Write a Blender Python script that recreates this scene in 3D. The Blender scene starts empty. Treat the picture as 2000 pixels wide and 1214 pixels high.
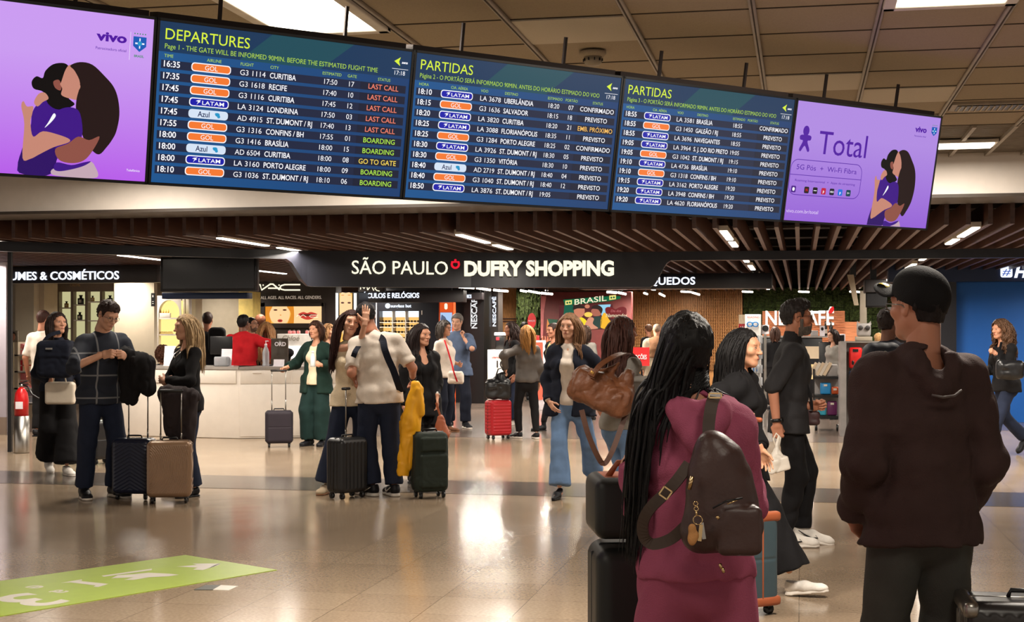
import bpy, bmesh, math, random
import numpy as np
from mathutils import Vector, Matrix

sc = bpy.context.scene
PI = math.pi
rnd = random.Random(11)

# ---------------------------------------------------------------- camera
F, CX, HY, CZ = 2773.0, 1000.0, 647.0, 1.52      # focal length, principal column, eye-level row (in 2000x1214 pixels), eye height
YAW = math.radians(11.5)
CA, SA = math.cos(YAW), math.sin(YAW)
cam = bpy.data.cameras.new('camera')
cam.sensor_width = 36.0
cam.lens = F / 2000 * 36
cam.shift_y = (HY - 607) / 2000
cam.clip_end = 200
camo = bpy.data.objects.new('camera', cam)
sc.collection.objects.link(camo)
camo.location = (0, 0, CZ)
camo.rotation_euler = (PI / 2, 0, YAW)
sc.camera = camo

# ---------------------------------------------------------------- world, exposure
wd = bpy.data.worlds.new('world')
sc.world = wd
wd.use_nodes = True
wd.node_tree.nodes['Background'].inputs[0].default_value = (1.0, 0.88, 0.77, 1)
wd.node_tree.nodes['Background'].inputs[1].default_value = 0.85
sc.view_settings.view_transform = 'Standard'
sc.view_settings.look = 'None'
sc.view_settings.gamma = 1
sc.view_settings.use_curve_mapping = False
sc.view_settings.exposure = 0.0
sc.cycles.use_denoising = True
sc.cycles.max_bounces = 6
sc.cycles.diffuse_bounces = 3
sc.cycles.glossy_bounces = 3
sc.cycles.transparent_max_bounces = 6
sc.cycles.sample_clamp_indirect = 4.0
sc.cycles.caustics_reflective = False
sc.cycles.caustics_refractive = False


def W(px, py, d):
    x = (px - CX) / F * d
    return Vector((x * CA - d * SA, x * SA + d * CA, CZ + (HY - py) / F * d))


def G(px, py, z=0.0):
    return W(px, py, F * (CZ - z) / (py - HY))


def AtY(px, py, Y):
    xp = (px - CX) / F
    return W(px, py, Y / (xp * SA + CA))


def AtZ(px, py, z):
    return W(px, py, F * (z - CZ) / (HY - py))


# ---------------------------------------------------------------- materials
def lin(c):
    if isinstance(c, str):
        c = tuple(int(c[i:i + 2], 16) for i in (0, 2, 4))
    r = []
    for v in c[:3]:
        v = v / 255.0
        r.append(v / 12.92 if v <= 0.04045 else ((v + 0.055) / 1.055) ** 2.4)
    return (r[0], r[1], r[2], 1.0)


MATS = {}


def pm(name, col, rough=0.6, metal=0.0, var=0.12, scale=8.0, bump=0.0, bscale=60.0, spec=0.5, coat=0.0, alpha=None, trans=0.0, sheen=0.0, ior=1.45, aniso=None):
    """procedural surface: colour varied by noise, optional noise bump"""
    if name in MATS:
        return MATS[name]
    m = bpy.data.materials.new(name)
    m.use_nodes = True
    nt = m.node_tree
    b = nt.nodes['Principled BSDF']
    b.inputs['Roughness'].default_value = rough
    b.inputs['Metallic'].default_value = metal
    b.inputs['Specular IOR Level'].default_value = spec
    b.inputs['Coat Weight'].default_value = coat
    b.inputs['Coat Roughness'].default_value = 0.08
    b.inputs['Transmission Weight'].default_value = trans
    b.inputs['Sheen Weight'].default_value = sheen
    b.inputs['IOR'].default_value = ior
    if alpha is not None:
        b.inputs['Alpha'].default_value = alpha
    c = lin(col)
    tc = nt.nodes.new('ShaderNodeTexCoord')
    src = tc.outputs['Object']
    if aniso:
        mp = nt.nodes.new('ShaderNodeMapping')
        mp.inputs['Scale'].default_value = aniso
        nt.links.new(src, mp.inputs['Vector'])
        src = mp.outputs['Vector']
    nz = nt.nodes.new('ShaderNodeTexNoise')
    nz.inputs['Scale'].default_value = scale
    nz.inputs['Detail'].default_value = 4
    nt.links.new(src, nz.inputs['Vector'])
    rp = nt.nodes.new('ShaderNodeValToRGB')
    rp.color_ramp.elements[0].position = 0.3
    rp.color_ramp.elements[1].position = 0.7
    rp.color_ramp.elements[0].color = tuple(max(0, x * (1 - var)) for x in c[:3]) + (1,)
    rp.color_ramp.elements[1].color = tuple(min(1, x * (1 + var)) for x in c[:3]) + (1,)
    nt.links.new(nz.outputs['Fac'], rp.inputs['Fac'])
    nt.links.new(rp.outputs['Color'], b.inputs['Base Color'])
    if bump > 0:
        n2 = nt.nodes.new('ShaderNodeTexNoise')
        n2.inputs['Scale'].default_value = bscale
        n2.inputs['Detail'].default_value = 3
        nt.links.new(src, n2.inputs['Vector'])
        bp = nt.nodes.new('ShaderNodeBump')
        bp.inputs['Strength'].default_value = bump
        bp.inputs['Distance'].default_value = 0.01
        nt.links.new(n2.outputs['Fac'], bp.inputs['Height'])
        nt.links.new(bp.outputs['Normal'], b.inputs['Normal'])
    MATS[name] = m
    return m


def em(name, col, strength=1.0, grad=None, gaxis=2, glo=0.0, ghi=1.0, gloss=False):
    """something that gives off light: a screen, a lamp, a backlit sign"""
    if name in MATS:
        return MATS[name]
    m = bpy.data.materials.new(name)
    m.use_nodes = True
    nt = m.node_tree
    b = nt.nodes['Principled BSDF']
    b.inputs['Base Color'].default_value = (0.01, 0.01, 0.01, 1)
    b.inputs['Roughness'].default_value = 0.25 if gloss else 0.5
    b.inputs['Specular IOR Level'].default_value = 0.3 if gloss else 0.1
    b.inputs['Emission Color'].default_value = lin(col)
    b.inputs['Emission Strength'].default_value = strength
    if grad:
        tc = nt.nodes.new('ShaderNodeTexCoord')
        sx = nt.nodes.new('ShaderNodeSeparateXYZ')
        nt.links.new(tc.outputs['Object'], sx.inputs[0])
        mr = nt.nodes.new('ShaderNodeMapRange')
        mr.inputs['From Min'].default_value = glo
        mr.inputs['From Max'].default_value = ghi
        nt.links.new(sx.outputs[gaxis], mr.inputs['Value'])
        rp = nt.nodes.new('ShaderNodeValToRGB')
        rp.color_ramp.elements[0].color = lin(col)
        rp.color_ramp.elements[1].color = lin(grad)
        nt.links.new(mr.outputs[0], rp.inputs['Fac'])
        nt.links.new(rp.outputs['Color'], b.inputs['Emission Color'])
    MATS[name] = m
    return m


# ---------------------------------------------------------------- scene graph
def mw(o):
    M = o.matrix_basis.copy()
    while o.parent is not None:
        o = o.parent
        M = o.matrix_basis @ M
    return M


def tag(o, label=None, cat=None, group=None, kind=None):
    if label:
        o['label'] = label
    if cat:
        o['category'] = cat
    if group:
        o['group'] = group
    if kind:
        o['kind'] = kind
    return o


def thing(name, label, cat, loc=(0, 0, 0), rz=0.0, group=None, kind=None):
    o = bpy.data.objects.new(name, None)
    o.empty_display_size = 0.1
    sc.collection.objects.link(o)
    o.location = loc
    o.rotation_euler = (0, 0, rz)
    return tag(o, label, cat, group, kind)


def copy_tree(o, parent=None):
    c = o.copy()
    sc.collection.objects.link(c)
    if parent is not None:
        c.parent = parent
    for ch in list(o.children):
        copy_tree(ch, c)
    return c


class MB:
    """collects shapes and links them as ONE mesh object"""

    def __init__(s):
        s.v, s.f, s.m, s.sm, s.mats = [], [], [], [], []

    def mi(s, mat):
        if mat not in s.mats:
            s.mats.append(mat)
        return s.mats.index(mat)

    def add(s, vs, fs, mat, smooth=False):
        n = len(s.v)
        k = s.mi(mat)
        s.v.extend([tuple(float(c) for c in p) for p in vs])
        for f in fs:
            s.f.append(tuple(int(i) + n for i in f))
            s.m.append(k)
            s.sm.append(smooth)
        return s

    def box(s, c, size, mat, M=None, bev=0.0, seg=2, smooth=None):
        hx, hy, hz = size[0] / 2, size[1] / 2, size[2] / 2
        if bev <= 0:
            vs = [(x, y, z) for x in (-hx, hx) for y in (-hy, hy) for z in (-hz, hz)]
            fs = [(0, 1, 3, 2), (4, 6, 7, 5), (0, 4, 5, 1), (2, 3, 7, 6), (0, 2, 6, 4), (1, 5, 7, 3)]
        else:
            bm = bmesh.new()
            bmesh.ops.create_cube(bm, size=1)
            bmesh.ops.scale(bm, vec=(size[0], size[1], size[2]), verts=bm.verts)
            bmesh.ops.bevel(bm, geom=list(bm.edges), offset=min(bev, hx * .98, hy * .98, hz * .98), segments=seg, profile=0.5, affect='EDGES')
            bm.verts.index_update()
            vs = [v.co.copy() for v in bm.verts]
            fs = [[v.index for v in f.verts] for f in bm.faces]
            bm.free()
        c = Vector(c)
        if M is not None:
            vs = [c + M @ Vector(p) for p in vs]
        else:
            vs = [c + Vector(p) for p in vs]
        return s.add(vs, fs, mat, bev > 0 if smooth is None else smooth)

    def tube(s, pts, rad, mat, n=8, cap=True, closed=False):
        pts = [Vector(p) for p in pts]
        k = len(pts)
        rs = rad if isinstance(rad, (list, tuple)) else [rad] * k
        ref = None
        vs, fs = [], []
        for i, p in enumerate(pts):
            if closed:
                t = pts[(i + 1) % k] - pts[i - 1]
            else:
                t = pts[min(i + 1, k - 1)] - pts[max(i - 1, 0)]
            if t.length < 1e-9:
                t = Vector((0, 0, 1))
            t.normalize()
            if ref is None:
                ref = Vector((1, 0, 0)) if abs(t.x) < 0.9 else Vector((0, 1, 0))
            a = (ref - t * ref.dot(t)).normalized()
            ref = a
            b = t.cross(a)
            r = rs[i]
            ra, rb = r if isinstance(r, tuple) else (r, r)
            for j in range(n):
                w = 2 * PI * j / n
                vs.append(p + a * (math.cos(w) * ra) + b * (math.sin(w) * rb))
        rng = range(k) if closed else range(k - 1)
        for i in rng:
            i2 = (i + 1) % k
            for j in range(n):
                j2 = (j + 1) % n
                fs.append((i * n + j, i * n + j2, i2 * n + j2, i2 * n + j))
        if cap and not closed:
            fs.append(tuple(range(n))[::-1])
            fs.append(tuple((k - 1) * n + j for j in range(n)))
        return s.add(vs, fs, mat, True)

    def lathe(s, prof, c, mat, n=20, M=None, smooth=True):
        c = Vector(c)
        vs, fs = [], []
        for r, z in prof:
            for j in range(n):
                w = 2 * PI * j / n
                p = Vector((r * math.cos(w), r * math.sin(w), z))
                vs.append(c + (M @ p if M is not None else p))
        for i in range(len(prof) - 1):
            for j in range(n):
                j2 = (j + 1) % n
                fs.append((i * n + j, i * n + j2, (i + 1) * n + j2, (i + 1) * n + j))
        fs.append(tuple(range(n))[::-1])
        fs.append(tuple((len(prof) - 1) * n + j for j in range(n)))
        return s.add(vs, fs, mat, smooth)

    def prism(s, poly, O, U, V, thick, mat):
        """polygon in the plane O + u U + v V, pushed back by thick along V x U"""
        U, V, O = Vector(U), Vector(V), Vector(O)
        N = U.cross(V).normalized()
        n = len(poly)
        vs = [O + U * p[0] + V * p[1] for p in poly]
        if thick:
            vs += [q - N * thick for q in vs]
        fs = [tuple(range(n))]
        if thick:
            fs.append(tuple(range(n, 2 * n))[::-1])
            fs += [(i, i + n, (i + 1) % n + n, (i + 1) % n) for i in range(n)]
        return s.add(vs, fs, mat)

    def ball(s, c, r, mat, n=12, M=None):
        rx, ry, rz = r if isinstance(r, (tuple, list)) else (r, r, r)
        c = Vector(c)
        h = max(4, n // 2)
        vs, fs = [], []
        for i in range(h + 1):
            a = PI * i / h
            for j in range(n):
                w = 2 * PI * j / n
                p = Vector((rx * math.sin(a) * math.cos(w), ry * math.sin(a) * math.sin(w), -rz * math.cos(a)))
                vs.append(c + (M @ p if M is not None else p))
        for i in range(h):
            for j in range(n):
                j2 = (j + 1) % n
                fs.append((i * n + j, i * n + j2, (i + 1) * n + j2, (i + 1) * n + j))
        return s.add(vs, fs, mat, True)

    def obj(s, name, parent=None, world=False, origin=None, label=None, sharp=None):
        """world: the points are world points (turned into the parent's frame)"""
        me = bpy.data.meshes.new(name)
        vs = s.v
        loc = None
        if world and parent is not None:
            Mi = mw(parent).inverted()
            vs = [Mi @ Vector(p) for p in vs]
        elif parent is None:
            if origin is None:
                a = np.array(vs)
                lo, hi = a.min(0), a.max(0)
                origin = ((lo[0] + hi[0]) / 2, (lo[1] + hi[1]) / 2, lo[2])
            loc = Vector(origin)
            vs = [Vector(p) - loc for p in vs]
        me.from_pydata(vs, [], s.f)
        for m in s.mats:
            me.materials.append(m)
        me.polygons.foreach_set('material_index', s.m)
        me.polygons.foreach_set('use_smooth', s.sm)
        me.update()
        if sharp:
            me.set_sharp_from_angle(angle=math.radians(sharp))
        o = bpy.data.objects.new(name, me)
        sc.collection.objects.link(o)
        if parent is not None:
            o.parent = parent
        if loc is not None:
            o.location = loc
        if label:
            o['label'] = label
        return o


def struct(mb, name, **k):
    o = mb.obj(name, **k)
    o['kind'] = 'structure'
    return o


def Rz(a):
    return Matrix.Rotation(a, 3, 'Z')


# ---------------------------------------------------------------- lettering
_TX = {}


def txt2d(s, bold=0.0, shear=0.0, space=1.0):
    """the outline of a line of writing, cap height 1, starting at x = 0: points, faces, width"""
    key = (s, bold, shear, space)
    if key not in _TX:
        cu = bpy.data.curves.new('writing', 'FONT')
        cu.body = s
        cu.size = 1.0
        cu.offset = bold
        cu.shear = shear
        cu.space_character = space
        cu.resolution_u = 3
        o = bpy.data.objects.new('writing', cu)
        me = bpy.data.meshes.new_from_object(o)
        n = len(me.vertices)
        a = np.empty(n * 3)
        me.vertices.foreach_get('co', a)
        a = a.reshape(-1, 3)[:, :2]
        fs = [tuple(p.vertices) for p in me.polygons]
        bpy.data.objects.remove(o)
        bpy.data.curves.remove(cu)
        bpy.data.meshes.remove(me)
        _TX[key] = (a, fs)
    return _TX[key]


_CAP = None


def put_text(mb, s, O, U, V, cap, mat, align='L', bold=0.0, shear=0.0, fit=None, thick=0.0, space=1.0, xs=1.0):
    """write s with its baseline through O along U, up V; cap = height of a capital in metres; fit = width in metres"""
    global _CAP
    if _CAP is None:
        a, _ = txt2d('H')
        _CAP = a[:, 1].max() - a[:, 1].min()
    a, fs = txt2d(s, bold, shear, space)
    if len(a) == 0:
        return 0
    k = cap / _CAP
    x0, x1 = a[:, 0].min(), a[:, 0].max()
    kx = k * xs if fit is None else fit / (x1 - x0)
    w = (x1 - x0) * kx
    off = {'L': 0.0, 'C': -w / 2, 'R': -w}[align]
    U, V, O = Vector(U), Vector(V), Vector(O)
    vs = [O + U * ((p[0] - x0) * kx + off) + V * (p[1] * k) for p in a]
    if thick:
        N = U.cross(V).normalized()
        n = len(vs)
        edges = {}
        for f in fs:
            for i in range(len(f)):
                e = (f[i], f[(i + 1) % len(f)])
                edges[e] = edges.get(e, 0) + 1
        rim = [e for e in edges if (e[1], e[0]) not in edges]
        vs2 = vs + [q - N * thick for q in vs]
        f2 = list(fs) + [(e[0], e[0] + n, e[1] + n, e[1]) for e in rim]
        mb.add(vs2, f2, mat)
    else:
        mb.add(vs, fs, mat)
    return w


def rrect(u0, v0, u1, v1, r, n=4):
    out = []
    for (cx, cy, a0) in ((u1 - r, v1 - r, 0), (u0 + r, v1 - r, 90), (u0 + r, v0 + r, 180), (u1 - r, v0 + r, 270)):
        for i in range(n + 1):
            w = math.radians(a0 + 90 * i / n)
            out.append((cx + r * math.cos(w), cy + r * math.sin(w)))
    return out


def ellp(cx, cy, rx, ry, n=20):
    return [(cx + rx * math.cos(2 * PI * i / n), cy + ry * math.sin(2 * PI * i / n)) for i in range(n)]
# ================================================================ materials of the place
def floor_mat():
    m = bpy.data.materials.new('polished granite tiles')
    m.use_nodes = True
    nt = m.node_tree
    b = nt.nodes['Principled BSDF']
    L = nt.links.new
    tc = nt.nodes.new('ShaderNodeTexCoord')
    n1 = nt.nodes.new('ShaderNodeTexNoise'); n1.inputs['Scale'].default_value = 55; n1.inputs['Detail'].default_value = 6
    n2 = nt.nodes.new('ShaderNodeTexNoise'); n2.inputs['Scale'].default_value = 0.9; n2.inputs['Detail'].default_value = 3
    br = nt.nodes.new('ShaderNodeTexBrick')
    br.offset = 0.0
    br.inputs['Scale'].default_value = 1.0
    br.inputs['Brick Width'].default_value = 0.5
    br.inputs['Row Height'].default_value = 0.5
    br.inputs['Mortar Size'].default_value = 0.0022
    br.inputs['Mortar Smooth'].default_value = 0.2
    br.inputs['Color1'].default_value = lin((146, 128, 108))
    br.inputs['Color2'].default_value = lin((156, 138, 117))
    br.inputs['Mortar'].default_value = lin((96, 82, 66))
    mp = nt.nodes.new('ShaderNodeMapping'); mp.inputs['Location'].default_value = (0.01, 0.1, 0)
    L(tc.outputs['Object'], mp.inputs[0])
    L(mp.outputs[0], br.inputs['Vector'])
    L(tc.outputs['Object'], n1.inputs['Vector']); L(tc.outputs['Object'], n2.inputs['Vector'])
    r1 = nt.nodes.new('ShaderNodeValToRGB')
    r1.color_ramp.elements[0].position = 0.35; r1.color_ramp.elements[1].position = 0.68
    r1.color_ramp.elements[0].color = (0.74, 0.72, 0.70, 1); r1.color_ramp.elements[1].color = (1.12, 1.1, 1.08, 1)
    L(n1.outputs['Fac'], r1.inputs['Fac'])
    mx = nt.nodes.new('ShaderNodeMix'); mx.data_type = 'RGBA'; mx.blend_type = 'MULTIPLY'; mx.inputs[0].default_value = 0.75
    L(br.outputs['Color'], mx.inputs[6]); L(r1.outputs['Color'], mx.inputs[7])
    L(mx.outputs[2], b.inputs['Base Color'])
    r2 = nt.nodes.new('ShaderNodeMapRange')
    r2.inputs['To Min'].default_value = 0.10; r2.inputs['To Max'].default_value = 0.22
    L(n2.outputs['Fac'], r2.inputs['Value'])
    L(r2.outputs[0], b.inputs['Roughness'])
    n3 = nt.nodes.new('ShaderNodeTexNoise'); n3.inputs['Scale'].default_value = 1.6; n3.inputs['Detail'].default_value = 2
    L(tc.outputs['Object'], n3.inputs['Vector'])
    bp = nt.nodes.new('ShaderNodeBump'); bp.inputs['Strength'].default_value = 0.03; bp.inputs['Distance'].default_value = 0.05
    L(n3.outputs['Fac'], bp.inputs['Height']); L(bp.outputs['Normal'], b.inputs['Normal'])
    b.inputs['Specular IOR Level'].default_value = 0.55
    return m


M_FLOOR = floor_mat()
M_BAND = pm('dark granite', (84, 76, 70), rough=0.16, scale=50, var=0.3)
M_SHOPFLOOR = pm('grey shop floor', (96, 84, 76), rough=0.2, scale=20, var=0.15)
M_TILE = pm('ceiling tile', (166, 152, 132), rough=0.9, scale=140, var=0.08, bump=0.08, bscale=200)
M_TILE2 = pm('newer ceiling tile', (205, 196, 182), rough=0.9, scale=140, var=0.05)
M_TBAR = pm('painted runner', (158, 146, 130), rough=0.5)
M_GAP = pm('tile joint', (70, 60, 50), rough=0.9)
M_WHITE = pm('white plaster', (226, 218, 210), rough=0.7, var=0.03)
M_SOFF = pm('white soffit', (232, 222, 212), rough=0.6, var=0.03)
M_BLACK = pm('black plastic', (14, 14, 16), rough=0.35)
M_DARK = pm('dark fascia', (24, 25, 32), rough=0.35, var=0.1, scale=2)
M_VOID = pm('dark ceiling void', (34, 24, 20), rough=0.9)
M_WOODB = pm('dark wood baffle', (78, 52, 42), rough=0.45, var=0.3, scale=3, aniso=(8, 1, 8))
M_STEEL = pm('brushed steel', (170, 166, 160), rough=0.3, metal=1.0)
M_CHROME = pm('chrome', (210, 208, 205), rough=0.12, metal=1.0)
M_CREAM = pm('cream wall', (206, 192, 168), rough=0.7, var=0.03)
M_BEIGE = pm('beige pilaster', (206, 186, 158), rough=0.6, var=0.04)
M_TAUPE = pm('taupe laminate', (128, 112, 100), rough=0.6, var=0.05)
M_GREYWALL = pm('warm grey wall', (150, 140, 124), rough=0.7, var=0.05)
M_NAVY = pm('navy fascia', (14, 34, 70), rough=0.4, var=0.1, scale=2)
M_BLUE = pm('blue painted wall', (14, 92, 178), rough=0.55, var=0.06, scale=2)
M_COUNTER = pm('white laminate', (222, 214, 204), rough=0.35, var=0.03)
M_COUNTERTOP = pm('grey stone top', (150, 144, 138), rough=0.3)
M_WOODW = pm('bamboo panel', (176, 124, 72), rough=0.5, var=0.35, scale=6, aniso=(14, 14, 1.5))
M_BRICK = pm('thin brick', (186, 116, 76), rough=0.7, var=0.3, scale=4, aniso=(1, 1, 14))
M_MOSS = pm('moss', (52, 64, 24), rough=0.95, var=0.6, scale=22, bump=0.8, bscale=50)
M_BURG = pm('burgundy panel', (110, 44, 42), rough=0.5)

# ================================================================ floor
mb = MB(); mb.box((0, 18, -0.05), (60, 56, 0.1), M_FLOOR); struct(mb, 'floor', origin=(0, 0, 0))
mb = MB(); mb.box((0, 13.5, 0.0012), (40, 1.15, 0.0024), M_BAND); struct(mb, 'floor_band', origin=(0, 13.5, 0))
mb = MB()
mb.prism([(-30, 19.4), (0.6, 19.9), (2.2, 22.8), (30, 23.2), (30, 45), (-30, 45)], (0, 0, 0.0025), (1, 0, 0), (0, 1, 0), 0.003, M_SHOPFLOOR)
struct(mb, 'floor_shop', origin=(0, 25, 0))

# ================================================================ front ceiling with its grid
CEIL = 3.12
XR = [-0.235 + 0.625 * k for k in range(-14, 18)]
YR = [7.18 + 0.625 * k for k in range(-18, 8)]        # the last joint at 11.555
mb = MB(); mb.box((0.5, 2.9, CEIL + 0.06), (30, 17.4, 0.1), M_TILE)
newer_or_lit = [(-2, 0), (0, 3), (1, 4)]  # last tile is coloured paler to stand in for screen light on it
for (i, j) in newer_or_lit:
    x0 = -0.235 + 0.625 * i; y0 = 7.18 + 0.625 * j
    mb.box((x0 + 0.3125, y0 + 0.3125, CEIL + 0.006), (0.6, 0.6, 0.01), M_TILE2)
struct(mb, 'ceiling', origin=(0, 3, CEIL))
mb = MB()
for x in XR:
    mb.box((x, 2.9, CEIL - 0.001), (0.034, 17.4, 0.022), M_TBAR, bev=0.004, seg=1)
    mb.box((x, 2.9, CEIL - 0.0125), (0.008, 17.4, 0.004), M_GAP)
for y in YR:
    mb.box((0.5, y, CEIL + 0.009), (30, 0.012, 0.006), M_GAP)
struct(mb, 'ceiling_grid', origin=(0, 3, CEIL))

# metal grille ceiling just in front of the soffit
mb = MB()
mb.box((0.5, 12.5, CEIL + 0.12), (30, 1.9, 0.02), M_VOID)
M_GRILLE = pm('painted grille', (150, 138, 122), rough=0.5)
for k in range(-24, 28):
    mb.box((-0.235 + 0.3125 * k, 12.5, CEIL + 0.01), (0.03, 1.9, 0.05), M_GRILLE)
for k in range(32):
    mb.box((0.5, 11.62 + 0.058 * k, CEIL + 0.03), (30, 0.016, 0.03), M_GRILLE)
struct(mb, 'ceiling_grille', origin=(0, 12.5, CEIL))

# ================================================================ white soffit beam between the two ceilings
mb = MB(); mb.box((0.5, 13.78, 3.1), (30, 0.66, 0.68), M_SOFF); struct(mb, 'beam', origin=(0, 13.8, 2.76))
mb = MB(); mb.box((0.5, 13.78, 2.752), (30, 0.70, 0.03), pm('soffit edge', (70, 60, 52), rough=0.5)); struct(mb, 'beam_trim', origin=(0, 13.8, 2.74))

# ================================================================ ceiling of wooden baffles over the shops
mb = MB(); mb.box((-2, 27, 3.75), (34, 27, 0.1), M_VOID); struct(mb, 'ceiling_upper', origin=(-2, 27, 3.7))
mb = MB()
for k in range(9):
    mb.box((-2, 15.0 + 2.3 * k, 3.0), (34, 0.12, 0.1), M_VOID)
    mb.box((-2, 15.9 + 2.3 * k, 3.25), (34, 0.3, 0.22), pm('duct', (92, 80, 70), rough=0.5))
struct(mb, 'ceiling_ducts', origin=(-2, 27, 3))
mb = MB(); mb.box((0, 11.55, 0.115), (0.042, 23.1, 0.23), M_WOODB)
baf = struct(mb, 'ceiling_baffle', origin=(0, 0, 0))
baf.location = (-0.235 - 0.2 * 58, 14.12, 2.54)
for k in range(-57, 56):
    c = baf.copy(); sc.collection.objects.link(c)
    c.location = (-0.235 + 0.2 * k, 14.12, 2.54)

# walls that close the shops behind and at the sides
mb = MB(); mb.box((-2, 38.2, 1.9), (36, 0.2, 3.8), M_TAUPE); struct(mb, 'wall_back')
mb = MB(); mb.box((-16, 26, 1.9), (0.2, 24, 3.8), M_CREAM); struct(mb, 'wall_left')
mb = MB(); mb.box((13, 26, 1.9), (0.2, 24, 3.8), M_NAVY); struct(mb, 'wall_right')


def fb(mb, px0, py0, px1, py1, Y, depth, mat, bev=0.0):
    """a box whose front face stands on the plane Y and fills the given rectangle of the photograph"""
    a = AtY(px0, py0, Y); b = AtY(px1, py1, Y); c = AtY((px0 + px1) / 2, (py0 + py1) / 2, Y)
    d = Y / ((((px0 + px1) / 2 - CX) / F) * SA + CA)
    h = abs(py1 - py0) / F * d
    mb.box(((a.x + b.x) / 2, Y + depth / 2, c.z), (abs(b.x - a.x), depth, h), mat, bev=bev)
    return (a.x + b.x) / 2, c.z, abs(b.x - a.x), h


def fbf(mb, px0, py0, px1, Y, depth, mat, bev=0.0):
    """the same down to the floor"""
    a = AtY(px0, py0, Y); b = AtY(px1, py0, Y)
    z = AtY((px0 + px1) / 2, py0, Y).z
    mb.box(((a.x + b.x) / 2, Y + depth / 2, z / 2 + 0.004), (abs(b.x - a.x), depth, z), mat, bev=bev)


# white column at the left edge and the dark frame beside it
mb = MB()
a = AtY(12, 600, 19.0)
mb.box((a.x - 0.9, 19.0 + 0.06, 1.27), (1.8, 0.12, 2.54), pm('white column paint', (168, 160, 170), rough=0.6, var=0.03))
struct(mb, 'column')
mb = MB(); mb.box((a.x - 0.9, 18.985, 0.13), (1.83, 0.03, 0.26), M_TAUPE); struct(mb, 'baseboard_column')
mb = MB(); a = AtY(13, 600, 16.3); b = AtY(20, 600, 16.3)
mb.box(((a.x + b.x) / 2, 16.34, 1.27), (b.x - a.x, 0.04, 2.54), M_BLACK); struct(mb, 'trim_1')

# ================================================================ lamps in the ceilings
M_LAMP = em('lamp diffuser', (255, 246, 226), 7.0)
M_LED = em('led strip', (255, 242, 224), 7.0)
M_TRIMW = pm('white lamp trim', (220, 212, 200), rough=0.4)


def lamp(name, loc, size, power, parent, col=(1, 0.9, 0.78), spread=None):
    l = bpy.data.lights.new(name, 'AREA')
    l.shape = 'RECTANGLE'
    l.size, l.size_y = size
    l.energy = power
    l.color = col
    if spread:
        l.spread = math.radians(spread)
    o = bpy.data.objects.new(name, l)
    sc.collection.objects.link(o)
    o.parent = parent
    o.location = loc
    return o


def troffer(x0, x1, y0, y1, label, pw=180):
    t = thing('ceiling_light', label, 'ceiling light', ((x0 + x1) / 2, (y0 + y1) / 2, CEIL - 0.02), group=None)
    w, l = x1 - x0, y1 - y0
    m = MB()
    for (cx, cy, sx, sy) in ((-w / 2 + .03, 0, .06, l), (w / 2 - .03, 0, .06, l), (0, -l / 2 + .03, w, .06), (0, l / 2 - .03, w, .06)):
        m.box((cx, cy, 0.0), (sx, sy, 0.03), M_TRIMW, bev=0.006)
    m.obj('frame', t)
    m = MB(); m.box((0, 0, 0.006), (w - .1, l - .1, 0.01), M_LAMP); m.obj('diffuser', t)
    lamp('lamp_tube', (0, 0, -0.03), (w - .14, l - .14), pw, t)


troffer(-2.735, -2.11, 5.93, 7.18, 'large bright square ceiling light above the english departures screen')
troffer(0.39, 1.015, 5.93, 7.18, 'ceiling light at the top edge above the purple phone advert screen')




troffer(-2.735, -2.11, 1.55, 2.8, 'added unseen ceiling light nearer the viewer in the row of the bright one', 26)  # this and the next are added out of view to brighten nearby backs
troffer(0.39, 1.015, 1.55, 2.8, 'added unseen ceiling light over the woman in pink', 26)


def led(X, y0, y1, label, power, group, z=2.535):
    t = thing('strip_light', label, 'strip light', (X, (y0 + y1) / 2, z), group=group)
    m = MB(); m.box((0, 0, 0.03), (0.09, y1 - y0 + 0.04, 0.05), M_TRIMW); m.obj('housing', t)
    m = MB(); m.box((0, 0, 0.0), (0.07, y1 - y0, 0.014), M_LED); m.obj('tube', t)
    lamp('lamp_tube', (0, 0, -0.02), (0.07, y1 - y0), power, t, spread=160)


GB = 'strip lights in the wooden ceiling outside the shops'
LBL = 'bright white linear strip light between the dark wooden ceiling slats'
for X in (-8.9, -6.2, -3.52, -0.77, 1.68, 4.3):
    for (y0, y1) in ((14.5, 15.9), (16.3, 17.2)):
        if X == -8.9 and y0 > 16:
            continue
        led(X, y0, y1, LBL, 75, GB)
GI = 'strip lights in the wooden ceiling inside the shops'
LBI = 'slim white strip light in the slatted ceiling inside the duty free shop'
for X in (-11.6, -8.9, -6.2, -3.52, -0.77, 1.68, 4.3):
    for (y0, y1) in ((17.5, 18.9) if X < -8 else (19.6, 21.0), (22.2, 23.7), (25.2, 26.6), (28.0, 29.4), (30.6, 32.0), (33.4, 34.8)):
        led(X, y0, y1, LBI, 74, GI)

# strip panel light set in the grille ceiling at the right
for px, lb in ((1868, 'narrow bright panel light in the metal grille ceiling beside the purple screen'), (1240, 'added unseen panel light in the grille ceiling behind the third flight board'), (640, 'added unseen panel light in the grille ceiling behind the english departures board'), (60, 'added unseen panel light in the grille ceiling behind the large purple advert')):  # last three added unseen behind the boards to brighten the soffit
    t = thing('ceiling_light', lb, 'ceiling light', (AtZ(px, 283, CEIL - .03).x, 12.55, CEIL - .03))
    m = MB(); m.box((0, 0, 0.02), (0.66, 0.36, 0.03), M_TRIMW, bev=.005); m.obj('frame', t)
    m = MB(); m.box((0, 0, 0.0), (0.60, 0.30, 0.012), M_LAMP); m.obj('diffuser', t)
    lamp('lamp_tube', (0, 0, -0.03), (0.5, 0.25), 45, t)

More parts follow.
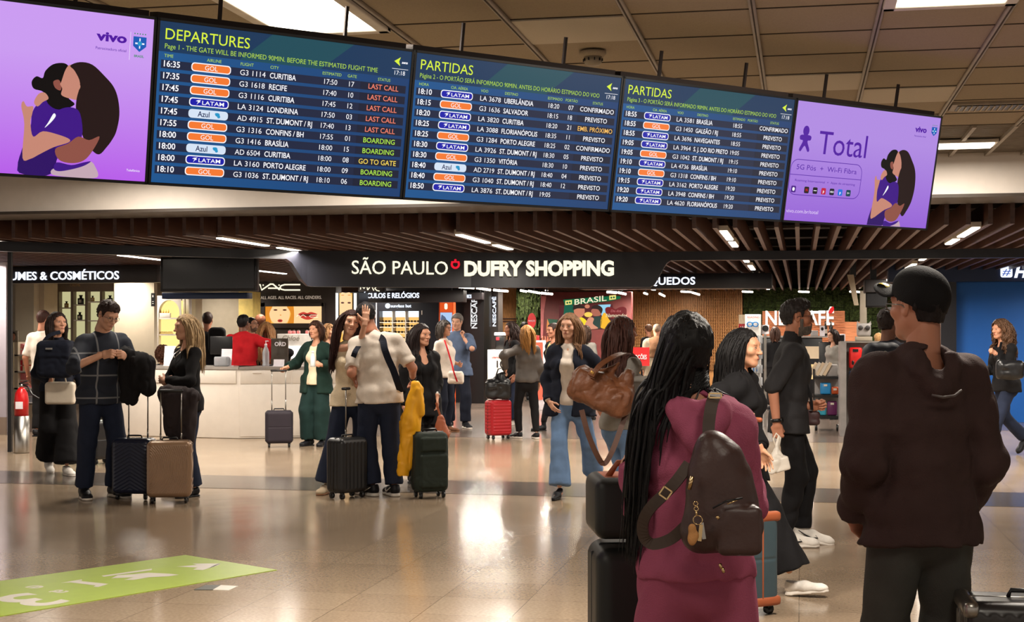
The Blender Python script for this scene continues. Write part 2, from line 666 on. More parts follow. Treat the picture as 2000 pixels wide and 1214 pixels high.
# air vent in the tiles
p = AtZ(1945, 206, CEIL)
t = thing('ceiling_vent', 'slotted dark air vent in the ceiling tiles above the metal grille', 'vent', p)
m = MB(); m.box((0, 0, 0.0), (0.62, 0.30, 0.02), M_GRILLE); m.obj('frame', t)
m = MB(); m.box((0, 0, -0.012), (0.54, 0.22, 0.008), M_BLACK); m.obj('opening', t)
m = MB()
for k in range(14):
    m.box((-0.25 + 0.0385 * k, 0, -0.018), (0.007, 0.22, 0.012), pm('brass slat', (190, 170, 130), rough=.4))
m.obj('slat', t)
# smoke detector
p = AtZ(1158, 101, CEIL)
t = thing('smoke_detector', 'round white smoke detector on the ceiling above the middle screen', 'smoke detector', p)
m = MB(); m.lathe([(0.0, 0.0), (.075, 0.0), (.078, -.012), (.06, -.03), (0, -.03)][::-1], (0, 0, 0), M_TILE, n=24); m.obj('base', t)
m = MB(); m.lathe([(0.0, -.03), (.052, -.03), (.05, -.062), (.036, -.078), (0, -.08)][::-1], (0, 0, 0), pm('detector shell', (150, 138, 120), rough=.5), n=24)
for k in range(10):
    w = 2 * PI * k / 10
    m.box((.052 * math.cos(w), .052 * math.sin(w), -.048), (.012, .006, .016), M_BLACK, M=Rz(w))
m.obj('sensor', t)

# ================================================================ light over the waiting people comes from the lamps above; shop daylight lamps below
# ================================================================ the bank of five hanging screens
B0 = W(288, 357, 5.95); B1 = W(1810, 452, 8.65)
B0.z = B1.z = 2.135
BU = (B1 - B0); SW = BU.length / 4; BU.normalize()
BN = BU.cross(Vector((0, 0, 1))).normalized()        # faces the camera
if BN.dot(Vector((0, 0, CZ)) - B0) < 0:
    BN = -BN
TILT = math.radians(10)
SH = 0.69
BZ = math.atan2(BU.y, BU.x)

M_BEZEL = pm('screen bezel', (10, 10, 12), rough=0.3)
E_BODY = em('board blue', (21, 84, 142), 1.0, grad=(16, 58, 108), gaxis=0, glo=-0.6, ghi=0.6, gloss=True)
E_HEAD = em('board header', (14, 52, 88), 1.0, gloss=True)
E_HEAD2 = em('board header green', (22, 74, 88), 1.0, gloss=True)
E_ROW = em('board row', (24, 34, 62), 1.0, gloss=True)
E_STAT = em('board status', (19, 26, 50), 1.0, gloss=True)
E_LIME = em('lime letters', (214, 236, 62), 1.05)
E_LIME2 = em('small lime letters', (176, 214, 74), 1.0)
E_WHT = em('white letters', (244, 244, 250), 1.05)
E_RED = em('coral letters', (246, 132, 108), 1.0)
E_AMB = em('amber letters', (248, 190, 96), 1.0)
E_YEL = em('yellow letters', (246, 214, 90), 1.0)
E_GRN = em('green letters', (176, 228, 74), 1.0)
E_ORG = em('orange badge', (246, 122, 50), 1.0)
E_LAT = em('royal badge', (26, 28, 168), 1.0)
E_AZU = em('pale badge', (214, 228, 246), 1.0)
E_NVY = em('navy letters', (20, 34, 84), 1.0)
E_CYA = em('cyan map', (40, 150, 200), 1.0)


def screen_root(k, label):
    o = BU * (SW * k + SW / 2) + B0
    t = thing('display_screen', label, 'screen', o, group=None)
    t.rotation_euler = (Matrix.Rotation(BZ, 3, 'Z') @ Matrix.Rotation(TILT, 3, 'X')).to_euler()
    w = SW
    m = MB()
    m.box((0, 0.045, SH / 2), (w - .004, .07, SH + 0.0), M_BEZEL, bev=.006)
    m.box((0, 0.12, SH / 2), (w * .66, .09, SH * .6), M_BEZEL, bev=.01)
    m.obj('casing', t)
    m = MB()
    b = .011
    for (cx, cz, sx, sz) in ((-w / 2 + b / 2 + .002, SH / 2, b, SH), (w / 2 - b / 2 - .002, SH / 2, b, SH), (0, b / 2, w - .004, b), (0, SH - b / 2, w - .004, b)):
        m.box((cx, 0.004, cz), (sx, .016, sz), M_BEZEL)
    m.obj('bezel', t)
    # hanging bracket up to the ceiling
    m = MB()
    for sx in (-.3, .3):
        m.box((sx, .10, SH * .72), (.014, .014, SH * 1.02), M_VOID)
    m.box((0, .10, SH + .008), (w * .97, .10, .034), M_VOID)
    m.obj('bracket', t)
    return t


S_U = lambda u: -SW / 2 + .012 + u * (SW - .024)
S_V = lambda v: SH - .012 - v * (SH - .024)
PX_, PZ_ = Vector((1, 0, 0)), Vector((0, 0, 1))


def quad(m, u0, v0, u1, v1, lay, mat):
    y = -0.0006 * lay
    m.add([(S_U(u0), y, S_V(v1)), (S_U(u1), y, S_V(v1)), (S_U(u1), y, S_V(v0)), (S_U(u0), y, S_V(v0))], [(0, 1, 2, 3)], mat)


def poly(m, pts, lay, mat):
    y = -0.0006 * lay
    m.add([(S_U(u), y, S_V(v)) for u, v in pts], [tuple(range(len(pts)))[::-1]], mat)


def wr(m, s, u, v, cap, lay, mat, align='L', bold=0.0, shear=0.0, fit=None, xs=1.0):
    """v is the middle of the capitals; cap in shares of the height"""
    put_text(m, s, (S_U(u), -0.0006 * lay, S_V(v + cap / 2)), PX_, PZ_, cap * (SH - .024), mat, align, bold, shear, fit=None if fit is None else fit * (SW - .024), xs=xs)


def badge(t, kind, u, v):
    m = MB()
    hw, hh, r = .074, .0275, .012
    W_ = lambda pts: [(a, b) for a, b in pts]
    asp = (SW - .024) / (SH - .024)

    def rr(e):
        q = rrect(-hw + e, (-hh + e * asp) / asp, hw - e, (hh - e * asp) / asp, r - e * .6)
        return [(u + a, v + b * asp) for a, b in q]
    if kind == 'AZ':
        poly(m, rr(0), 4, E_AZU)
        wr(m, 'Azul', u - .040, v, .034, 5, E_NVY, bold=.012, xs=.9)
        for (a, b, ra, rb) in ((.034, -.004, .009, .012), (.039, .008, .006, .010), (.029, -.008, .005, .007)):
            poly(m, ellp(u + a, v + b, ra, rb, 10), 5, E_CYA)
    else:
        poly(m, rr(0), 4, E_WHT)
        poly(m, rr(.0035), 5, E_ORG if kind == 'G3' else E_LAT)
        if kind == 'G3':
            wr(m, 'GOL', u, v, .029, 6, E_WHT, 'C', bold=.0)
        else:
            wr(m, 'LATAM', u - .026, v + .001, .024, 6, E_WHT, bold=.01, fit=.082)
            poly(m, [(u - .046, v + .016), (u - .041, v - .004), (u - .05, v - .006), (u - .044, v - .012), (u - .030, v - .016), (u - .036, v - .008), (u - .032, v - .003), (u - .04, v + .004)], 6, E_WHT)
    m.obj('airline_badge', t)


def board(k, label, title, sub, heads, rows, fitsub):
    t = screen_root(k, label)
    m = MB(); quad(m, 0, 0, 1, 1, 1, E_BODY); m.obj('display', t)
    m = MB(); quad(m, 0, 0, 1, .185, 2, E_HEAD)
    poly(m, [(.42, .0), (.75, 0), (.62, .185), (.30, .185)], 3, E_HEAD2)
    m.obj('header_band', t)
    bars = []
    for i in range(len(rows)):
        v = .262 + .0728 * i
        m = MB(); quad(m, .012, v - .026, .985, v + .026, 2, E_ROW); quad(m, .79, v - .026, .985, v + .026, 3, E_STAT)
        bars.append(m.obj('row_bar', t))
    m = MB()
    wr(m, title, .022, .075, .066, 5, E_LIME)
    m.obj('title', t)
    m = MB(); wr(m, sub, .022, .15, .030, 5, E_LIME2, fit=fitsub); m.obj('subtitle', t)
    m = MB()
    for s, u, al in heads:
        wr(m, s, u, .209, .019, 5, E_LIME2, al)
    m.obj('column_headings', t)
    m = MB()
    poly(m, [(.925, .075), (.952, .045), (.946, .075), (.952, .105)], 5, E_LIME)
    wr(m, 'aena', .958, .078, .017, 5, E_WHT, bold=.03, shear=.3)
    quad(m, .918, .124, .988, .127, 5, E_WHT)
    wr(m, '17:18', .953, .152, .028, 5, E_WHT, 'C')
    m.obj('airport_emblem_and_clock', t)
    for i, (tm, fl, city, est, gate, stat) in enumerate(rows):
        v = .262 + .0728 * i
        m = MB()
        wr(m, tm, .022, v - .004, .036, 5, E_WHT, bold=.016)
        wr(m, fl, .305, v, .033, 5, E_WHT, fit=.098)
        wr(m, city, .42, v, .034, 5, E_WHT, bold=.013, xs=.86)
        wr(m, est, .665, v, .033, 5, E_WHT, 'C')
        if gate:
            wr(m, gate, .752, v, .033, 5, E_WHT, 'C')
        mt = {'LAST CALL': E_RED, 'BOARDING': E_GRN, 'GO TO GATE': E_YEL, 'EMB. PRÓXIMO': E_AMB}.get(stat, E_WHT)
        wr(m, stat, .888, v, .033, 5, mt, 'C', bold=.008)
        m.obj('row_lettering', bars[i])
    for i, r in enumerate(rows):
        badge(t, r[1][:2].replace('AD', 'AZ'), .196, .262 + .0728 * i - .003)
    return t


R1 = [('16:35', 'G3 1114', 'CURITIBA', '17:50', '17', 'LAST CALL'), ('17:35', 'G3 1618', 'RECIFE', '17:40', '10', 'LAST CALL'),
      ('17:45', 'G3 1116', 'CURITIBA', '17:45', '12', 'LAST CALL'), ('17:45', 'LA 3124', 'LONDRINA', '17:50', '03', 'LAST CALL'),
      ('17:45', 'AD 4915', 'ST. DUMONT / RJ', '17:40', '13', 'LAST CALL'), ('17:55', 'G3 1316', 'CONFINS / BH', '17:55', '01', 'BOARDING'),
      ('18:00', 'G3 1416', 'BRASÍLIA', '18:00', '15', 'BOARDING'), ('18:00', 'AD 6504', 'CURITIBA', '18:00', '08', 'GO TO GATE'),
      ('18:00', 'LA 3160', 'PORTO ALEGRE', '18:00', '09', 'BOARDING'), ('18:10', 'G3 1036', 'ST. DUMONT / RJ', '18:10', '06', 'BOARDING')]
R2 = [('18:10', 'LA 3678', 'UBERLÂNDIA', '18:20', '07', 'CONFIRMADO'), ('18:15', 'G3 1636', 'SALVADOR', '18:15', '18', 'PREVISTO'),
      ('18:20', 'LA 3820', 'CURITIBA', '18:20', '21', 'EMB. PRÓXIMO'), ('18:25', 'LA 3088', 'FLORIANÓPOLIS', '18:35', '11', 'PREVISTO'),
      ('18:25', 'G3 1284', 'PORTO ALEGRE', '18:25', '02', 'CONFIRMADO'), ('18:30', 'LA 3926', 'ST. DUMONT / RJ', '18:30', '05', 'PREVISTO'),
      ('18:30', 'G3 1350', 'VITÓRIA', '18:30', '10', 'PREVISTO'), ('18:40', 'AD 2719', 'ST. DUMONT / RJ', '18:40', '04', 'PREVISTO'),
      ('18:40', 'G3 1040', 'ST. DUMONT / RJ', '18:40', '12', 'PREVISTO'), ('18:50', 'LA 3876', 'ST. DUMONT / RJ', '19:05', '', 'PREVISTO')]
R3 = [('18:55', 'LA 3581', 'BRASÍLIA', '18:55', '', 'CONFIRMADO'), ('18:55', 'G3 1450', 'GALEÃO / RJ', '18:55', '', 'PREVISTO'),
      ('18:55', 'LA 3696', 'NAVEGANTES', '18:55', '', 'PREVISTO'), ('19:05', 'LA 3964', 'S. J. DO RIO PRETO', '19:05', '', 'PREVISTO'),
      ('19:05', 'G3 1042', 'ST. DUMONT / RJ', '19:15', '', 'PREVISTO'), ('19:10', 'LA 4736', 'BRASÍLIA', '19:10', '', 'PREVISTO'),
      ('19:10', 'G3 1318', 'CONFINS / BH', '19:10', '', 'PREVISTO'), ('19:15', 'LA 3162', 'PORTO ALEGRE', '19:20', '', 'PREVISTO'),
      ('19:20', 'LA 3948', 'CONFINS / BH', '19:20', '', 'PREVISTO'), ('19:20', 'LA 4620', 'FLORIANÓPOLIS', '19:20', '', 'PREVISTO')]
HE = [('TIME', .022, 'L'), ('AIRLINE', .205, 'C'), ('FLIGHT', .305, 'L'), ('CITY', .42, 'L'), ('ESTIMATED', .668, 'C'), ('GATE', .752, 'C'), ('STATUS', .888, 'C')]
HP = [('HORA', .022, 'L'), ('CIA. AÉREA', .205, 'C'), ('VOO', .305, 'L'), ('DESTINO', .42, 'L'), ('ESTIMADO', .668, 'C'), ('PORTÃO', .752, 'C'), ('STATUS', .888, 'C')]
board(0, 'blue flight board headed Departures with red and green status words', 'DEPARTURES', 'Page 1 - THE GATE WILL BE INFORMED 90MIN. BEFORE THE ESTIMATED FLIGHT TIME', HE, R1, .835)
board(1, 'blue flight board headed Partidas, page 2, with gate numbers and one amber status', 'PARTIDAS', 'Página 2 - O PORTÃO SERÁ INFORMADO 90MIN. ANTES DO HORÁRIO ESTIMADO DO VOO', HP, R2, .87)
board(2, 'blue flight board headed Partidas, page 3, with no gate numbers', 'PARTIDAS', 'Página 3 - O PORTÃO SERÁ INFORMADO 90MIN. ANTES DO HORÁRIO ESTIMADO DO VOO', HP, R3, .87)

# ---------------------------------------------------------------- the purple adverts: a hugging couple drawn on the screen
E_PUR = em('lilac advert', (186, 92, 238), 0.95, grad=(206, 158, 246), gaxis=2, glo=.0, ghi=.5, gloss=True)
E_PUR2 = em('pale lilac advert', (150, 96, 218), 0.95, grad=(178, 140, 230), gaxis=2, glo=.0, ghi=.5, gloss=True)
E_INK = em('violet ink', (84, 24, 168), 0.9)
E_SHIRT = em('violet shirt', (66, 22, 138), 0.9)
E_SHIRTD = em('deep violet shirt', (48, 14, 104), 0.9)
E_HAIR = em('black hair on screen', (14, 10, 12), 0.9)
E_HAIR2 = em('brown hair on screen', (38, 22, 22), 0.9)
E_SKIN = em('skin on screen', (208, 142, 122), 0.9)
E_SKIN2 = em('shaded skin on screen', (150, 86, 74), 0.9)
E_JEAN = em('pale trousers on screen', (206, 176, 190), 0.9)
E_BLU = em('crest blue', (30, 96, 190), 0.9)
E_GRNC = em('crest green', (40, 150, 90), 0.9)


def blob(pts, n=4):
    """closed Catmull-Rom curve through the points"""
    out = []
    k = len(pts)
    for i in range(k):
        p0, p1, p2, p3 = (np.array(pts[(i + j - 1) % k], float) for j in range(4))
        for q in range(n):
            t = q / n
            out.append(tuple(0.5 * ((2 * p1) + (p2 - p0) * t + (2 * p0 - 5 * p1 + 4 * p2 - p3) * t * t + (3 * p1 - p0 - 3 * p2 + p3) * t ** 3)))
    return out


def couple(m, f, lay):
    """f maps the picture's own pixels to screen shares; points traced in a 600x420 crop at 2.89x"""
    P = lambda pts: [f(x, y) for x, y in blob(pts)]
    C = lambda pts, mat, l: poly(m, P(pts), lay + l, mat)
    C([(108, 975), (112, 900), (120, 850), (170, 720), (180, 640), (215, 585), (290, 560), (370, 590), (440, 640), (450, 760), (330, 880), (290, 975)], E_SHIRT, 0)
    C([(110, 975), (118, 860), (150, 900), (200, 870), (300, 800), (300, 975)], E_SHIRTD, 1)
    C([(178, 460), (205, 430), (240, 440), (255, 400), (300, 362), (360, 356), (390, 380), (400, 430), (380, 540), (420, 590), (330, 618), (270, 585), (245, 520), (190, 500)], E_HAIR, 1)
    C([(300, 460), (330, 450), (345, 480), (340, 510), (310, 495)], E_SKIN2, 2)
    C([(345, 460), (370, 390), (400, 365), (450, 400), (450, 500), (440, 560), (390, 555), (345, 535), (350, 500), (338, 475)], E_SKIN, 3)
    C([(395, 370), (450, 350), (520, 365), (590, 430), (640, 490), (665, 560), (672, 650), (655, 740), (630, 790), (600, 830), (560, 870), (520, 850), (470, 780), (430, 640), (430, 560), (450, 470), (420, 400)], E_HAIR2, 4)
    C([(415, 480), (440, 465), (452, 490), (435, 515), (418, 505)], E_SKIN, 5)
    C([(215, 740), (260, 680), (330, 620), (400, 605), (450, 640), (460, 770), (390, 790), (300, 760)], E_SHIRT, 5)
    C([(125, 890), (135, 700), (118, 600), (130, 570), (150, 600), (185, 600), (180, 640), (170, 690), (185, 770), (240, 740), (330, 760), (390, 785), (380, 805), (300, 830), (220, 870), (170, 895)], E_SKIN, 6)
    C([(190, 575), (215, 530), (250, 522), (272, 555), (240, 575), (210, 600)], E_SKIN, 6)
    C([(330, 900), (310, 840), (380, 810), (440, 770), (500, 790), (560, 770), (520, 850), (470, 905), (400, 920)], E_SKIN2, 6)
    C([(295, 985), (300, 950), (400, 945), (500, 910), (535, 940), (545, 1000), (420, 1000)], E_JEAN, 7)
    C([(300, 950), (320, 915), (400, 930), (470, 915), (510, 910), (470, 935), (400, 955), (330, 965)], E_SHIRT, 8)
    C([(250, 720), (270, 690), (300, 640), (312, 655), (285, 690)], E_WHT, 7)


def crest(m, u, v, s, lay):
    poly(m, [(u - .02 * s, v - .04 * s), (u + .02 * s, v - .04 * s), (u + .02 * s, v + .01 * s), (u, v + .04 * s), (u - .02 * s, v + .01 * s)], lay, E_BLU)
    quad(m, u - .0018 * s, v - .032 * s, u + .0018 * s, v + .022 * s, lay + 1, E_WHT)
    quad(m, u - .014 * s, v - .008 * s, u + .014 * s, v + .000 * s, lay + 1, E_WHT)
    poly(m, ellp(u, v - .004 * s, .007 * s, .013 * s, 12), lay + 2, E_CYA)
    for k in range(5):
        poly(m, ellp(u - .016 * s + .008 * s * k, v - .055 * s, .002 * s, .004 * s, 6), lay, E_GRNC)


t = screen_root(-1, 'purple advert screen with a large hugging couple, beside the english departures board')
m = MB(); quad(m, 0, 0, 1, 1, 1, E_PUR); m.obj('display', t)
# screen shares from photograph pixels, solved on the plane of the screen
_Mi = None


def to_share(root, px, py):
    M = mw(root); Mi = M.inverted()
    o = Vector((0, 0, CZ)); d = W(px, py, 1.0) - o
    lo = Mi @ o; ld = Mi.to_3x3() @ d
    q = lo + ld * (-lo.y / ld.y)
    return ((q.x + SW / 2 - .012) / (SW - .024), (SH - .012 - q.z) / (SH - .024))


m = MB()
couple(m, lambda x, y: to_share(t, x / 2.89, y / 2.89), 3)
m.obj('hugging_couple_picture', t)
m = MB()
wr(m, 'vivo', .855, .135, .052, 4, E_INK, 'C', bold=.04, fit=.105)
wr(m, 'Patrocinadora oficial', .855, .208, .016, 4, E_INK, 'C', fit=.105)
quad(m, .919, .09, .920, .26, 4, E_WHT)
crest(m, .953, .16, 1.15, 4)
wr(m, 'BRASIL', .953, .232, .014, 4, E_GRNC, 'C', bold=.02)
wr(m, 'Telefônica', .955, .935, .014, 4, E_WHT, 'C')
m.obj('lettering', t)

t = screen_root(3, 'pale purple phone advert screen with the word Total and a small hugging couple')
m = MB(); quad(m, 0, 0, 1, 1, 1, E_PUR2); m.obj('display', t)
S5 = lambda x, y: to_share(t, 1480 + x * 520 / 1973, 160 + y * 320 / 1214)
m = MB()
# the small couple: the same drawing, moved and scaled
x0, y0 = S5(808, 1085); x1, y1 = S5(1195, 515)
a0 = (108, 985); a1 = (672, 350)
fmap = lambda x, y: (x0 + (x - a0[0]) / (a1[0] - a0[0]) * (x1 - x0) + .000, y0 + (y - a0[1]) / (a1[1] - a0[1]) * (y1 - y0))
couple(m, lambda x, y: (min(fmap(x, y)[0], .995), min(fmap(x, y)[1], .998)), 3)
m.obj('hugging_couple_picture', t)
m = MB()
b0 = S5(297, 510); b1 = S5(405, 328)
bw, bh = b1[0] - b0[0], b0[1] - b1[1]
bx, by = (b0[0] + b1[0]) / 2, b1[1]
poly(m, ellp(bx, by + bh * .2, bw * .27, bh * .2, 18), 4, E_INK)
poly(m, blob([(bx - bw * .5, by + bh * .42), (bx - bw * .3, by + bh * .36), (bx + bw * .3, by + bh * .36), (bx + bw * .5, by + bh * .42), (bx + bw * .45, by + bh * .55), (bx + bw * .2, by + bh * .6),
              (bx + bw * .45, by + bh * .92), (bx + bw * .3, by + bh), (bx, by + bh * .78), (bx - bw * .3, by + bh), (bx - bw * .45, by + bh * .92), (bx - bw * .2, by + bh * .6), (bx - bw * .45, by + bh * .55)]), 5, E_INK)
a = S5(430, 520); c = S5(795, 545); e = S5(440, 350)
wr(m, 'Total', a[0] + .01, (a[1] + e[1]) / 2 + .01, a[1] - e[1], 4, E_INK, fit=(c[0] - a[0]) * .98)
a = S5(250, 565); c = S5(745, 870)
asp = (SW - .024) / (SH - .024)
for e, q in ((0, 4),):
    o_ = rrect(a[0], a[1] / asp, c[0], c[1] / asp, .045, 6); i_ = rrect(a[0] + .003, a[1] / asp + .003, c[0] - .003, c[1] / asp - .003, .042, 6)
    n = len(o_)
    vs = [(S_U(u), -.0024, S_V(v * asp)) for u, v in o_ + i_]
    m.add(vs, [(i, (i + 1) % n, (i + 1) % n + n, i + n) for i in range(n)], E_INK)
ln = S5(260, 670)[1] + .012
quad(m, a[0], ln, c[0], ln + .005, 4, E_INK)
mid = (a[0] + c[0]) / 2
wr(m, '5G Pós  +  Wi-Fi Fibra', mid, (a[1] + ln) / 2, .042, 4, E_INK, 'C', fit=(c[0] - a[0]) * .84)
wr(m, 'Roaming Internacional  +  Apps de streaming', mid, ln + .048, .018, 4, E_INK, 'C', fit=(c[0] - a[0]) * .84)
u, v = S5(208, 955)
wr(m, 'vivo.com.br/total', u, v - .005, .030, 4, em('pale lilac letters', (226, 206, 246), 1.0), fit=.21)
u, v = S5(1208, 352)
wr(m, 'vivo', u, v, .048, 4, E_INK, 'C', bold=.04, fit=.085)
wr(m, 'Patrocinadora oficial', u, v + .06, .014, 4, E_INK, 'C', fit=.085)
u, v = S5(1305, 368)
crest(m, u, v, 1.0, 4)
m.obj('lettering', t)
app = [((74, 20, 140), None), ((16, 12, 14), 'N'), ((20, 16, 30), '-'), ((200, 24, 70), 'p'), ((10, 16, 40), 'HBO'), ((30, 120, 230), 'p'), ((10, 70, 84), 'D+')]
for i, (col, s) in enumerate(app):
    u = a[0] + .035 + (.0 if i == 0 else .03) + i * ((c[0] - a[0]) - .08) / 7.1
    v = ln + .125
    m = MB()
    ce = em('app tile %d' % i, col, 0.9)
    q = rrect(u - .0155, v / asp - .0155, u + .0155, v / asp + .0155, .006)
    poly(m, [(x, y * asp) for x, y in q], 4, ce)
    if s is None:
        poly(m, ellp(u, v, .008, .016, 12), 5, E_WHT)
    elif s == '-':
        quad(m, u - .010, v - .003, u + .010, v + .003, 5, E_WHT)
    else:
        wr(m, s, u, v, .024 if len(s) == 1 else .015, 5, em('red letter', (220, 20, 30), 1) if s == 'N' else E_WHT, 'C', bold=.02)
    m.obj('app_icon', t)
# ================================================================ the long curved fascia with the shop's name
M_SIGNW = em('warm white sign letters', (255, 246, 214), 1.25)
M_SIGNC = em('cool white sign letters', (232, 240, 255), 1.5)
M_SIGNR = em('red sign mark', (226, 24, 48), 1.1)
FP = [(-10.2, 13.2), (-8.8, 14.55), (-7.4, 15.9), (-6.1, 16.95), (-5.0, 17.5), (-4.2, 17.8), (-3.0, 18.02), (-1.7, 18.12), (0.5, 18.2), (2.7, 18.25), (8, 18.3)]


def path_at(s):
    for i in range(len(FP) - 1):
        a, b = Vector(FP[i]), Vector(FP[i + 1])
        L = (b - a).length
        if s <= L or i == len(FP) - 2:
            return a + (b - a) * (s / L), (b - a).normalized()
        s -= L


def path_px(px):
    """where the column px of the photograph meets the fascia"""
    xp = (px - CX) / F
    best = None
    for i in range(len(FP) - 1):
        a, b = Vector(FP[i]), Vector(FP[i + 1])
        dx, dy = xp * CA - SA, xp * SA + CA
        e = b - a
        det = dx * -e.y + e.x * dy
        if abs(det) < 1e-9:
            continue
        k = (a.x * -e.y + e.x * a.y) / det
        u = (dx * a.y - dy * a.x) / det
        if -1e-6 <= u <= 1 + 1e-6 and k > 0:
            best = (Vector((dx * k, dy * k)), e.normalized(), k)
    return best


t = thing('shop_sign', 'long dark curved fascia reading São Paulo Dufry Shopping in lit cream letters', 'shop sign', (-2.8, 18.05, 2.05))
m = MB()
cols = []
for px in list(range(-60, 540, 60)) + list(range(540, 620, 10)) + list(range(620, 1270, 50)) + list(range(1270, 1335, 8)) + list(range(1340, 2120, 60)):
    r = path_px(px)
    if r is None:
        continue
    q, tg, d = r
    zb = 2.425
    if 560 < px < 1310:
        a = min(1, (px - 560) / 45.0) if px < 900 else min(1, (1310 - px) / 40.0)
        a = a * a * (3 - 2 * a)
        zb = 2.425 - a * (2.425 - 2.085)
    cols.append((q, Vector((tg.y, -tg.x)), zb))
vs, fs = [], []
for q, n, zb in cols:
    for (off, z) in ((0, 2.535), (0, zb), (-.14, zb), (-.14, 2.535)):
        p = q + n * off
        vs.append((p.x, p.y, z))
for i in range(len(cols) - 1):
    for j in range(4):
        j2 = (j + 1) % 4
        fs.append((i * 4 + j, i * 4 + j2, (i + 1) * 4 + j2, (i + 1) * 4 + j))
m.add(vs, fs, M_DARK)
m.obj('fascia_band', t, world=True)


def sign_word(mb, s, px0, px1, pyb, cap_px, mat, bold=0.0):
    """letters one by one along the curved band"""
    q, tg, d = path_px((px0 + px1) / 2)
    z = CZ + (HY - pyb) / F * d
    q0 = path_px(px0); q1 = path_px(px1)
    w = (q1[0] - q0[0]).length
    a, _ = txt2d(s, bold)
    U = (q1[0] - q0[0]).normalized()
    n = Vector((U.y, -U.x))
    # keep the row of letters in front of the bowed band
    push = max(0.0, max(((path_px(x)[0] - q0[0]).dot(n)) for x in np.linspace(px0, px1, 9))) + .03
    put_text(mb, s, (q0[0].x + n.x * push, q0[0].y + n.y * push, z), (U.x, U.y, 0), (0, 0, 1), cap_px / F * d, mat, bold=bold, fit=w, thick=.025)
    return q, U, n, d, push


m = MB()
sign_word(m, 'SÃO PAULO', 687, 874, 535.5, 25.5, M_SIGNW)
sign_word(m, 'DUFRY SHOPPING', 907, 1199, 537.5, 26.5, M_SIGNW, bold=.045)
m.obj('lettering', t, world=True)
m = MB()
q, tg, d = path_px(889)
U = Vector((tg.x, tg.y, 0)); N = Vector((tg.y, -tg.x, 0)); V = Vector((0, 0, 1))
O = Vector((q.x, q.y, CZ + (HY - 516) / F * d)) + N * .03
k = d / F
ring = [(9 * math.cos(a) * k, 9 * math.sin(a) * k) for a in np.linspace(math.radians(150), math.radians(390), 16)]
inn = [(5 * math.cos(a) * k, 5 * math.sin(a) * k) for a in np.linspace(math.radians(390), math.radians(150), 16)]
m.prism(ring + inn, O, U, V, .02, M_SIGNR)
m.prism([(-8 * k, 4 * k), (8 * k, 4 * k), (8 * k, 1 * k), (-8 * k, 1 * k)], O + V * (2 * k), U, V, .02, M_SIGNR)
m.prism(ellp(0, 8 * k, 2.4 * k, 2.4 * k, 10), O, U, V, .02, M_SIGNR)
m.obj('red_emblem', t, world=True)

# ================================================================ hanging category signs
M_SIGNBOX = pm('dark hanging sign', (40, 36, 38), rough=0.4)


def hang_sign(label, px0, px1, py0, py1, Y, words, depth=.3, mat=None, smat=None, name='hanging_sign'):
    a = AtY(px0, py1, Y); b = AtY(px1, py1, Y); c = AtY((px0 + px1) / 2, py0, Y)
    t = thing(name, label, 'sign', ((a.x + b.x) / 2, Y, (a.z + b.z) / 2))
    m = MB(); fb(m, px0, py0, px1, py1, Y, depth, mat or M_SIGNBOX, bev=.006); m.obj('sign_box', t, world=True)
    m = MB()
    for px in (px0 + (px1 - px0) * .12, px0 + (px1 - px0) * .88):
        p = AtY(px, py0, Y)
        m.tube([(p.x, Y + depth / 2, c.z - .01), (p.x, Y + depth / 2, max(2.62, c.z + .1))], .006, M_STEEL, n=6)
    m.obj('hanger', t, world=True)
    if words:
        m = MB()
        for (s, x0, x1, yb, cap, bold) in words:
            p = AtY(x0, yb, Y); q = AtY(x1, yb, Y); d = Y / (((x0 + x1) / 2 - CX) / F * SA + CA)
            put_text(m, s, (p.x, Y - .02, (p.z + q.z) / 2), (1, 0, 0), (0, 0, 1), cap / F * d, smat or M_SIGNC, bold=bold, fit=q.x - p.x, thick=.015)
        m.obj('lettering', t, world=True)
    return t


hang_sign('dark hanging sign ending in the lit words fumes and cosméticos', -75, 306, 519, 552, 20.2, [('PERFUMES & COSMÉTICOS', -24, 233, 546, 15.5, .012)])
hang_sign('dark hanging sign whose lit word ends in quedos, half behind the curved fascia', 1130, 1507, 534, 563, 24.6, [('BRINQUEDOS', 1219, 1358, 555.5, 14, .02)], depth=.7, mat=M_DARK)
hang_sign('dark hanging sign with the lit words óculos e relógios', 690, 905, 567, 590, 27.5, [('ÓCULOS E RELÓGIOS', 708, 819, 581.5, 9.5, .02)], depth=.3)
hang_sign('small hanging sign with the narrow lit word eletrônicos', 893, 942, 571, 585, 29.0, [('ELETRÔNICOS', 902, 921, 582, 7, .0)], depth=.2)
# switched-off screen hanging before the perfume sign
t = thing('hanging_display', 'large black switched-off screen hanging left of the curved shop fascia', 'screen', tuple(AtY(406, 570, 17.4)))
m = MB(); fb(m, 313, 501, 500, 569, 17.4, .12, M_BLACK, bev=.01); m.obj('casing', t, world=True)
m = MB(); fb(m, 318, 505, 496, 563, 17.395, .006, pm('dark glass', (26, 26, 28), rough=.18)); m.obj('display', t, world=True)
m = MB(); fb(m, 316, 571, 482, 583, 17.6, .2, M_NAVY, bev=.005); m.obj('lower_rail', t, world=True)
m = MB()
for px in (340, 470):
    p = AtY(px, 501, 17.45); m.box((p.x, 17.46, p.z + .04), (.05, .05, .16), M_BLACK)
m.obj('bracket', t, world=True)

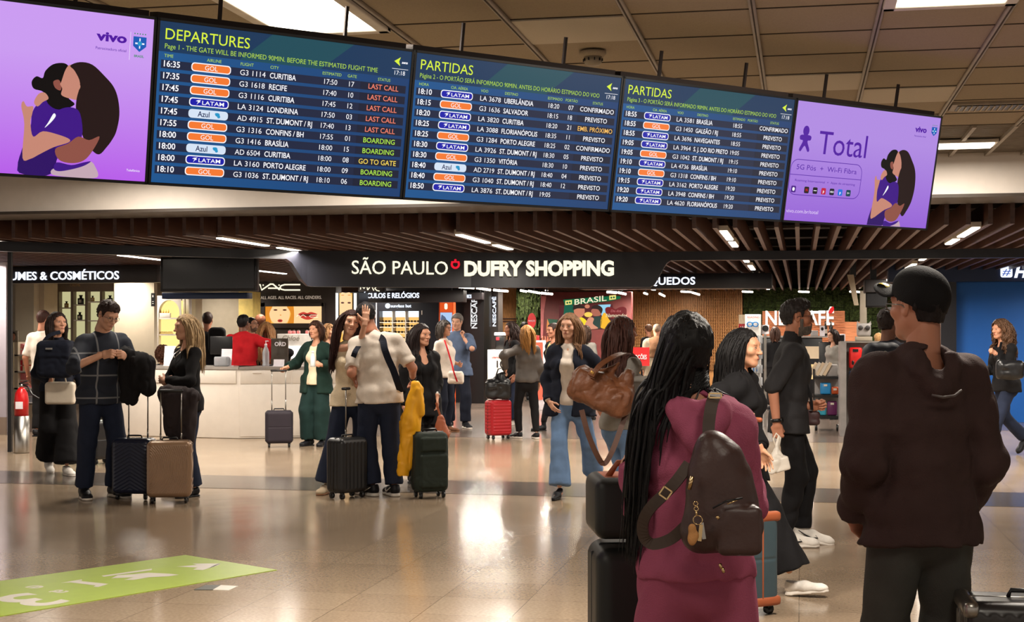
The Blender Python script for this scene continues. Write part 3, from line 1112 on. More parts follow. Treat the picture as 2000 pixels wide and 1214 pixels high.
# ================================================================ perfume shop at the left
M_GLOW = em('lit niche back', (206, 200, 150), 0.85)
M_GLOWY = em('yellow lit niche back', (255, 226, 140), 1.25)
M_GLOWW = em('lit white panel', (255, 250, 240), 1.3)
mb = MB(); fbf(mb, 30, 548, 66, 24.4, .5, M_CREAM); fbf(mb, 14, 548, 31, 25.0, .5, M_TILE2); struct(mb, 'wall_1')
mb = MB(); fbf(mb, 65, 548, 86, 24.6, .5, M_BEIGE); struct(mb, 'wall_2')
mb = MB(); fb(mb, -120, 480, 330, 521, 26.5, .2, pm('shop ceiling band', (150, 120, 104), rough=.6)); struct(mb, 'wall_3')
# niche cabinet
Yn = 25.6
t = thing('niche_cabinet', 'tall taupe cabinet of five lit niches showing perfume bottles', 'cabinet', tuple(AtY(154, 650, Yn).xy) + (0,))
m = MB()
fb(m, 82, 548, 224, 569, Yn, .4, M_TAUPE)
fbf(m, 82, 704, 224, Yn, .4, M_TAUPE)
xs = [(87, 109), (115, 138), (143, 166), (171, 195), (199, 222)]
edges = [82] + [v for a in xs for v in a] + [224]
for i in range(0, len(edges), 2):
    fb(m, edges[i], 569, edges[i + 1], 704, Yn, .13, M_TAUPE)
m.obj('carcass', t, world=True)
for a, b in xs:
    m = MB(); fb(m, a - 5, 569, b + 5, 704, Yn + .13, .03, M_GLOW); m.obj('lit_niche', t, world=True)
m = MB()
for (a, b), ys in zip(xs, ((598, 640, 675), (600, 640, 675), (594, 624, 670), (588, 625, 670), (592, 625, 670))):
    for y in ys:
        fb(m, a, y, b, y + 2.5, Yn + .01, .11, M_WHITE)
m.obj('shelf', t, world=True)
m = MB(); p = AtY(137, 559, Yn); put_text(m, 'CRÈME', (p.x, Yn - .01, p.z), (1, 0, 0), (0, 0, 1), .05, pm('gilt letters', (196, 160, 110), rough=.4), 'L', thick=.006); m.obj('lettering', t, world=True)
M_BOT = pm('black glass bottle', (24, 24, 22), rough=.15)
M_BOTG = pm('amber glass bottle', (190, 150, 70), rough=.15)


def perfume(px, py, s, mat, label, Y=Yn + .06, group=None):
    p = AtY(px, py, Y)
    t = thing('perfume_bottle', label, 'bottle', p, group=group)
    m = MB(); m.box((0, 0, .045 * s), (.085 * s, .05 * s, .09 * s), mat, bev=.008 * s); m.obj('bottle', t)
    m = MB(); m.lathe([(0, .09 * s), (.02 * s, .09 * s), (.02 * s, .12 * s), (.028 * s, .122 * s), (.028 * s, .135 * s), (0, .136 * s)], (0, 0, 0), M_BLACK, n=12); m.obj('stopper', t)
    m = MB(); m.box((0, -.0262 * s, .045 * s), (.04 * s, .004 * s, .045 * s), M_TILE2); m.obj('paper_label', t)


perfume(102, 598, 1.35, M_BOT, 'black square perfume bottle in the first lit niche')
perfume(130, 600, .9, M_BOTG, 'small amber perfume bottle in the second lit niche')
perfume(158, 594, 1.35, M_BOT, 'black square perfume bottle high in the third lit niche')
perfume(156, 624, 1.1, M_BOT, 'dark perfume bottle low in the third lit niche')
perfume(215, 592, 1.15, M_BOT, 'dark perfume bottle in the niche nearest the cream wall')
perfume(181, 588, .8, M_BOTG, 'amber perfume bottle high in the fourth lit niche')
# cream pillar and low wall
mb = MB(); fbf(mb, 223, 548, 301, 23.2, .12, M_CREAM); struct(mb, 'pillar')
t = thing('wall_sign', 'small black notice plate on the edge of the cream pillar', 'sign', tuple(AtY(299, 598, 23.15)))
m = MB(); fb(m, 295, 572, 302, 598, 23.15, .02, M_BLACK); m.obj('plate', t, world=True)
m = MB(); fb(m, 297, 588, 300, 589, 23.14, .004, M_WHITE); fb(m, 297, 592, 300, 593, 23.14, .004, M_WHITE); fb(m, 297.5, 576, 299.5, 580, 23.14, .004, M_WHITE); m.obj('symbol', t, world=True)

# gift display far left
Yg = 22.6
t = thing('gift_display', 'narrow lit shelf unit stacked with pink and red gift boxes behind the fire extinguisher', 'shelf unit', tuple(AtY(42, 800, Yg).xy) + (0,))
m = MB()
fbf(m, 24, 668, 35, Yg, .5, M_CREAM)
for y in (692, 724, 757, 786):
    fb(m, 14, y, 66, y + 3, Yg, .5, M_WHITE)
fbf(m, 33, 788, 66, Yg, .5, M_BEIGE)
m.obj('frame', t, world=True)
m = MB(); fb(m, 14, 668, 66, 788, Yg + .5, .02, M_GLOWW); m.obj('lit_back', t, world=True)
M_PINK = pm('pink gift card', (226, 130, 132), rough=.5)
M_REDG = pm('red gift card', (206, 34, 46), rough=.5)
M_CRM = pm('cream gift card', (236, 214, 178), rough=.5)
for (x0, y0, x1, y1, mt, lb) in ((36, 671, 45, 692, M_PINK, 'pink gift box on the top shelf nearest the post'), (46, 673, 60, 692, M_PINK, 'wider pink gift box on the top shelf'), (36, 703, 43, 724, M_REDG, 'red gift box beside the cream one on the second shelf'), (44, 702, 63, 724, M_CRM, 'cream gift box with a small emblem on the second shelf'),
                                (36, 728, 62, 757, M_PINK, 'large pink gift box on the third shelf'), (36, 764, 50, 786, M_TILE2, 'white gift box at the foot of the lit shelf unit'), (51, 762, 63, 786, pm('grey gift card', (150, 150, 160), rough=.5), 'grey gift box at the foot of the lit shelf unit')):
    p = AtY((x0 + x1) / 2, y1, Yg + .08)
    t2 = thing('gift_box', lb, 'box', p)
    m = MB(); fb(m, x0, y0, x1, y1, Yg + .08, .2, mt, bev=.004); m.obj('box', t2, world=True)
    m = MB(); fb(m, x0 + 1, (y0 + y1) / 2 - 1, x1 - 1, (y0 + y1) / 2 + 1, Yg + .075, .004, M_WHITE if mt is not M_CRM else M_REDG); m.obj('ribbon', t2, world=True)
# poster head at the far left
t = thing('advert_stand', 'small upright advert with a smiling face at the edge of the gift shelves', 'advert stand', tuple(AtY(25, 668, 22.3)))
m = MB(); fb(m, 14, 645, 35, 668, 22.3, .02, M_GREYWALL, bev=.003); fbf(m, 22, 667, 26, 22.32, .03, M_STEEL); m.obj('board', t, world=True)
m = MB()
p = AtY(24.5, 657, 22.285)
k = 22.5 / F
m.prism(ellp(0, 0, 6 * k, 9 * k), p, (1, 0, 0), (0, 0, 1), .003, pm('printed skin', (216, 150, 120), rough=.5))
m.prism([(-8 * k, 0), (-7 * k, 8 * k), (0, 11 * k), (7 * k, 8 * k), (8 * k, 0), (5 * k, 6 * k), (-5 * k, 6 * k)], p + Vector((0, -.004, 0)), (1, 0, 0), (0, 0, 1), .003, pm('printed hair', (40, 24, 20), rough=.5))
m.obj('printed_face', t, world=True)

# arched yellow niche unit
Ya = 23.9
t = thing('arched_display', 'white display unit with an arched yellow-lit niche and three shelves', 'shelf unit', tuple(AtY(330, 700, Ya).xy) + (0,))
m = MB()
k = Ya / F / CA
p0 = AtY(330, 713, Ya)
out = [(-27 * k, 0), (27 * k, 0), (27 * k, 143 * k), (-27 * k, 143 * k)]
arch = [(-23 * k, 0)] + [(23 * k * math.cos(a) + 0, 108 * k + 26 * k * math.sin(a)) for a in np.linspace(PI, 0, 14)] + [(23 * k, 0)]
# front plate with an arched opening, as a strip around it
outl = [(-27 * k, 0)] + [(-27 * k + 54 * k * i / 13, 143 * k) for i in range(14)] + [(27 * k, 0)]
vs = [p0 + Vector((a, 0, b)) for a, b in arch] + [p0 + Vector((a, 0, b)) for a, b in outl]
n = len(arch)
m.add(vs, [(i, i + n, i + 1 + n, i + 1) for i in range(n - 1)], M_WHITE)
vs = [p0 + Vector((a, 0, b)) for a, b in arch] + [p0 + Vector((a, .1, b)) for a, b in arch]
m.add(vs, [(i, i + 1, i + 1 + n, i + n) for i in range(n - 1)], M_WHITE)
m.box((p0.x, Ya + .16, p0.z / 2), (54 * k, .3, p0.z), M_WHITE)
m.obj('carcass', t, world=True)
m = MB(); m.box((p0.x, Ya + .11, p0.z + 66 * k), (50 * k, .02, 134 * k), M_GLOWY); m.obj('lit_back', t, world=True)
for y in (620, 652, 690):
    m = MB(); fb(m, 307, y, 353, y + 3, Ya + .01, .09, M_WHITE); m.obj('shelf', t, world=True)
for i, (x, y, lb) in enumerate(((314, 620, 'topmost'), (319, 620, 'topmost'), (324, 620, 'topmost'), (329, 620, 'topmost'), (314, 690, 'lowest'), (319, 690, 'lowest'), (324, 690, 'lowest'), (329, 690, 'lowest'), (334, 690, 'lowest'))):
    p = AtY(x, y, Ya + .06)
    mm = MB(); h = .14 if y == 620 else .08
    mm.lathe([(0, 0), (.014, 0), (.014, h * .8), (.008, h * .85), (.008, h), (0, h)], p, pm('gold tube', (206, 160, 70), rough=.25, metal=.6), n=8)
    tag(mm.obj('perfume_tube'), 'slim gold tube standing on the %s shelf of the arched niche' % lb, 'bottle', 'gold tubes on the %s shelf of the arched niche' % lb)
for (x, y, w, lb) in ((322, 620, 15, 'small white sign block in front of the gold tubes'),):
    mm = MB(); fb(mm, 306, 611, 332, 620, Ya + .02, .05, M_WHITE, bev=.004); tag(mm.obj('counter_card'), lb, 'card')
mm = MB()
for i in range(7):
    p = AtY(314 + i * 3.6, 650.5, Ya + .055); mm.box((p.x, p.y, p.z + .02), (.018, .05, .018), M_BOTG, bev=.003)
p = AtY(325, 652, Ya + .055); mm.box((p.x, p.y, p.z + .007), (.24, .08, .013), M_BOTG)
tag(mm.obj('makeup_tray'), 'gold tray of small samples on the middle arched shelf', 'tray')
# fluted white posts and walls behind the counter
mb = MB()
for (a, b) in ((355, 361), (362.5, 370)):
    fbf(mb, a, 577, b, 24.2, .12, M_WHITE, bev=.02)
fbf(mb, 370, 583, 382, 25.2, .3, M_CREAM)
struct(mb, 'pillar_1')
mb = MB(); fbf(mb, 380, 570, 468, 27.2, .2, M_GREYWALL); struct(mb, 'wall_4')
mb = MB(); fbf(mb, 466, 570, 494, 26.4, .4, pm('yellow wall', (232, 206, 120), rough=.6)); struct(mb, 'wall_5')

# ================================================================ white service counter
t = thing('service_counter', 'white shop counter with a grey top, drawers facing the hall', 'counter', tuple(AtY(450, 800, 19.9).xy) + (0,))
c0 = AtY(215, 800, 19.2); c1 = AtY(467, 800, 18.95); c2 = AtY(670, 800, 19.55)


def wallbox(m, a, b, z0, z1, th, mat, bev=0.0, push=0.0):
    a, b = Vector((a.x, a.y, 0)), Vector((b.x, b.y, 0))
    e = (b - a); n = Vector((-e.y, e.x, 0)).normalized()
    c = (a + b) / 2 + n * (th / 2 + push)
    m.box((c.x, c.y, (z0 + z1) / 2), (e.length, th, z1 - z0), mat, M=Rz(math.atan2(e.y, e.x)), bev=bev)


m = MB(); wallbox(m, c0, c1, .004, .98, .7, M_COUNTER, bev=.006); wallbox(m, c1, c2, .004, .98, .7, M_COUNTER, bev=.006); m.obj('body', t, world=True)
m = MB(); wallbox(m, c0, c1, .98, 1.02, .74, M_COUNTERTOP, push=-.02); wallbox(m, c1, c2, .98, 1.02, .74, M_COUNTERTOP, push=-.02); m.obj('worktop', t, world=True)
for (s0, s1) in ((0.01, .49), (.51, .99)):
    a = c1 + (c2 - c1) * s0; b = c1 + (c2 - c1) * s1
    m = MB(); wallbox(m, a, b, .78, .965, .02, M_COUNTER, bev=.004, push=-.014); dr = m.obj('drawer', t, world=True)
    g = MB(); wallbox(g, a + (b - a) * .25, a + (b - a) * .42, .925, .945, .02, M_WHITE, bev=.004, push=-.03); g.obj('handle', dr, world=True)
a = c0 + (c1 - c0) * .01; b = c0 + (c1 - c0) * .98
m = MB(); wallbox(m, a, b, .78, .965, .02, M_COUNTER, bev=.004, push=-.014); m.obj('drawer', t, world=True)
m = MB(); wallbox(m, c1 + (c2 - c1) * .012, c2, .03, .765, .02, M_COUNTER, bev=.004, push=-.014); m.obj('panel', t, world=True)

M_CARD = pm('white card', (224, 218, 224), rough=.4)
M_CLEAR = pm('clear plastic', (220, 224, 230), rough=.1, trans=.6, ior=1.2)


def oncounter(px, dy=.3):
    """a point on the counter top"""
    xp = (px - CX) / F
    s = c1 if px > 467 else c0
    e = (c2 - c1) if px > 467 else (c1 - c0)
    dx, dy_ = xp * CA - SA, xp * SA + CA
    det = dx * -e.y + e.x * dy_
    k = (s.x * -e.y + e.x * s.y) / det
    n = Vector((-e.y, e.x)).normalized()
    return Vector((dx * k + n.x * dy, dy_ * k + n.y * dy, 1.02))


def card(px, w, h, label, dy=.2, mat=None):
    p = oncounter(px, dy)
    m = MB(); m.box((0, .012, h / 2), (w, .006, h), mat or M_CARD, M=Matrix.Rotation(-.15, 3, 'X')); m.box((0, .03, .006), (w, .1, .012), mat or M_CARD)
    o = m.obj('counter_card', origin=(0, 0, 0)); o.location = p
    tag(o, label, 'card stand')


card(316, .17, .29, 'white upright card on the counter beside a head of curly hair')
card(428, .16, .25, 'white upright card on the counter between the blonde woman and the red jacket')
card(545, .16, .10, 'low white card on the counter in front of the woman with long fair hair', .1)
p = oncounter(408, .35)
t = thing('cash_screen', 'back of a dark cash desk screen on the counter beside the red jacket', 'monitor', p)
m = MB(); m.box((0, 0, .30), (.34, .03, .26), M_BLACK, bev=.008); m.obj('display', t)
m = MB(); m.box((0, .03, .1), (.05, .03, .2), M_BLACK); m.box((0, .03, .008), (.2, .16, .016), M_BLACK, bev=.004); m.obj('stand', t)
p = oncounter(423, .15)
t = thing('sweet_jar', 'clear box of red sweets on the counter', 'jar', p)
m = MB(); m.box((0, 0, .07), (.2, .13, .14), M_CLEAR, bev=.02); m.obj('box', t)
m = MB()
for k in range(9):
    m.ball((rnd.uniform(-.07, .07), rnd.uniform(-.04, .04), .03 + .012 * (k % 3)), .022, M_REDG, n=8)
m.obj('sweets', t)['kind'] = 'stuff'
p = oncounter(521, .25)
t = thing('hand_sanitiser', 'tall clear pump bottle on the counter beside long fair hair', 'bottle', p)
m = MB(); m.lathe([(0, 0), (.05, 0), (.052, .02), (.045, .05), (.05, .08), (.05, .2), (.03, .26), (.018, .28), (.018, .3), (0, .3)], (0, 0, 0), M_CLEAR, n=16); m.obj('bottle', t)
m = MB(); m.lathe([(0, .3), (.02, .3), (.02, .32), (.005, .325), (.005, .36), (0, .36)], (0, 0, 0), M_CARD, n=10); m.box((.015, 0, .362), (.05, .014, .012), M_CARD, bev=.003); m.obj('pump', t)
p = oncounter(550, .45)
t = thing('acrylic_stand', 'dark glossy brand stand lettered ord standing on the counter', 'card stand', p)
m = MB(); m.box((0, 0, .2), (.26, .03, .4), pm('smoked acrylic', (70, 62, 54), rough=.15), bev=.005); m.box((0, 0, .01), (.3, .14, .02), M_BLACK, bev=.004); m.obj('plate', t)
m = MB(); put_text(m, 'ORD', (.1, -.018, .29), (1, 0, 0), (0, 0, 1), .055, M_CARD, 'R', bold=.03, thick=.003); m.obj('lettering', t)

# ================================================================ make-up brand wall and column
Ym = 27.6
M_MAC = pm('dark brown wall', (40, 30, 28), rough=.4)
t = thing('brand_wall', 'dark make-up stand wall with lit white brand letters and a lit poster pair', 'shop wall', tuple(AtY(574, 700, Ym).xy) + (0,))
m = MB(); fbf(m, 493, 540, 656, Ym, .35, M_MAC); m.obj('wall_panel', t, world=True)
m = MB(); fb(m, 509, 591, 632, 598, Ym - .06, .1, M_MAC); fb(m, 509, 631, 632, 640, Ym - .06, .1, M_MAC); fb(m, 509, 591, 517, 640, Ym - .06, .1, M_MAC); fb(m, 628, 591, 634, 640, Ym - .06, .1, M_MAC); m.obj('poster_frame', t, world=True)
kk = Ym / F / CA
K = lambda px, py, y=0: AtY(px, py, Ym - y)
m = MB()
# brand mark: three thick zigzag strokes with rounded corners
stroke = [[(498, 561), (504, 555.5), (508, 555.5), (511, 566), (528, 554.5), (533, 554.5), (546, 565.5)], [(524, 562.5), (546, 562.5)], [(586, 555.5), (556, 555.5), (549, 557.5), (547, 561), (549, 564.5), (556, 566), (586, 566)]]
for st in stroke:
    m.tube([K(x, y, .03) for x, y in st], (1.5 * kk), M_SIGNW, n=6)
for x, y in ((514, 556.5), (545, 556.5)):
    m.ball(K(x, y, .03), 1.5 * kk, M_SIGNW, n=8)
m.obj('brand_mark', t, world=True)
m = MB(); p = K(509, 584, .01); q = K(628, 584, .01); put_text(m, 'ALL AGES. ALL RACES. ALL GENDERS.', p, (1, 0, 0), (0, 0, 1), 6.2 * kk, em('dim sign letters', (200, 180, 160), .8), fit=q.x - p.x, thick=.004); m.obj('lettering', t, world=True)
E_PO1 = em('poster glow', (255, 190, 90), 1.1)
E_PO2 = em('poster skin', (250, 206, 150), 1.1)
E_PO3 = em('poster hair', (226, 140, 40), 1.0)
E_PO4 = em('poster lips', (206, 62, 50), 1.0)
E_POD = em('poster dark', (90, 40, 30), .9)
pxp = lambda m, pts, lay, mat: m.prism(pts, K(0, 0, 0) * 0 + Vector((0, Ym - .012 - .003 * lay, 0)), (1, 0, 0), (0, 0, 1), 0, mat)


def ppoly(m, pts, lay, mat, Y=Ym, off=.012):
    vs = [AtY(x, y, Y - off - .003 * lay) for x, y in pts]
    m.add(vs, [tuple(range(len(vs)))], mat)


m = MB(); ppoly(m, [(517, 597), (628, 597), (628, 633), (517, 633)], 0, E_PO1)
ppoly(m, [(574, 597), (628, 597), (628, 633), (574, 633)], 1, E_PO2)
ppoly(m, blob([(527, 597), (560, 597), (566, 612), (560, 630), (545, 634), (532, 628), (525, 612)]), 1, E_PO2)
ppoly(m, blob([(518, 597), (532, 597), (526, 612), (530, 632), (518, 633)]), 2, E_PO3)
ppoly(m, blob([(560, 597), (573, 598), (573, 633), (562, 632), (568, 612)]), 2, E_PO3)
for x in (538, 556):
    ppoly(m, ellp(x, 605, 4, 1.6, 10), 3, E_POD)
ppoly(m, ellp(547, 626, 5, 3, 12), 3, E_PO4)
ppoly(m, ellp(547, 626, 3, 1, 10), 4, E_POD)
ppoly(m, ellp(548, 615, 1.5, 1, 8), 3, E_PO3)
ppoly(m, blob([(582, 614), (592, 609), (600, 611), (608, 609), (620, 614), (610, 622), (600, 624), (590, 621)]), 3, E_PO4)
ppoly(m, blob([(584, 614), (600, 613), (618, 614), (600, 617)]), 4, E_POD)
m.obj('lit_poster', t, world=True)
m = MB()
for st in ([(579, 618), (582, 615), (584, 615), (586, 618.5), (592, 614.5), (598, 618.5)], [(621, 615), (607, 615), (604, 617), (607, 619), (621, 619)]):
    m.tube([K(x, y, .035) for x, y in st], .5 * kk, M_SIGNW, n=5)
m.obj('poster_brand_mark', t, world=True)
m = MB(); fb(m, 492, 646, 640, 652, Ym - .5, .5, M_MAC); m.obj('shelf', t, world=True)
# white lit make-up counter under it
t = thing('makeup_counter', 'white make-up counter with pale script lettering under the dark brand wall', 'counter', tuple(AtY(590, 700, 25.6).xy) + (0,))
m = MB(); fbf(m, 541, 652, 642, 25.6, .6, pm('glossy white', (226, 220, 214), rough=.2), bev=.01); m.obj('body', t, world=True)
m = MB(); p = AtY(551, 665, 25.59); put_text(m, 'Chloé', p, (1, 0, 0), (0, 0, 1), .10, M_GREYWALL, shear=.3, thick=.004); m.obj('lettering', t, world=True)
m = MB(); fb(m, 560, 675, 642, 700, 25.57, .03, M_GLOWW); m.obj('lit_shelf', t, world=True)
for i, px in enumerate((566, 583, 600, 574, 620)):
    p = AtY(px, 652, 25.75)
    m = MB(); m.box((0, 0, .03), (.06, .05, .06), M_PINK, bev=.006); m.box((0, 0, .07), (.03, .03, .02), M_STEEL, bev=.003)
    o = m.obj('powder_pot', origin=(0, 0, 0)); o.location = p + Vector((0, 0, .002))
    tag(o, 'tiny pink make-up pot on the white script-lettered counter', 'pot', 'make-up pots on the white counter')
# square column with tall face posters
Yc = 26.2
t = thing('poster_column', 'tall lit column with a stretched orange face poster between white edges', 'light column', tuple(AtY(678, 700, Yc).xy) + (0,))
m = MB(); fbf(m, 655, 571, 701, Yc, .6, M_BLACK); m.obj('body', t, world=True)
m = MB(); ppoly(m, [(663, 572), (688, 572), (688, 700), (663, 700)], 0, E_PO1, Yc)
ppoly(m, blob([(665, 575), (675, 572), (686, 575), (687, 620), (680, 660), (672, 660), (664, 620)]), 1, E_PO2, Yc)
for x in (669, 682):
    ppoly(m, ellp(x, 591, 3.4, 1.8, 10), 2, E_POD, Yc)
    ppoly(m, ellp(x, 576, 3.4, .8, 10), 2, E_PO3, Yc)
ppoly(m, ellp(675.5, 640, 5, 3, 10), 2, E_PO4, Yc)
m.obj('lit_poster', t, world=True)
m = MB(); fb(m, 655.5, 572, 660, 700, Yc - .02, .02, M_GLOWW); fb(m, 691, 572, 696, 700, Yc - .02, .02, M_GLOWW); m.obj('light_edge', t, world=True)
t = thing('brand_sign', 'second lit make-up brand mark high beside the stretched face column', 'sign', tuple(AtY(725, 566, 26.9)))
m = MB(); fb(m, 700, 553, 752, 569, 26.9, .08, M_MAC); fb(m, 720, 540, 724, 554, 26.92, .04, M_BLACK); m.obj('board', t, world=True)
m = MB()
for st in ([(704, 565), (705, 557), (711, 563), (716, 557), (718, 566)], [(718, 566), (725, 557), (730, 567)], [(748, 559), (736, 559), (732, 563), (736, 567), (741, 568)]):
    m.tube([AtY(x, y, 26.87) for x, y in st], .011, M_SIGNW, n=6)
m.obj('brand_mark', t, world=True)

# ================================================================ sunglasses shop
Ys = 29.6
t = thing('sunglasses_shop', 'dark shop wall with a lit cabinet of sunglasses under a round white emblem', 'shop wall', tuple(AtY(780, 700, Ys).xy) + (0,))
m = MB(); fbf(m, 701, 556, 741, Ys, .4, M_DARK); fbf(m, 818, 556, 906, Ys, .4, M_DARK); fb(m, 741, 556, 818, 607, Ys, .4, M_DARK); fbf(m, 741, 706, 818, Ys, .4, M_DARK); m.obj('wall_panel', t, world=True)
E_SUN = em('lit sunglasses cabinet', (250, 196, 112), 1.05)
m = MB(); fb(m, 741, 607, 818, 706, Ys + .3, .02, E_SUN); m.obj('lit_cabinet_back', t, world=True)
m = MB(); fb(m, 741, 607, 818, 619, Ys + .25, .03, em('lit header', (236, 246, 255), 1.3)); m.obj('lit_header', t, world=True)
m = MB()
for y in (629, 638, 650, 661, 672, 684, 695):
    fb(m, 741, y, 818, y + 1.2, Ys + .02, .28, M_TILE2)
for x in (765.5, 791):
    fb(m, x, 607, x + 1.2, 706, Ys + .02, .28, M_TILE2)
m.obj('shelf', t, world=True)
m = MB(); q = AtY(757, 597, Ys - .02); m.prism(ellp(0, 0, 5.2 * Ys / F, 5.2 * Ys / F), q, (1, 0, 0), (0, 0, 1), .02, M_SIGNC); m.obj('round_emblem', t, world=True)
m = MB(); p = AtY(763, 600, Ys - .02); q = AtY(803, 600, Ys - .02); put_text(m, 'sunglass hut', p, (1, 0, 0), (0, 0, 1), 6 * Ys / F, M_SIGNC, bold=.02, fit=q.x - p.x, thick=.01); m.obj('lettering', t, world=True)
m = MB(); p = AtY(823, 614, Ys - .01); put_text(m, '1', p, (1, 0, 0), (0, 0, 1), 8 * Ys / F, M_TILE2, bold=.02, thick=.01); fb(m, 734, 586, 735.5, 660, Ys - .03, .03, M_CARD); m.obj('trim_strip', t, world=True)
glassm = pm('dark lens', (26, 18, 14), rough=.2)


def glasses_proto():
    m = MB()
    for s in (-1, 1):
        m.prism(ellp(s * .034, .02, .028, .021, 12), (0, -.002, 0), (1, 0, 0), (0, 0, 1), .004, glassm)
        m.tube([(s * .06, 0, .025), (s * .062, .1, .022), (s * .06, .13, .008)], .0025, glassm, n=4)
    m.tube([(-.01, 0, .028), (.01, 0, .028)], .003, glassm, n=4)
    return m.obj('sunglasses', origin=(0, 0, 0))


gp = glasses_proto(); first = True
for row, y in enumerate((629, 638, 650, 661, 672, 684, 695)):
    for c in range(12):
        px = 744.5 + c * 6.3
        o = gp if first else gp.copy()
        if not first:
            sc.collection.objects.link(o)
        first = False
        o.location = AtY(px, y - .3, Ys + .14)
        tag(o, 'tiny pair of dark sunglasses on a lit shelf of the sunglasses cabinet', 'sunglasses', 'sunglasses on the lit cabinet shelves')
t = thing('wall_notice', 'small round white notice on the dark wall above the raised hand', 'sign', tuple(AtY(728, 614, Ys - .1)))
m = MB(); fb(m, 723, 606, 733, 620, Ys - .1, .02, M_CARD); m.obj('plate', t, world=True)
m = MB(); q = AtY(728, 611, Ys - .105); m.prism(ellp(0, 0, 3.4 * Ys / F, 3.4 * Ys / F), q, (1, 0, 0), (0, 0, 1), .004, M_BLACK); m.obj('symbol', t, world=True)

# orange totem
Yt = 28.4
t = thing('advert_totem', 'orange lit advert totem with a white mark over a pale blue picture', 'advert stand', tuple(AtY(871, 750, Yt).xy) + (0,))
m = MB(); fbf(m, 857, 585, 885.5, Yt, .2, pm('orange totem', (214, 84, 28), rough=.4)); m.obj('body', t, world=True)
m = MB(); ppoly(m, [(859, 588), (884, 588), (884, 609), (859, 609)], 0, em('orange panel', (226, 84, 30), 1.0), Yt); m.obj('lit_header', t, world=True)
m = MB(); ppoly(m, [(860, 610), (883, 610), (883, 700), (860, 700)], 0, em('pale blue picture', (176, 206, 246), 1.0), Yt)
ppoly(m, blob([(861, 622), (867, 617), (872, 624), (874, 640), (872, 700), (861, 700)]), 1, em('grey figure', (92, 104, 136), .9), Yt)
m.obj('lit_picture', t, world=True)
m = MB(); ppoly(m, rrect(868, 592, 874, 604, 3), 1, M_SIGNW, Yt); m.obj('white_mark', t, world=True)

# coffee stand posts
for (x0, x1, yb, lab, Yk, s0, sz) in ((906, 945, 590, 'wide dark coffee column with the white word Nescafé climbing it', 29.2, 641, 15), (953, 973, 576, 'narrow dark coffee column with the small white word Nescafé climbing it', 31.0, 637, 9)):
    t = thing('coffee_column', lab, 'advert column', tuple(AtY((x0 + x1) / 2, 700, Yk).xy) + (0,))
    m = MB(); fbf(m, x0, 566, x1, Yk, .5, M_BLACK if x0 < 950 else pm('grey column', (66, 60, 58), rough=.4)); m.obj('body', t, world=True)
    m = MB()
    px = x0 + (25.5 if x0 < 950 else 15.5)
    p = AtY(px, s0, Yk - .01); d = Yk / ((px - CX) / F * SA + CA)
    put_text(m, 'NESCAFÉ', p, (0, 0, 1), (-1, 0, 0), sz * .72 / F * d, M_SIGNC if x0 > 950 else em('white column letters', (240, 240, 240), 1.0), bold=.02, fit=(66 if x0 < 950 else 58) / F * d, thick=.006)
    if x0 < 950:
        q = AtY(px - 11.5, s0 - 4, Yk - .01); m.box((q.x, Yk - .012, q.z + 23 / F * d), (.015, .006, 46 / F * d), em('white column letters', (240, 240, 240), 1.0))
    m.obj('lettering', t, world=True)
mb = MB(); fbf(mb, 944, 566, 954, 30.5, .3, M_BLACK); struct(mb, 'wall_6')
# timber wall
mb = MB(); fbf(mb, 973, 562, 1011, 33.0, .3, M_WOODW)
for y in (621, 626):
    fb(mb, 973, y, 1011, y + 2, 32.97, .03, M_WOODB)
struct(mb, 'wall_7')


def moss(name, px0, py0, px1, py1, Y, rough=.06, n=(70, 40), seed=1):
    a = AtY(px0, py1, Y); b = AtY(px1, py0, Y)
    r = np.random.RandomState(seed)
    nx, nz = n
    h = r.rand(nz + 1, nx + 1)
    for _ in range(1):
        h = (h + np.roll(h, 1, 0) + np.roll(h, 1, 1)) / 3 * 1.5
    low = r.rand(nz // 6 + 2, nx // 6 + 2)
    m = MB(); vs = []; fs = []
    for j in range(nz + 1):
        for i in range(nx + 1):
            vs.append((a.x + (b.x - a.x) * i / nx, Y - rough * h[j, i] - rough * 2 * low[j // 6, i // 6], a.z + (b.z - a.z) * j / nz))
    for j in range(nz):
        for i in range(nx):
            q = j * (nx + 1) + i
            fs.append((q, q + 1, q + nx + 2, q + nx + 1))
    m.add(vs, fs, M_MOSS)
    o = m.obj(name)
    o['kind'] = 'stuff'
    return o


mb = MB(); fbf(mb, 1009, 562, 1060, 32.4, .3, M_VOID); struct(mb, 'wall_8')
tag(moss('moss_panel', 1010, 566, 1057, 700, 32.38, seed=2), 'narrow green moss wall behind the round red disc', 'plant wall')
t = thing('round_sign', 'round red disc sign hanging before the narrow moss wall', 'sign', tuple(AtY(1040, 640, 30.5)))
m = MB(); q = AtY(1038.5, 626, 30.5); k = 31 / F; m.prism(ellp(0, 0, 8.2 * k, 15 * k, 28), q, (1, 0, 0), (0, 0, 1), .04, pm('red sign board', (206, 36, 40), rough=.4)); m.obj('disc', t, world=True)
m = MB(); put_text(m, 'PROMOÇÕES', q + Vector((0, -.006, -.02)), (1, 0, 0), (0, 0, 1), 3 * k, M_CARD, 'C', fit=13 * k, thick=.004); m.obj('lettering', t, world=True)
m = MB(); m.tube([q + Vector((0, .03, -14 * k)), (q.x, q.y + .03, .02)], .012, M_STEEL, n=8); m.lathe([(0, 0), (.16, 0), (.16, .012), (0, .02)], (q.x, q.y + .03, .003), M_STEEL, n=20); m.obj('pole', t, world=True)

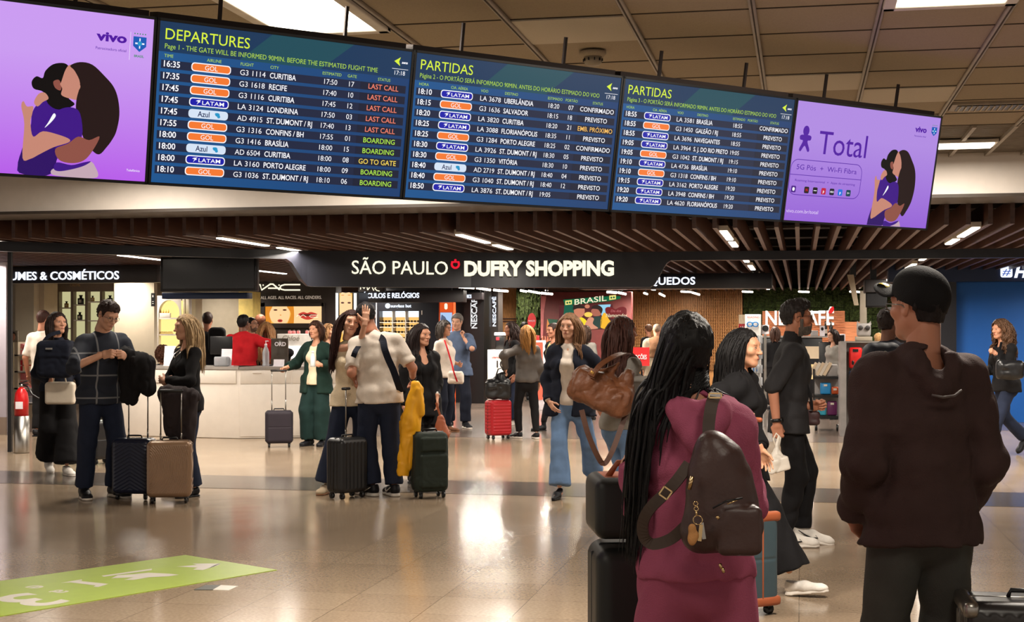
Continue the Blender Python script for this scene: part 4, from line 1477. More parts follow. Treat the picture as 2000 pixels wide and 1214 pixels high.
# ================================================================ football screen
Yb = 30.6
t = thing('promotion_wall', 'burgundy promotion wall with a lit football picture under the word Brasil', 'advert wall', tuple(AtY(1145, 700, Yb).xy) + (0,))
m = MB(); fbf(m, 1056, 570, 1233, Yb, .3, M_BURG, bev=.01); m.obj('wall_panel', t, world=True)
m = MB()
ppoly(m, [(1056, 578), (1067, 578), (1063, 606), (1060, 660), (1056, 660)], 0, pm('pink ribbon', (206, 120, 120), rough=.5), Yb)
ppoly(m, [(1068, 622), (1090, 624), (1080, 645), (1076, 640)], 0, pm('green patch', (30, 92, 70), rough=.5), Yb)
ppoly(m, [(1069, 622), (1078, 646), (1067, 646)], 1, pm('orange patch', (226, 150, 80), rough=.5), Yb)
m.obj('painted_pattern', t, world=True)
m = MB()
EB = lambda n, c, s=1.0: em('football ' + n, c, s)
ppoly(m, [(1092, 596), (1196, 594), (1204, 642), (1092, 642)], 0, EB('ground', (96, 40, 44), .8), Yb)
ppoly(m, [(1103, 586), (1118, 595), (1126, 604), (1110, 622), (1100, 622)], 1, EB('green', (16, 92, 70)), Yb)
ppoly(m, [(1168, 595), (1193, 594), (1188, 612), (1176, 618)], 1, EB('sky', (150, 210, 236)), Yb)
ppoly(m, blob([(1106, 641), (1104, 622), (1112, 614), (1124, 617), (1138, 620), (1146, 628), (1142, 641)]), 2, EB('yellow', (238, 214, 40), 1.1), Yb)
ppoly(m, blob([(1174, 640), (1174, 622), (1181, 610), (1190, 624), (1200, 634), (1198, 641)]), 2, EB('amber', (240, 178, 40), 1.1), Yb)
ppoly(m, blob([(1121, 604), (1128, 598), (1140, 600), (1142, 609), (1139, 616), (1130, 621), (1123, 615)]), 3, EB('skin', (206, 130, 100)), Yb)
ppoly(m, blob([(1119, 605), (1121, 597), (1130, 595), (1140, 598), (1141, 602), (1128, 602)]), 4, EB('hair', (46, 34, 30)), Yb)
ppoly(m, blob([(1155, 605), (1166, 600), (1175, 604), (1174, 614), (1166, 617), (1157, 615)]), 3, EB('skin two', (176, 104, 84)), Yb)
ppoly(m, blob([(1155, 602), (1160, 596), (1170, 596), (1177, 603), (1174, 612), (1168, 604)]), 4, EB('hair', (46, 34, 30)), Yb)
ppoly(m, blob([(1156, 622), (1168, 617), (1176, 622), (1172, 640), (1158, 640)]), 2, EB('dark shirt', (40, 66, 60)), Yb)
ppoly(m, ellp(1149, 614, 8, 5, 14), 5, EB('gold', (246, 206, 90), 1.1), Yb)
ppoly(m, blob([(1142, 641), (1146, 626), (1152, 619), (1160, 622), (1158, 632), (1168, 641)]), 5, EB('skin three', (220, 150, 120)), Yb)
ppoly(m, ellp(1147, 598, 5, 4, 10), 2, EB('skin', (206, 130, 100)), Yb)
m.obj('lit_football_picture', t, world=True)
m = MB(); ppoly(m, [(1100, 585), (1190, 578), (1212, 578), (1212, 583), (1190, 588), (1103, 596)], 6, EB('banner green', (14, 100, 62)), Yb); m.obj('green_banner', t, world=True)
m = MB()
p = AtY(1122, 595, Yb - .05); q = AtY(1186, 586.5, Yb - .05); e = (q - p); e.y = 0
put_text(m, 'BRASIL', p, e.normalized(), (0, 0, 1), 10.5 * Yb / F, EB('cream', (246, 236, 200)), bold=.01, fit=e.length * .98, thick=.004)
for (x, y) in ((1104, 591), (1190, 581)):
    ppoly(m, [(x, y - 4), (x + 13, y - 5.5), (x + 13, y + 3), (x, y + 4.5)], 8, EB('plate', (240, 226, 130)), Yb)
    ppoly(m, ellp(x + 4, y, 2, 2, 8), 9, EB('banner green', (14, 100, 62)), Yb); ppoly(m, ellp(x + 9, y - .6, 2, 2, 8), 9, EB('banner green', (14, 100, 62)), Yb)
m.obj('lettering', t, world=True)
m = MB()
ppoly(m, blob([(1182, 603), (1188, 599), (1197, 601), (1203, 604), (1209, 600), (1219, 599), (1224, 605), (1221, 616), (1203, 623), (1186, 616)]), 9, EB('heart', (126, 26, 34), .9), Yb); hb = m.obj('heart_panel', t, world=True)
m = MB(); p = AtY(1203, 609, Yb - .06)
put_text(m, 'Dia dos', p, (1, 0, 0), (0, 0, 1), 4.5 * Yb / F, EB('rose letters', (206, 120, 120), .9), 'C', shear=.2, thick=.004)
p = AtY(1204, 619, Yb - .06); put_text(m, 'Namorados', p, (1, 0, 0), (0, 0, 1), 7 * Yb / F, EB('cream', (246, 236, 200)), 'C', shear=.25, fit=42 * Yb / F, thick=.004); m.obj('script', hb, world=True)

# bamboo wall behind
mb = MB(); fbf(mb, 1228, 560, 1450, 36.2, .2, M_WOODW)
a = AtY(1230, 600, 36.2); b = AtY(1450, 600, 36.2)
nsl = 64
for k in range(nsl):
    x = a.x + (b.x - a.x) * (k + .5) / nsl
    mb.box((x, 36.16, 1.55), (.018, .05, 2.0), M_WOODW)
for k in range(26):
    mb.box(((a.x + b.x) / 2, 36.14, .7 + .075 * k), (b.x - a.x, .03, .012), M_WOODW)
struct(mb, 'wall_9')
# wide moss wall with lit letters on brick
mb = MB(); fbf(mb, 1440, 555, 1790, 36.6, .2, M_VOID); struct(mb, 'wall_10')
tag(moss('moss_panel', 1452, 560, 1745, 690, 36.4, n=(160, 60), seed=5), 'wide green moss wall round the lit red and white coffee sign', 'plant wall')
t = thing('coffee_sign', 'brick panel with big lit white letters Nescafé and a red accent stroke', 'sign', tuple(AtY(1570, 690, 36.0)))
m = MB(); fb(m, 1489, 607, 1650, 672, 36.05, .12, M_BRICK)
fb(m, 1650, 628, 1690, 672, 36.05, .12, M_BRICK)
for k in range(20):
    fb(m, 1489, 608 + k * 3.2, 1650, 609.6 + k * 3.2, 36.02, .05, M_BRICK)
m.obj('brick_panel', t, world=True)
m = MB(); p = AtY(1495, 634, 35.95); q = AtY(1629, 634, 35.95); put_text(m, 'NESCAFÉ', p, (1, 0, 0), (0, 0, 1), 26 * 36.5 / F, em('hot white letters', (255, 244, 230), 1.4), bold=.02, fit=q.x - p.x, thick=.05)
fb(m, 1568, 607, 1611, 612, 35.96, .05, em('hot white letters', (255, 244, 230), 1.6)); m.obj('lettering', t, world=True)
m = MB(); vs = [(1618, 611), (1621, 603), (1627, 598), (1629, 604), (1626, 610), (1622, 612)]
vv = [AtY(x, y, 35.9) for x, y in blob(vs)]; m.add(vv, [tuple(range(len(vv)))], em('red accent', (220, 30, 34), 1.2)); m.obj('red_accent', t, world=True)

# ================================================================ blue shop at the right
Yv = 24.6
mb = MB(); fbf(mb, 1866, 520, 2150, Yv + .35, .2, M_BLUE); struct(mb, 'wall_11')
t = thing('shop_fascia', 'navy shop fascia with a white rounded hash tile and a lit white letter', 'shop sign', tuple(AtY(1900, 548, Yv)))
m = MB(); fb(m, 1735, 514, 2150, 549, Yv - .1, .4, M_NAVY); m.obj('fascia_band', t, world=True)
m = MB(); vs = [AtY(x, y, Yv - .13) for x, y in rrect(1954, 520, 1977.5, 541.5, 4)]; m.add(vs, [tuple(range(len(vs)))], em('white tile', (232, 240, 255), 1.2)); m.obj('hash_tile', t, world=True)
m = MB(); p = AtY(1966, 537, Yv - .15); put_text(m, '#', p, (1, 0, 0), (0, 0, 1), 12 * 25.5 / F, em('blue hash', (30, 70, 170), 1.0), 'C', shear=.2, fit=15 * 25.5 / F)
p = AtY(1981, 541, Yv - .15); put_text(m, 'H', p, (1, 0, 0), (0, 0, 1), 19 * 25.5 / F, M_SIGNC, bold=.04, shear=.25, thick=.02); m.obj('lettering', t, world=True)
mb = MB(); fbf(mb, 1838, 548, 1868, Yv + .1, .3, M_DARK); struct(mb, 'pillar_2')
t = thing('ceiling_vent', 'grey metal air vent box above the navy fascia', 'vent', tuple(AtY(1951, 514, Yv - .3)))
m = MB(); fb(m, 1930, 505, 1951, 514, Yv - .3, .15, M_STEEL); fb(m, 1951.5, 505, 1972, 514, Yv - .3, .15, M_STEEL); m.obj('duct_box', t, world=True)
# dark gear hanging from the ceiling by the moss wall
t = thing('hanging_screen', 'dark blank screen hanging in front of the moss wall beside the capped man', 'screen', tuple(AtY(1712, 600, 24.0)))
m = MB(); fb(m, 1691, 571, 1733, 600, 24.0, .08, M_BLACK, bev=.01); m.obj('casing', t, world=True)
m = MB(); fb(m, 1693, 573, 1731, 597, 23.99, .01, pm('dark glass', (26, 26, 28), rough=.18)); m.obj('display', t, world=True)
m = MB(); fb(m, 1700, 555, 1712, 571, 24.02, .04, M_BLACK); m.obj('bracket', t, world=True)
t = thing('ceiling_equipment_box', 'dark box beam hanging below the slats above the blank screen', 'ceiling box', tuple(AtY(1715, 571, 24.6)))
m = MB(); fb(m, 1689, 545, 1732, 571, 23.95, .6, pm('dark grey box', (58, 56, 58), rough=.5), bev=.02); m.obj('box', t, world=True)
m = MB(); fb(m, 1700, 505, 1712, 547, 24.2, .1, M_BLACK); m.obj('hanger', t, world=True)
mb = MB(); a = AtY(1655, 536, 23.6); b = AtY(1671, 596, 23.6); mb.prism([(a.x, a.z), (a.x + .1, a.z), (b.x + .05, b.z), (b.x - .02, b.z)], (0, 23.6, 0), (1, 0, 0), (0, 0, 1), .1, M_TILE)
fb(mb, 1660, 500, 1672, 540, 23.65, .1, M_BLACK)
tag(mb.obj('hanging_banner'), 'narrow pale hanging panel seen edge-on between the slats and the moss wall', 'sign')
mb = MB(); fbf(mb, 1680, 568, 1693, 26.0, .2, M_GREYWALL); struct(mb, 'pillar_3')

# travel accessory stand
Yr = 21.4
t = thing('accessory_stand', 'grey pegboard stand with red and blue travel accessories beside the capped man', 'display stand', tuple(AtY(1690, 835, Yr).xy) + (0,))
m = MB(); fbf(m, 1641, 668, 1653, Yr - .3, 1.0, pm('grey steel panel', (120, 116, 114), rough=.4)); fbf(m, 1653, 669, 1745, Yr + .1, .08, pm('grey peg panel', (112, 108, 106), rough=.5)); m.obj('panel', t, world=True)
m = MB(); fb(m, 1641, 666, 1745, 669, Yr, .3, M_STEEL); m.obj('top_rail', t, world=True)
for (x0, y0, x1, y1, c, lb) in ((1658, 678, 1684, 719, (200, 28, 26), 'red travel cushion in its pack hanging on the grey stand'), (1658, 724, 1676, 752, (40, 56, 92), 'navy travel pack hanging below the red cushion'), (1689, 678, 1703, 704, (206, 160, 96), 'tan travel pack hanging on the grey stand'), (1658, 757, 1674, 800, (60, 60, 66), 'dark travel pack low on the grey stand')):
    mm = MB(); fb(mm, x0, y0, x1, y1, Yr - .06, .12, pm('pack %d%d%d' % c, c, rough=.3), bev=.03)
    p = AtY((x0 + x1) / 2, y0 + 6, Yr - .065)
    mm.box((p.x, p.y, p.z), (.08, .006, .04), M_BLACK)
    if c[0] == 200:
        for s in (-5, 5):
            p = AtY(1671 + s, 708, Yr - .065); mm.ball(p, (.02, .01, .035), M_BLACK, n=8)
    tag(mm.obj('travel_pack'), lb, 'travel accessory')
# speaker with two round eyes on top of it
t = thing('owl_speaker', 'grey box-shaped loudspeaker with two round cones standing on the grey stand', 'loudspeaker', tuple(AtY(1688, 666, Yr + .1)))
m = MB(); fb(m, 1671, 657, 1704, 666, Yr + .05, .25, M_GREYWALL, bev=.01); m.obj('base', t, world=True)
M_GREYP = pm('grey plastic', (150, 146, 144), rough=.4)
m = MB(); fb(m, 1674, 631, 1701, 657, Yr + .07, .2, M_GREYP, bev=.03)
for s in (-1, 1):
    p = AtY(1687.5 + s * 10.5, 631, Yr + .17); m.prism([(-.03, -.02), (.03, -.02), (0.02 * s, .035)], p, (1, 0, 0), (0, 0, 1), .03, M_GREYP)
m.obj('body', t, world=True)
for s in (-1, 1):
    q = AtY(1687.5 + s * 7, 640, Yr + .065); m = MB(); m.lathe([(0, 0), (.032, 0), (.036, .012), (.036, .02), (0, .02)][::-1], q, pm('dark cone', (60, 58, 60), rough=.5), n=18, M=Matrix.Rotation(PI / 2, 3, 'X')); m.obj('speaker_cone', t, world=True)
# mobile shelf with packs
Yq = 22.2
t = thing('shelf_trolley', 'black wheeled shelf trolley of travel packs beside the grey stand', 'trolley', tuple(AtY(1615, 820, Yq).xy) + (0,))
m = MB()
for x in (1588, 1638):
    fb(m, x, 720, x + 3, 822, Yq, .04, M_BLACK); fb(m, x, 720, x + 3, 822, Yq + .45, .04, M_BLACK)
for y in (735, 771, 812):
    fb(m, 1588, y, 1641, y + 5, Yq, .5, M_BLACK)
m.obj('frame', t, world=True)
m = MB(); fb(m, 1591, 740, 1639, 812, Yq + .44, .02, M_GREYP); m.obj('back_panel', t, world=True)
for x in (1594, 1636):
    m = MB(); p = AtY(x, 828, Yq + .05); m.lathe([(0, -.02), (.05, -.02), (.05, .02), (0, .02)], (p.x, p.y, .053), M_BLACK, n=14, M=Matrix.Rotation(PI / 2, 3, 'Y')); m.obj('caster', t, world=True)
for (x0, y0, x1, y1, c, lb) in ((1602, 747, 1623, 770, (40, 130, 190), 'bright blue pack on the middle trolley shelf'), (1624, 755, 1638, 770, (170, 72, 34), 'rust coloured pack on the middle trolley shelf'), (1598, 783, 1614, 811, (60, 160, 186), 'turquoise pack on the bottom trolley shelf'), (1616, 783, 1635, 811, (92, 34, 80), 'plum pack on the bottom trolley shelf')):
    mm = MB(); fb(mm, x0, y0, x1, y1, Yq + .06, .12, pm('pack %d%d%d' % c, c, rough=.3), bev=.02)
    p = AtY((x0 + x1) / 2, y0 + 5, Yq + .055); mm.box((p.x, p.y, p.z), (.05, .006, .03), M_TILE2)
    tag(mm.obj('travel_pack'), lb, 'travel accessory')
t = thing('magazine_rack', 'rack of pale magazines on top of the black shelf trolley', 'magazine rack', tuple(AtY(1615, 735, Yq)))
m = MB(); fb(m, 1601, 712, 1636, 735, Yq + .05, .35, M_GREYP, bev=.01); m.obj('box', t, world=True)
for i in range(5):
    m = MB(); p = AtY(1588 + i * 7, 733, Yq + .04); m.box((p.x, p.y, p.z + .1), (.05, .02, .22), M_TILE2 if i % 2 else M_BEIGE, M=Matrix.Rotation(.5, 3, 'Y')); m.obj('magazine', t, world=True)

# café counter far behind
Yf = 33.5
t = thing('cafe_counter', 'dark café counter with a pale panel below the lit coffee sign', 'counter', tuple(AtY(1560, 740, Yf).xy) + (0,))
m = MB(); fbf(m, 1440, 659, 1606, Yf, .7, M_BLACK, bev=.01); m.obj('body', t, world=True)
m = MB(); fb(m, 1557, 676, 1606, 700, Yf - .02, .02, M_BEIGE); fb(m, 1557, 711, 1590, 740, Yf - .02, .02, pm('cream panel', (230, 206, 150), rough=.5)); m.obj('panel', t, world=True)
m = MB(); fb(m, 1440, 656, 1634, 659, Yf - .05, .8, M_COUNTERTOP); m.obj('worktop', t, world=True)
for i, (x, c) in enumerate(((1612, (20, 22, 20)), (1623, (20, 22, 20)))):
    p = AtY(x, 656, Yf + .2)
    mm = MB(); mm.lathe([(0, 0), (.045, 0), (.045, .2), (.016, .27), (.016, .34), (0, .34)], p + Vector((0, 0, .002)), M_BOT, n=12); mm.lathe([(.046, .06), (.0462, .07), (.0462, .15), (.046, .16)], p, M_TILE2, n=12)
    tag(mm.obj('syrup_bottle'), ('dark syrup bottle on the café counter nearer the red accent', 'dark syrup bottle on the café counter beside a second one')[i], 'bottle')
mm = MB(); fb(mm, 1583, 645, 1598, 656, Yf + .2, .15, M_GREYP, bev=.01); tag(mm.obj('coffee_machine'), 'small grey coffee machine on the café counter', 'coffee machine')
mm = MB(); fb(mm, 1601, 636, 1611, 656, Yf + .1, .03, M_CARD); p = AtY(1606, 642, Yf + .09); mm.prism(ellp(0, 0, .03, .04), p, (1, 0, 0), (0, 0, 1), .004, M_BLACK); tag(mm.obj('notice_card'), 'white notice card with a round symbol on the café counter', 'card stand')
t = thing('menu_screen', 'white framed dark screen on the counter beside the grey stand', 'monitor', tuple(AtY(1636, 668, 26.0)))
m = MB(); fb(m, 1620, 652, 1651, 668, 26.0, .04, M_CARD, bev=.004); m.obj('casing', t, world=True)
m = MB(); fb(m, 1622, 654, 1649, 666, 25.99, .02, M_BLACK); m.obj('display', t, world=True)
mm = MB(); fbf(mm, 1600, 668, 1642, 26.0, .5, M_BLACK, bev=.01); tag(mm.obj('cash_desk'), 'dark cash desk under the white framed screen', 'counter')

# glasses spinner and red cooler
Yz = 22.8
t = thing('glasses_stand', 'tall white and blue stand of boxed reading glasses with a blue spectacles picture', 'display stand', tuple(AtY(1475, 820, Yz).xy) + (0,))
m = MB(); fbf(m, 1455, 614, 1486, Yz + .02, .3, pm('pale stand', (206, 202, 198), rough=.4), bev=.005); m.obj('body', t, world=True)
m = MB()
for y in (672, 720):
    vs = [AtY(x, yy, Yz) for x, yy in ((1456, y - 12), (1480, y + 2), (1480, y + 5), (1456, y + 5))]
    m.add(vs, [(3, 2, 1, 0)], pm('blue stand flash', (36, 124, 206), rough=.4))
m.obj('blue_flash', t, world=True)
m = MB()
M_SPEC = pm('blue spectacles print', (24, 110, 180), rough=.4)
for s in (-1, 1):
    p = AtY(1470 + s * 5.5, 633, Yz); m.tube([p + Vector((.042 * math.cos(a), 0, .036 * math.sin(a))) for a in np.linspace(0, 2 * PI, 17)[:-1]], .009, M_SPEC, n=6, closed=True)
p = AtY(1470, 630, Yz); m.box(p, (.03, .01, .015), M_SPEC)
p = AtY(1460, 621, Yz); put_text(m, 'READING', p, (1, 0, 0), (0, 0, 1), .03, M_REDG, thick=.004, bold=.02)
m.obj('printed_spectacles', t, world=True)
for r, y in enumerate((670, 700, 728, 752)):
    for i in range(5):
        m = MB(); p = AtY(1463 + i * 6, y, Yz - .1); m.box((p.x, p.y + .04, p.z + .06), (.035, .06, .13), M_CLEAR, bev=.005); m.obj('boxed_glasses', t, world=True)
t = thing('drinks_cooler', 'red drinks cooler with a pale header behind the glasses stand', 'cooler', tuple(AtY(1448, 800, 25.5).xy) + (0,))
m = MB(); fbf(m, 1443, 632, 1456, 25.5, .5, M_REDG, bev=.01); m.obj('body', t, world=True)
m = MB(); fb(m, 1443, 614, 1456, 632, 25.48, .4, pm('pale header', (240, 220, 190), rough=.4)); m.obj('header', t, world=True)
m = MB(); p = AtY(1445, 642, 25.47); put_text(m, 'JAIS', p, (1, 0, 0), (0, 0, 1), .05, M_CARD, bold=.02, thick=.003); m.obj('lettering', t, world=True)
mm = MB(); fb(mm, 1487, 634, 1502, 652, Yz + .3, .03, M_CARD); p = AtY(1495, 641, Yz + .29); mm.prism(ellp(0, 0, .05, .05), p, (1, 0, 0), (0, 0, 1), .006, M_BLACK); fbf(mm, 1492, 652, 1497, Yz + .31, .02, M_STEEL); tag(mm.obj('notice_card'), 'white card with a black disc on a post beside the glasses stand', 'sign')
# red sale sign
t = thing('sale_sign', 'red board with white letters moções beside the woman with the brown bag', 'sign', tuple(AtY(1255, 740, 17.5).xy) + (0,))
m = MB(); fb(m, 1222, 678, 1268, 714, 17.5, .03, pm('red sign board', (206, 36, 40), rough=.4)); m.obj('board', t, world=True)
m = MB(); p = AtY(1263, 701, 17.49); put_text(m, 'PROMOÇÕES', p, (1, 0, 0), (0, 0, 1), 8 * 17.9 / F, M_CARD, 'R', bold=.015, fit=42 * 17.9 / F, thick=.004); m.obj('lettering', t, world=True)
m = MB(); p = AtY(1245, 714, 17.52); m.tube([(p.x, p.y, p.z), (p.x, p.y, .02)], .014, M_STEEL, n=8); m.lathe([(0, 0), (.18, 0), (.18, .012), (0, .02)], (p.x, p.y, .006), M_STEEL, n=20); m.obj('pole', t, world=True)
# lit red totem whose glow shows on the floor
t = thing('lit_totem', 'low lit red advert panel with a white border behind the grey leather jacket', 'advert stand', tuple(AtY(1060, 800, 27.0).xy) + (0,))
m = MB(); fbf(m, 1042, 665, 1062, 27.0, .25, M_CARD, bev=.004); m.obj('body', t, world=True)
m = MB(); ppoly(m, [(1044, 668), (1060, 668), (1060, 780), (1044, 780)], 0, em('lit red panel', (250, 96, 70), 1.6), 27.0); m.obj('lit_panel', t, world=True)
t = thing('sale_block', 'small bright red price block above the lit red panel', 'sign', tuple(AtY(1046, 664, 27.2)))
m = MB(); fb(m, 1040, 655, 1051, 664, 27.2, .15, pm('red sign board', (206, 36, 40), rough=.4), bev=.005); m.obj('block', t, world=True)
m = MB(); fb(m, 1041, 658, 1044, 661, 27.19, .01, M_CARD); m.obj('tick', t, world=True)
# shelf with dark bottles in the middle
t = thing('bottle_shelf', 'dark low shelf of bottles behind the woman in the navy blazer', 'shelf unit', tuple(AtY(1075, 760, 28.5).xy) + (0,))
m = MB(); fbf(m, 1056, 675, 1110, 28.5, .5, M_BLACK, bev=.01)
m.obj('body', t, world=True)
for i in range(7):
    p = AtY(1060 + i * 5, 675, 28.7); mm = MB(); mm.lathe([(0, 0), (.035, 0), (.035, .1), (.014, .14), (.014, .2), (0, .2)], p + Vector((0, 0, .002)), pm('brown bottle', (130, 70, 44), rough=.2), n=10)
    tag(mm.obj('bottle'), 'small brown bottle in the row on the dark low shelf', 'bottle', 'brown bottles on the dark low shelf')
# pale promotional desk
t = thing('promotion_desk', 'small white promotion desk with red lettering and a coffee machine on it', 'desk', tuple(AtY(970, 740, 27.2).xy) + (0,))
m = MB(); fbf(m, 952, 683, 990, 27.2, .5, M_COUNTER, bev=.01); m.obj('body', t, world=True)
m = MB(); p = AtY(960, 699, 27.19); put_text(m, 'oferta', p, (1, 0, 0), (0, 0, 1), .045, M_REDG, bold=.01, thick=.003); p = AtY(970, 717, 27.19); put_text(m, '10', p, (1, 0, 0), (0, 0, 1), .13, M_BLACK, bold=.02, thick=.003); m.obj('lettering', t, world=True)
t = thing('coffee_machine', 'black coffee machine with a white lid on the white promotion desk', 'coffee machine', tuple(AtY(973, 683, 27.4)))
m = MB(); fb(m, 967, 655, 984, 683, 27.4, .3, M_BLACK, bev=.02); m.obj('body', t, world=True)
m = MB(); fb(m, 965, 649, 985, 655, 27.38, .3, M_CARD, bev=.01); m.obj('lid', t, world=True)
m = MB(); fb(m, 969, 658, 975, 664, 27.39, .02, M_REDG); m.obj('badge', t, world=True)
# track lights over the middle of the shop
GT = 'track spotlights over the middle of the shop'
for (x0, y0, x1, y1, Y) in ((896, 560, 926, 562, 26.5), (931, 562, 958, 566, 26.5), (964, 566, 992, 568.5, 26.5), (1017, 567, 1028, 569, 27.5), (1032, 568, 1054, 572, 27.5), (1057, 572, 1079, 574, 27.5), (1186, 570, 1204, 571, 26), (1208, 571, 1222, 574, 26), (1352, 571, 1366, 575, 30), (1258, 572, 1264, 574, 30), (1288, 573, 1298, 578, 30), (1450, 569, 1470, 570, 34.6), (1560, 569, 1580, 570, 34.6), (1660, 569, 1680, 570, 34.6), (1330, 569, 1350, 570, 34.9)):  # last four added to brighten the moss and bamboo walls
    a = AtY(x0, y0, Y); b = AtY(x1, y1, Y + .2)
    t = thing('track_light', 'short white track spotlight under the dark shop ceiling', 'spotlight', (a + b) / 2, group=GT)
    m = MB(); m.tube([a, b], .022, M_LED, n=8); m.obj('tube', t, world=True)
    m = MB(); zz = max(2.57, a.z + .05); m.box(((a.x + b.x) / 2, (a.y + b.y) / 2, (a.z + zz) / 2), (.03, .03, zz - a.z), M_BLACK); m.obj('bracket', t, world=True)
    lamp('lamp_tube', (0, -.05, -.05), ((b - a).length, .04), 30, t)

# fire extinguisher with its steel stand
p = G(42, 884)
t = thing('fire_extinguisher', 'red fire extinguisher in a polished steel cylinder by the white column', 'fire extinguisher', p)
m = MB(); m.lathe([(0, 0), (.092, 0), (.095, .01), (.095, .46), (0, .46)], (0, 0, .004), M_STEEL, n=28); m.obj('steel_stand', t)
m = MB(); m.lathe([(0, .44), (.085, .44), (.087, .66), (.075, .75), (.045, .80), (.03, .82), (0, .82)], (0, 0, 0), pm('fire red', (186, 22, 26), rough=.3), n=28); m.obj('tank', t)
m = MB(); m.box((.02, -.088, .6), (.09, .006, .09), M_CARD, M=Rz(.25)); m.obj('paper_label', t)
m = MB(); m.lathe([(0, .82), (.022, .82), (.022, .86), (0, .86)], (0, 0, 0), M_STEEL, n=12); m.box((.03, 0, .885), (.13, .02, .014), M_BLACK, M=Matrix.Rotation(-.3, 3, 'Y')); m.box((.03, 0, .86), (.12, .02, .012), M_BLACK); m.obj('valve', t)
m = MB(); m.tube([(.02, 0, .85), (.1, -.02, .83), (.16, -.03, .74), (.24, -.02, .69), (.33, 0, .665)], .011, M_BLACK, n=8); m.obj('hose', t)

# green floor sticker and the small floor plate
M_LIMEF = pm('lime floor vinyl', (142, 164, 34), rough=.35, var=.05)
M_VIN = pm('white vinyl', (196, 190, 180), rough=.35, var=.04)
tip = [G(362, 1084), G(541, 1113)]
axd = (G(0, 1204) - G(541, 1113)); axd.z = 0
bb = [G(541, 1113), G(362, 1084), G(362, 1084) + (G(0, 1135) - G(362, 1084)) * 1.35, G(541, 1113) + axd * 1.35]
t = thing('floor_sticker', 'lime green floor sticker with a plane and gate numbers pointing away', 'floor sticker', G(300, 1140))
m = MB()
vs = [Vector((q.x, q.y, .0035)) for q in bb] + [Vector((q.x, q.y, .0006)) for q in bb]
m.add(vs, [(0, 1, 2, 3), (7, 6, 5, 4)] + [(i, i + 4, (i + 1) % 4 + 4, (i + 1) % 4) for i in range(4)], M_LIMEF); m.obj('sheet', t, world=True)
m = MB()
GP = lambda pts, mat=M_VIN: m.add([Vector((G(x, y).x, G(x, y).y, .0042)) for x, y in pts], [tuple(range(len(pts)))], mat)
GP([(344, 1107), (384, 1104), (376, 1101), (431, 1101), (425, 1105), (396, 1114), (377, 1113), (386, 1109)])
GP([(408, 1110), (420, 1104), (431, 1101), (412, 1109)])
GP([(198, 1125), (297, 1111), (296, 1114), (203, 1127)])
GP([(217, 1130), (230, 1124), (262, 1122), (290, 1119), (330, 1121), (350, 1123), (330, 1126), (290, 1128), (262, 1133), (242, 1133), (262, 1128), (240, 1129)])
GP([(118, 1139), (160, 1132), (160, 1134.5), (153, 1135), (212, 1141), (192, 1147), (182, 1146.5), (187, 1144), (138, 1138)])
gl = lambda s, x, y, cap, bold=.02: None
e1 = (G(0, 1170) - G(200, 1135)); e1.z = 0; e1.normalize(); v1 = Vector((-e1.y, e1.x, 0))
if v1.y > 0:
    v1 = -v1
U1, V1 = e1, v1
put_text(m, 'e', Vector((G(72, 1143).x, G(72, 1143).y, .0042)), U1, V1, .14, M_VIN, bold=.02)
put_text(m, 'a', Vector((G(118, 1152).x, G(118, 1152).y, .0042)), U1, V1, .14, M_VIN, bold=.02)
put_text(m, '3', Vector((G(52, 1158).x, G(52, 1158).y, .0042)), U1, V1, .42, M_VIN, bold=.02)
m.obj('white_marking', t, world=True)
t = thing('floor_plate', 'small flat plate half dark and half pale set on the floor below the lime sticker', 'floor plate', G(422, 1147))
m = MB(); 
for pts, mat in (([(379, 1152), (402, 1143), (432, 1143), (416, 1152)], pm('dark plate', (58, 60, 56), rough=.4)), ([(416, 1152), (432, 1143), (465, 1145), (447, 1153)], M_VIN)):
    q = [Vector((G(x, y).x, G(x, y).y, .004)) for x, y in pts]; m.add(q + [Vector((a.x, a.y, .0006)) for a in q], [(3, 2, 1, 0)] + [(i, i + 4, (i + 1) % 4 + 4, (i + 1) % 4) for i in range(4)], mat)
m.obj('plate', t, world=True)
# ================================================================ soft-union modelling of bodies, clothes and bags
_NT = np.random.RandomState(3).rand(32, 32, 32).astype(np.float32)


def vnoise(x, y, z):
    xi, yi, zi = np.floor(x).astype(int), np.floor(y).astype(int), np.floor(z).astype(int)
    fx, fy, fz = x - xi, y - yi, z - zi
    fx, fy, fz = fx * fx * (3 - 2 * fx), fy * fy * (3 - 2 * fy), fz * fz * (3 - 2 * fz)
    T = lambda a, b, c: _NT[(xi + a) & 31, (yi + b) & 31, (zi + c) & 31]
    L = lambda a, b, t: a + (b - a) * t
    return L(L(L(T(0, 0, 0), T(1, 0, 0), fx), L(T(0, 1, 0), T(1, 1, 0), fx), fy), L(L(T(0, 0, 1), T(1, 0, 1), fx), L(T(0, 1, 1), T(1, 1, 1), fx), fy), fz)


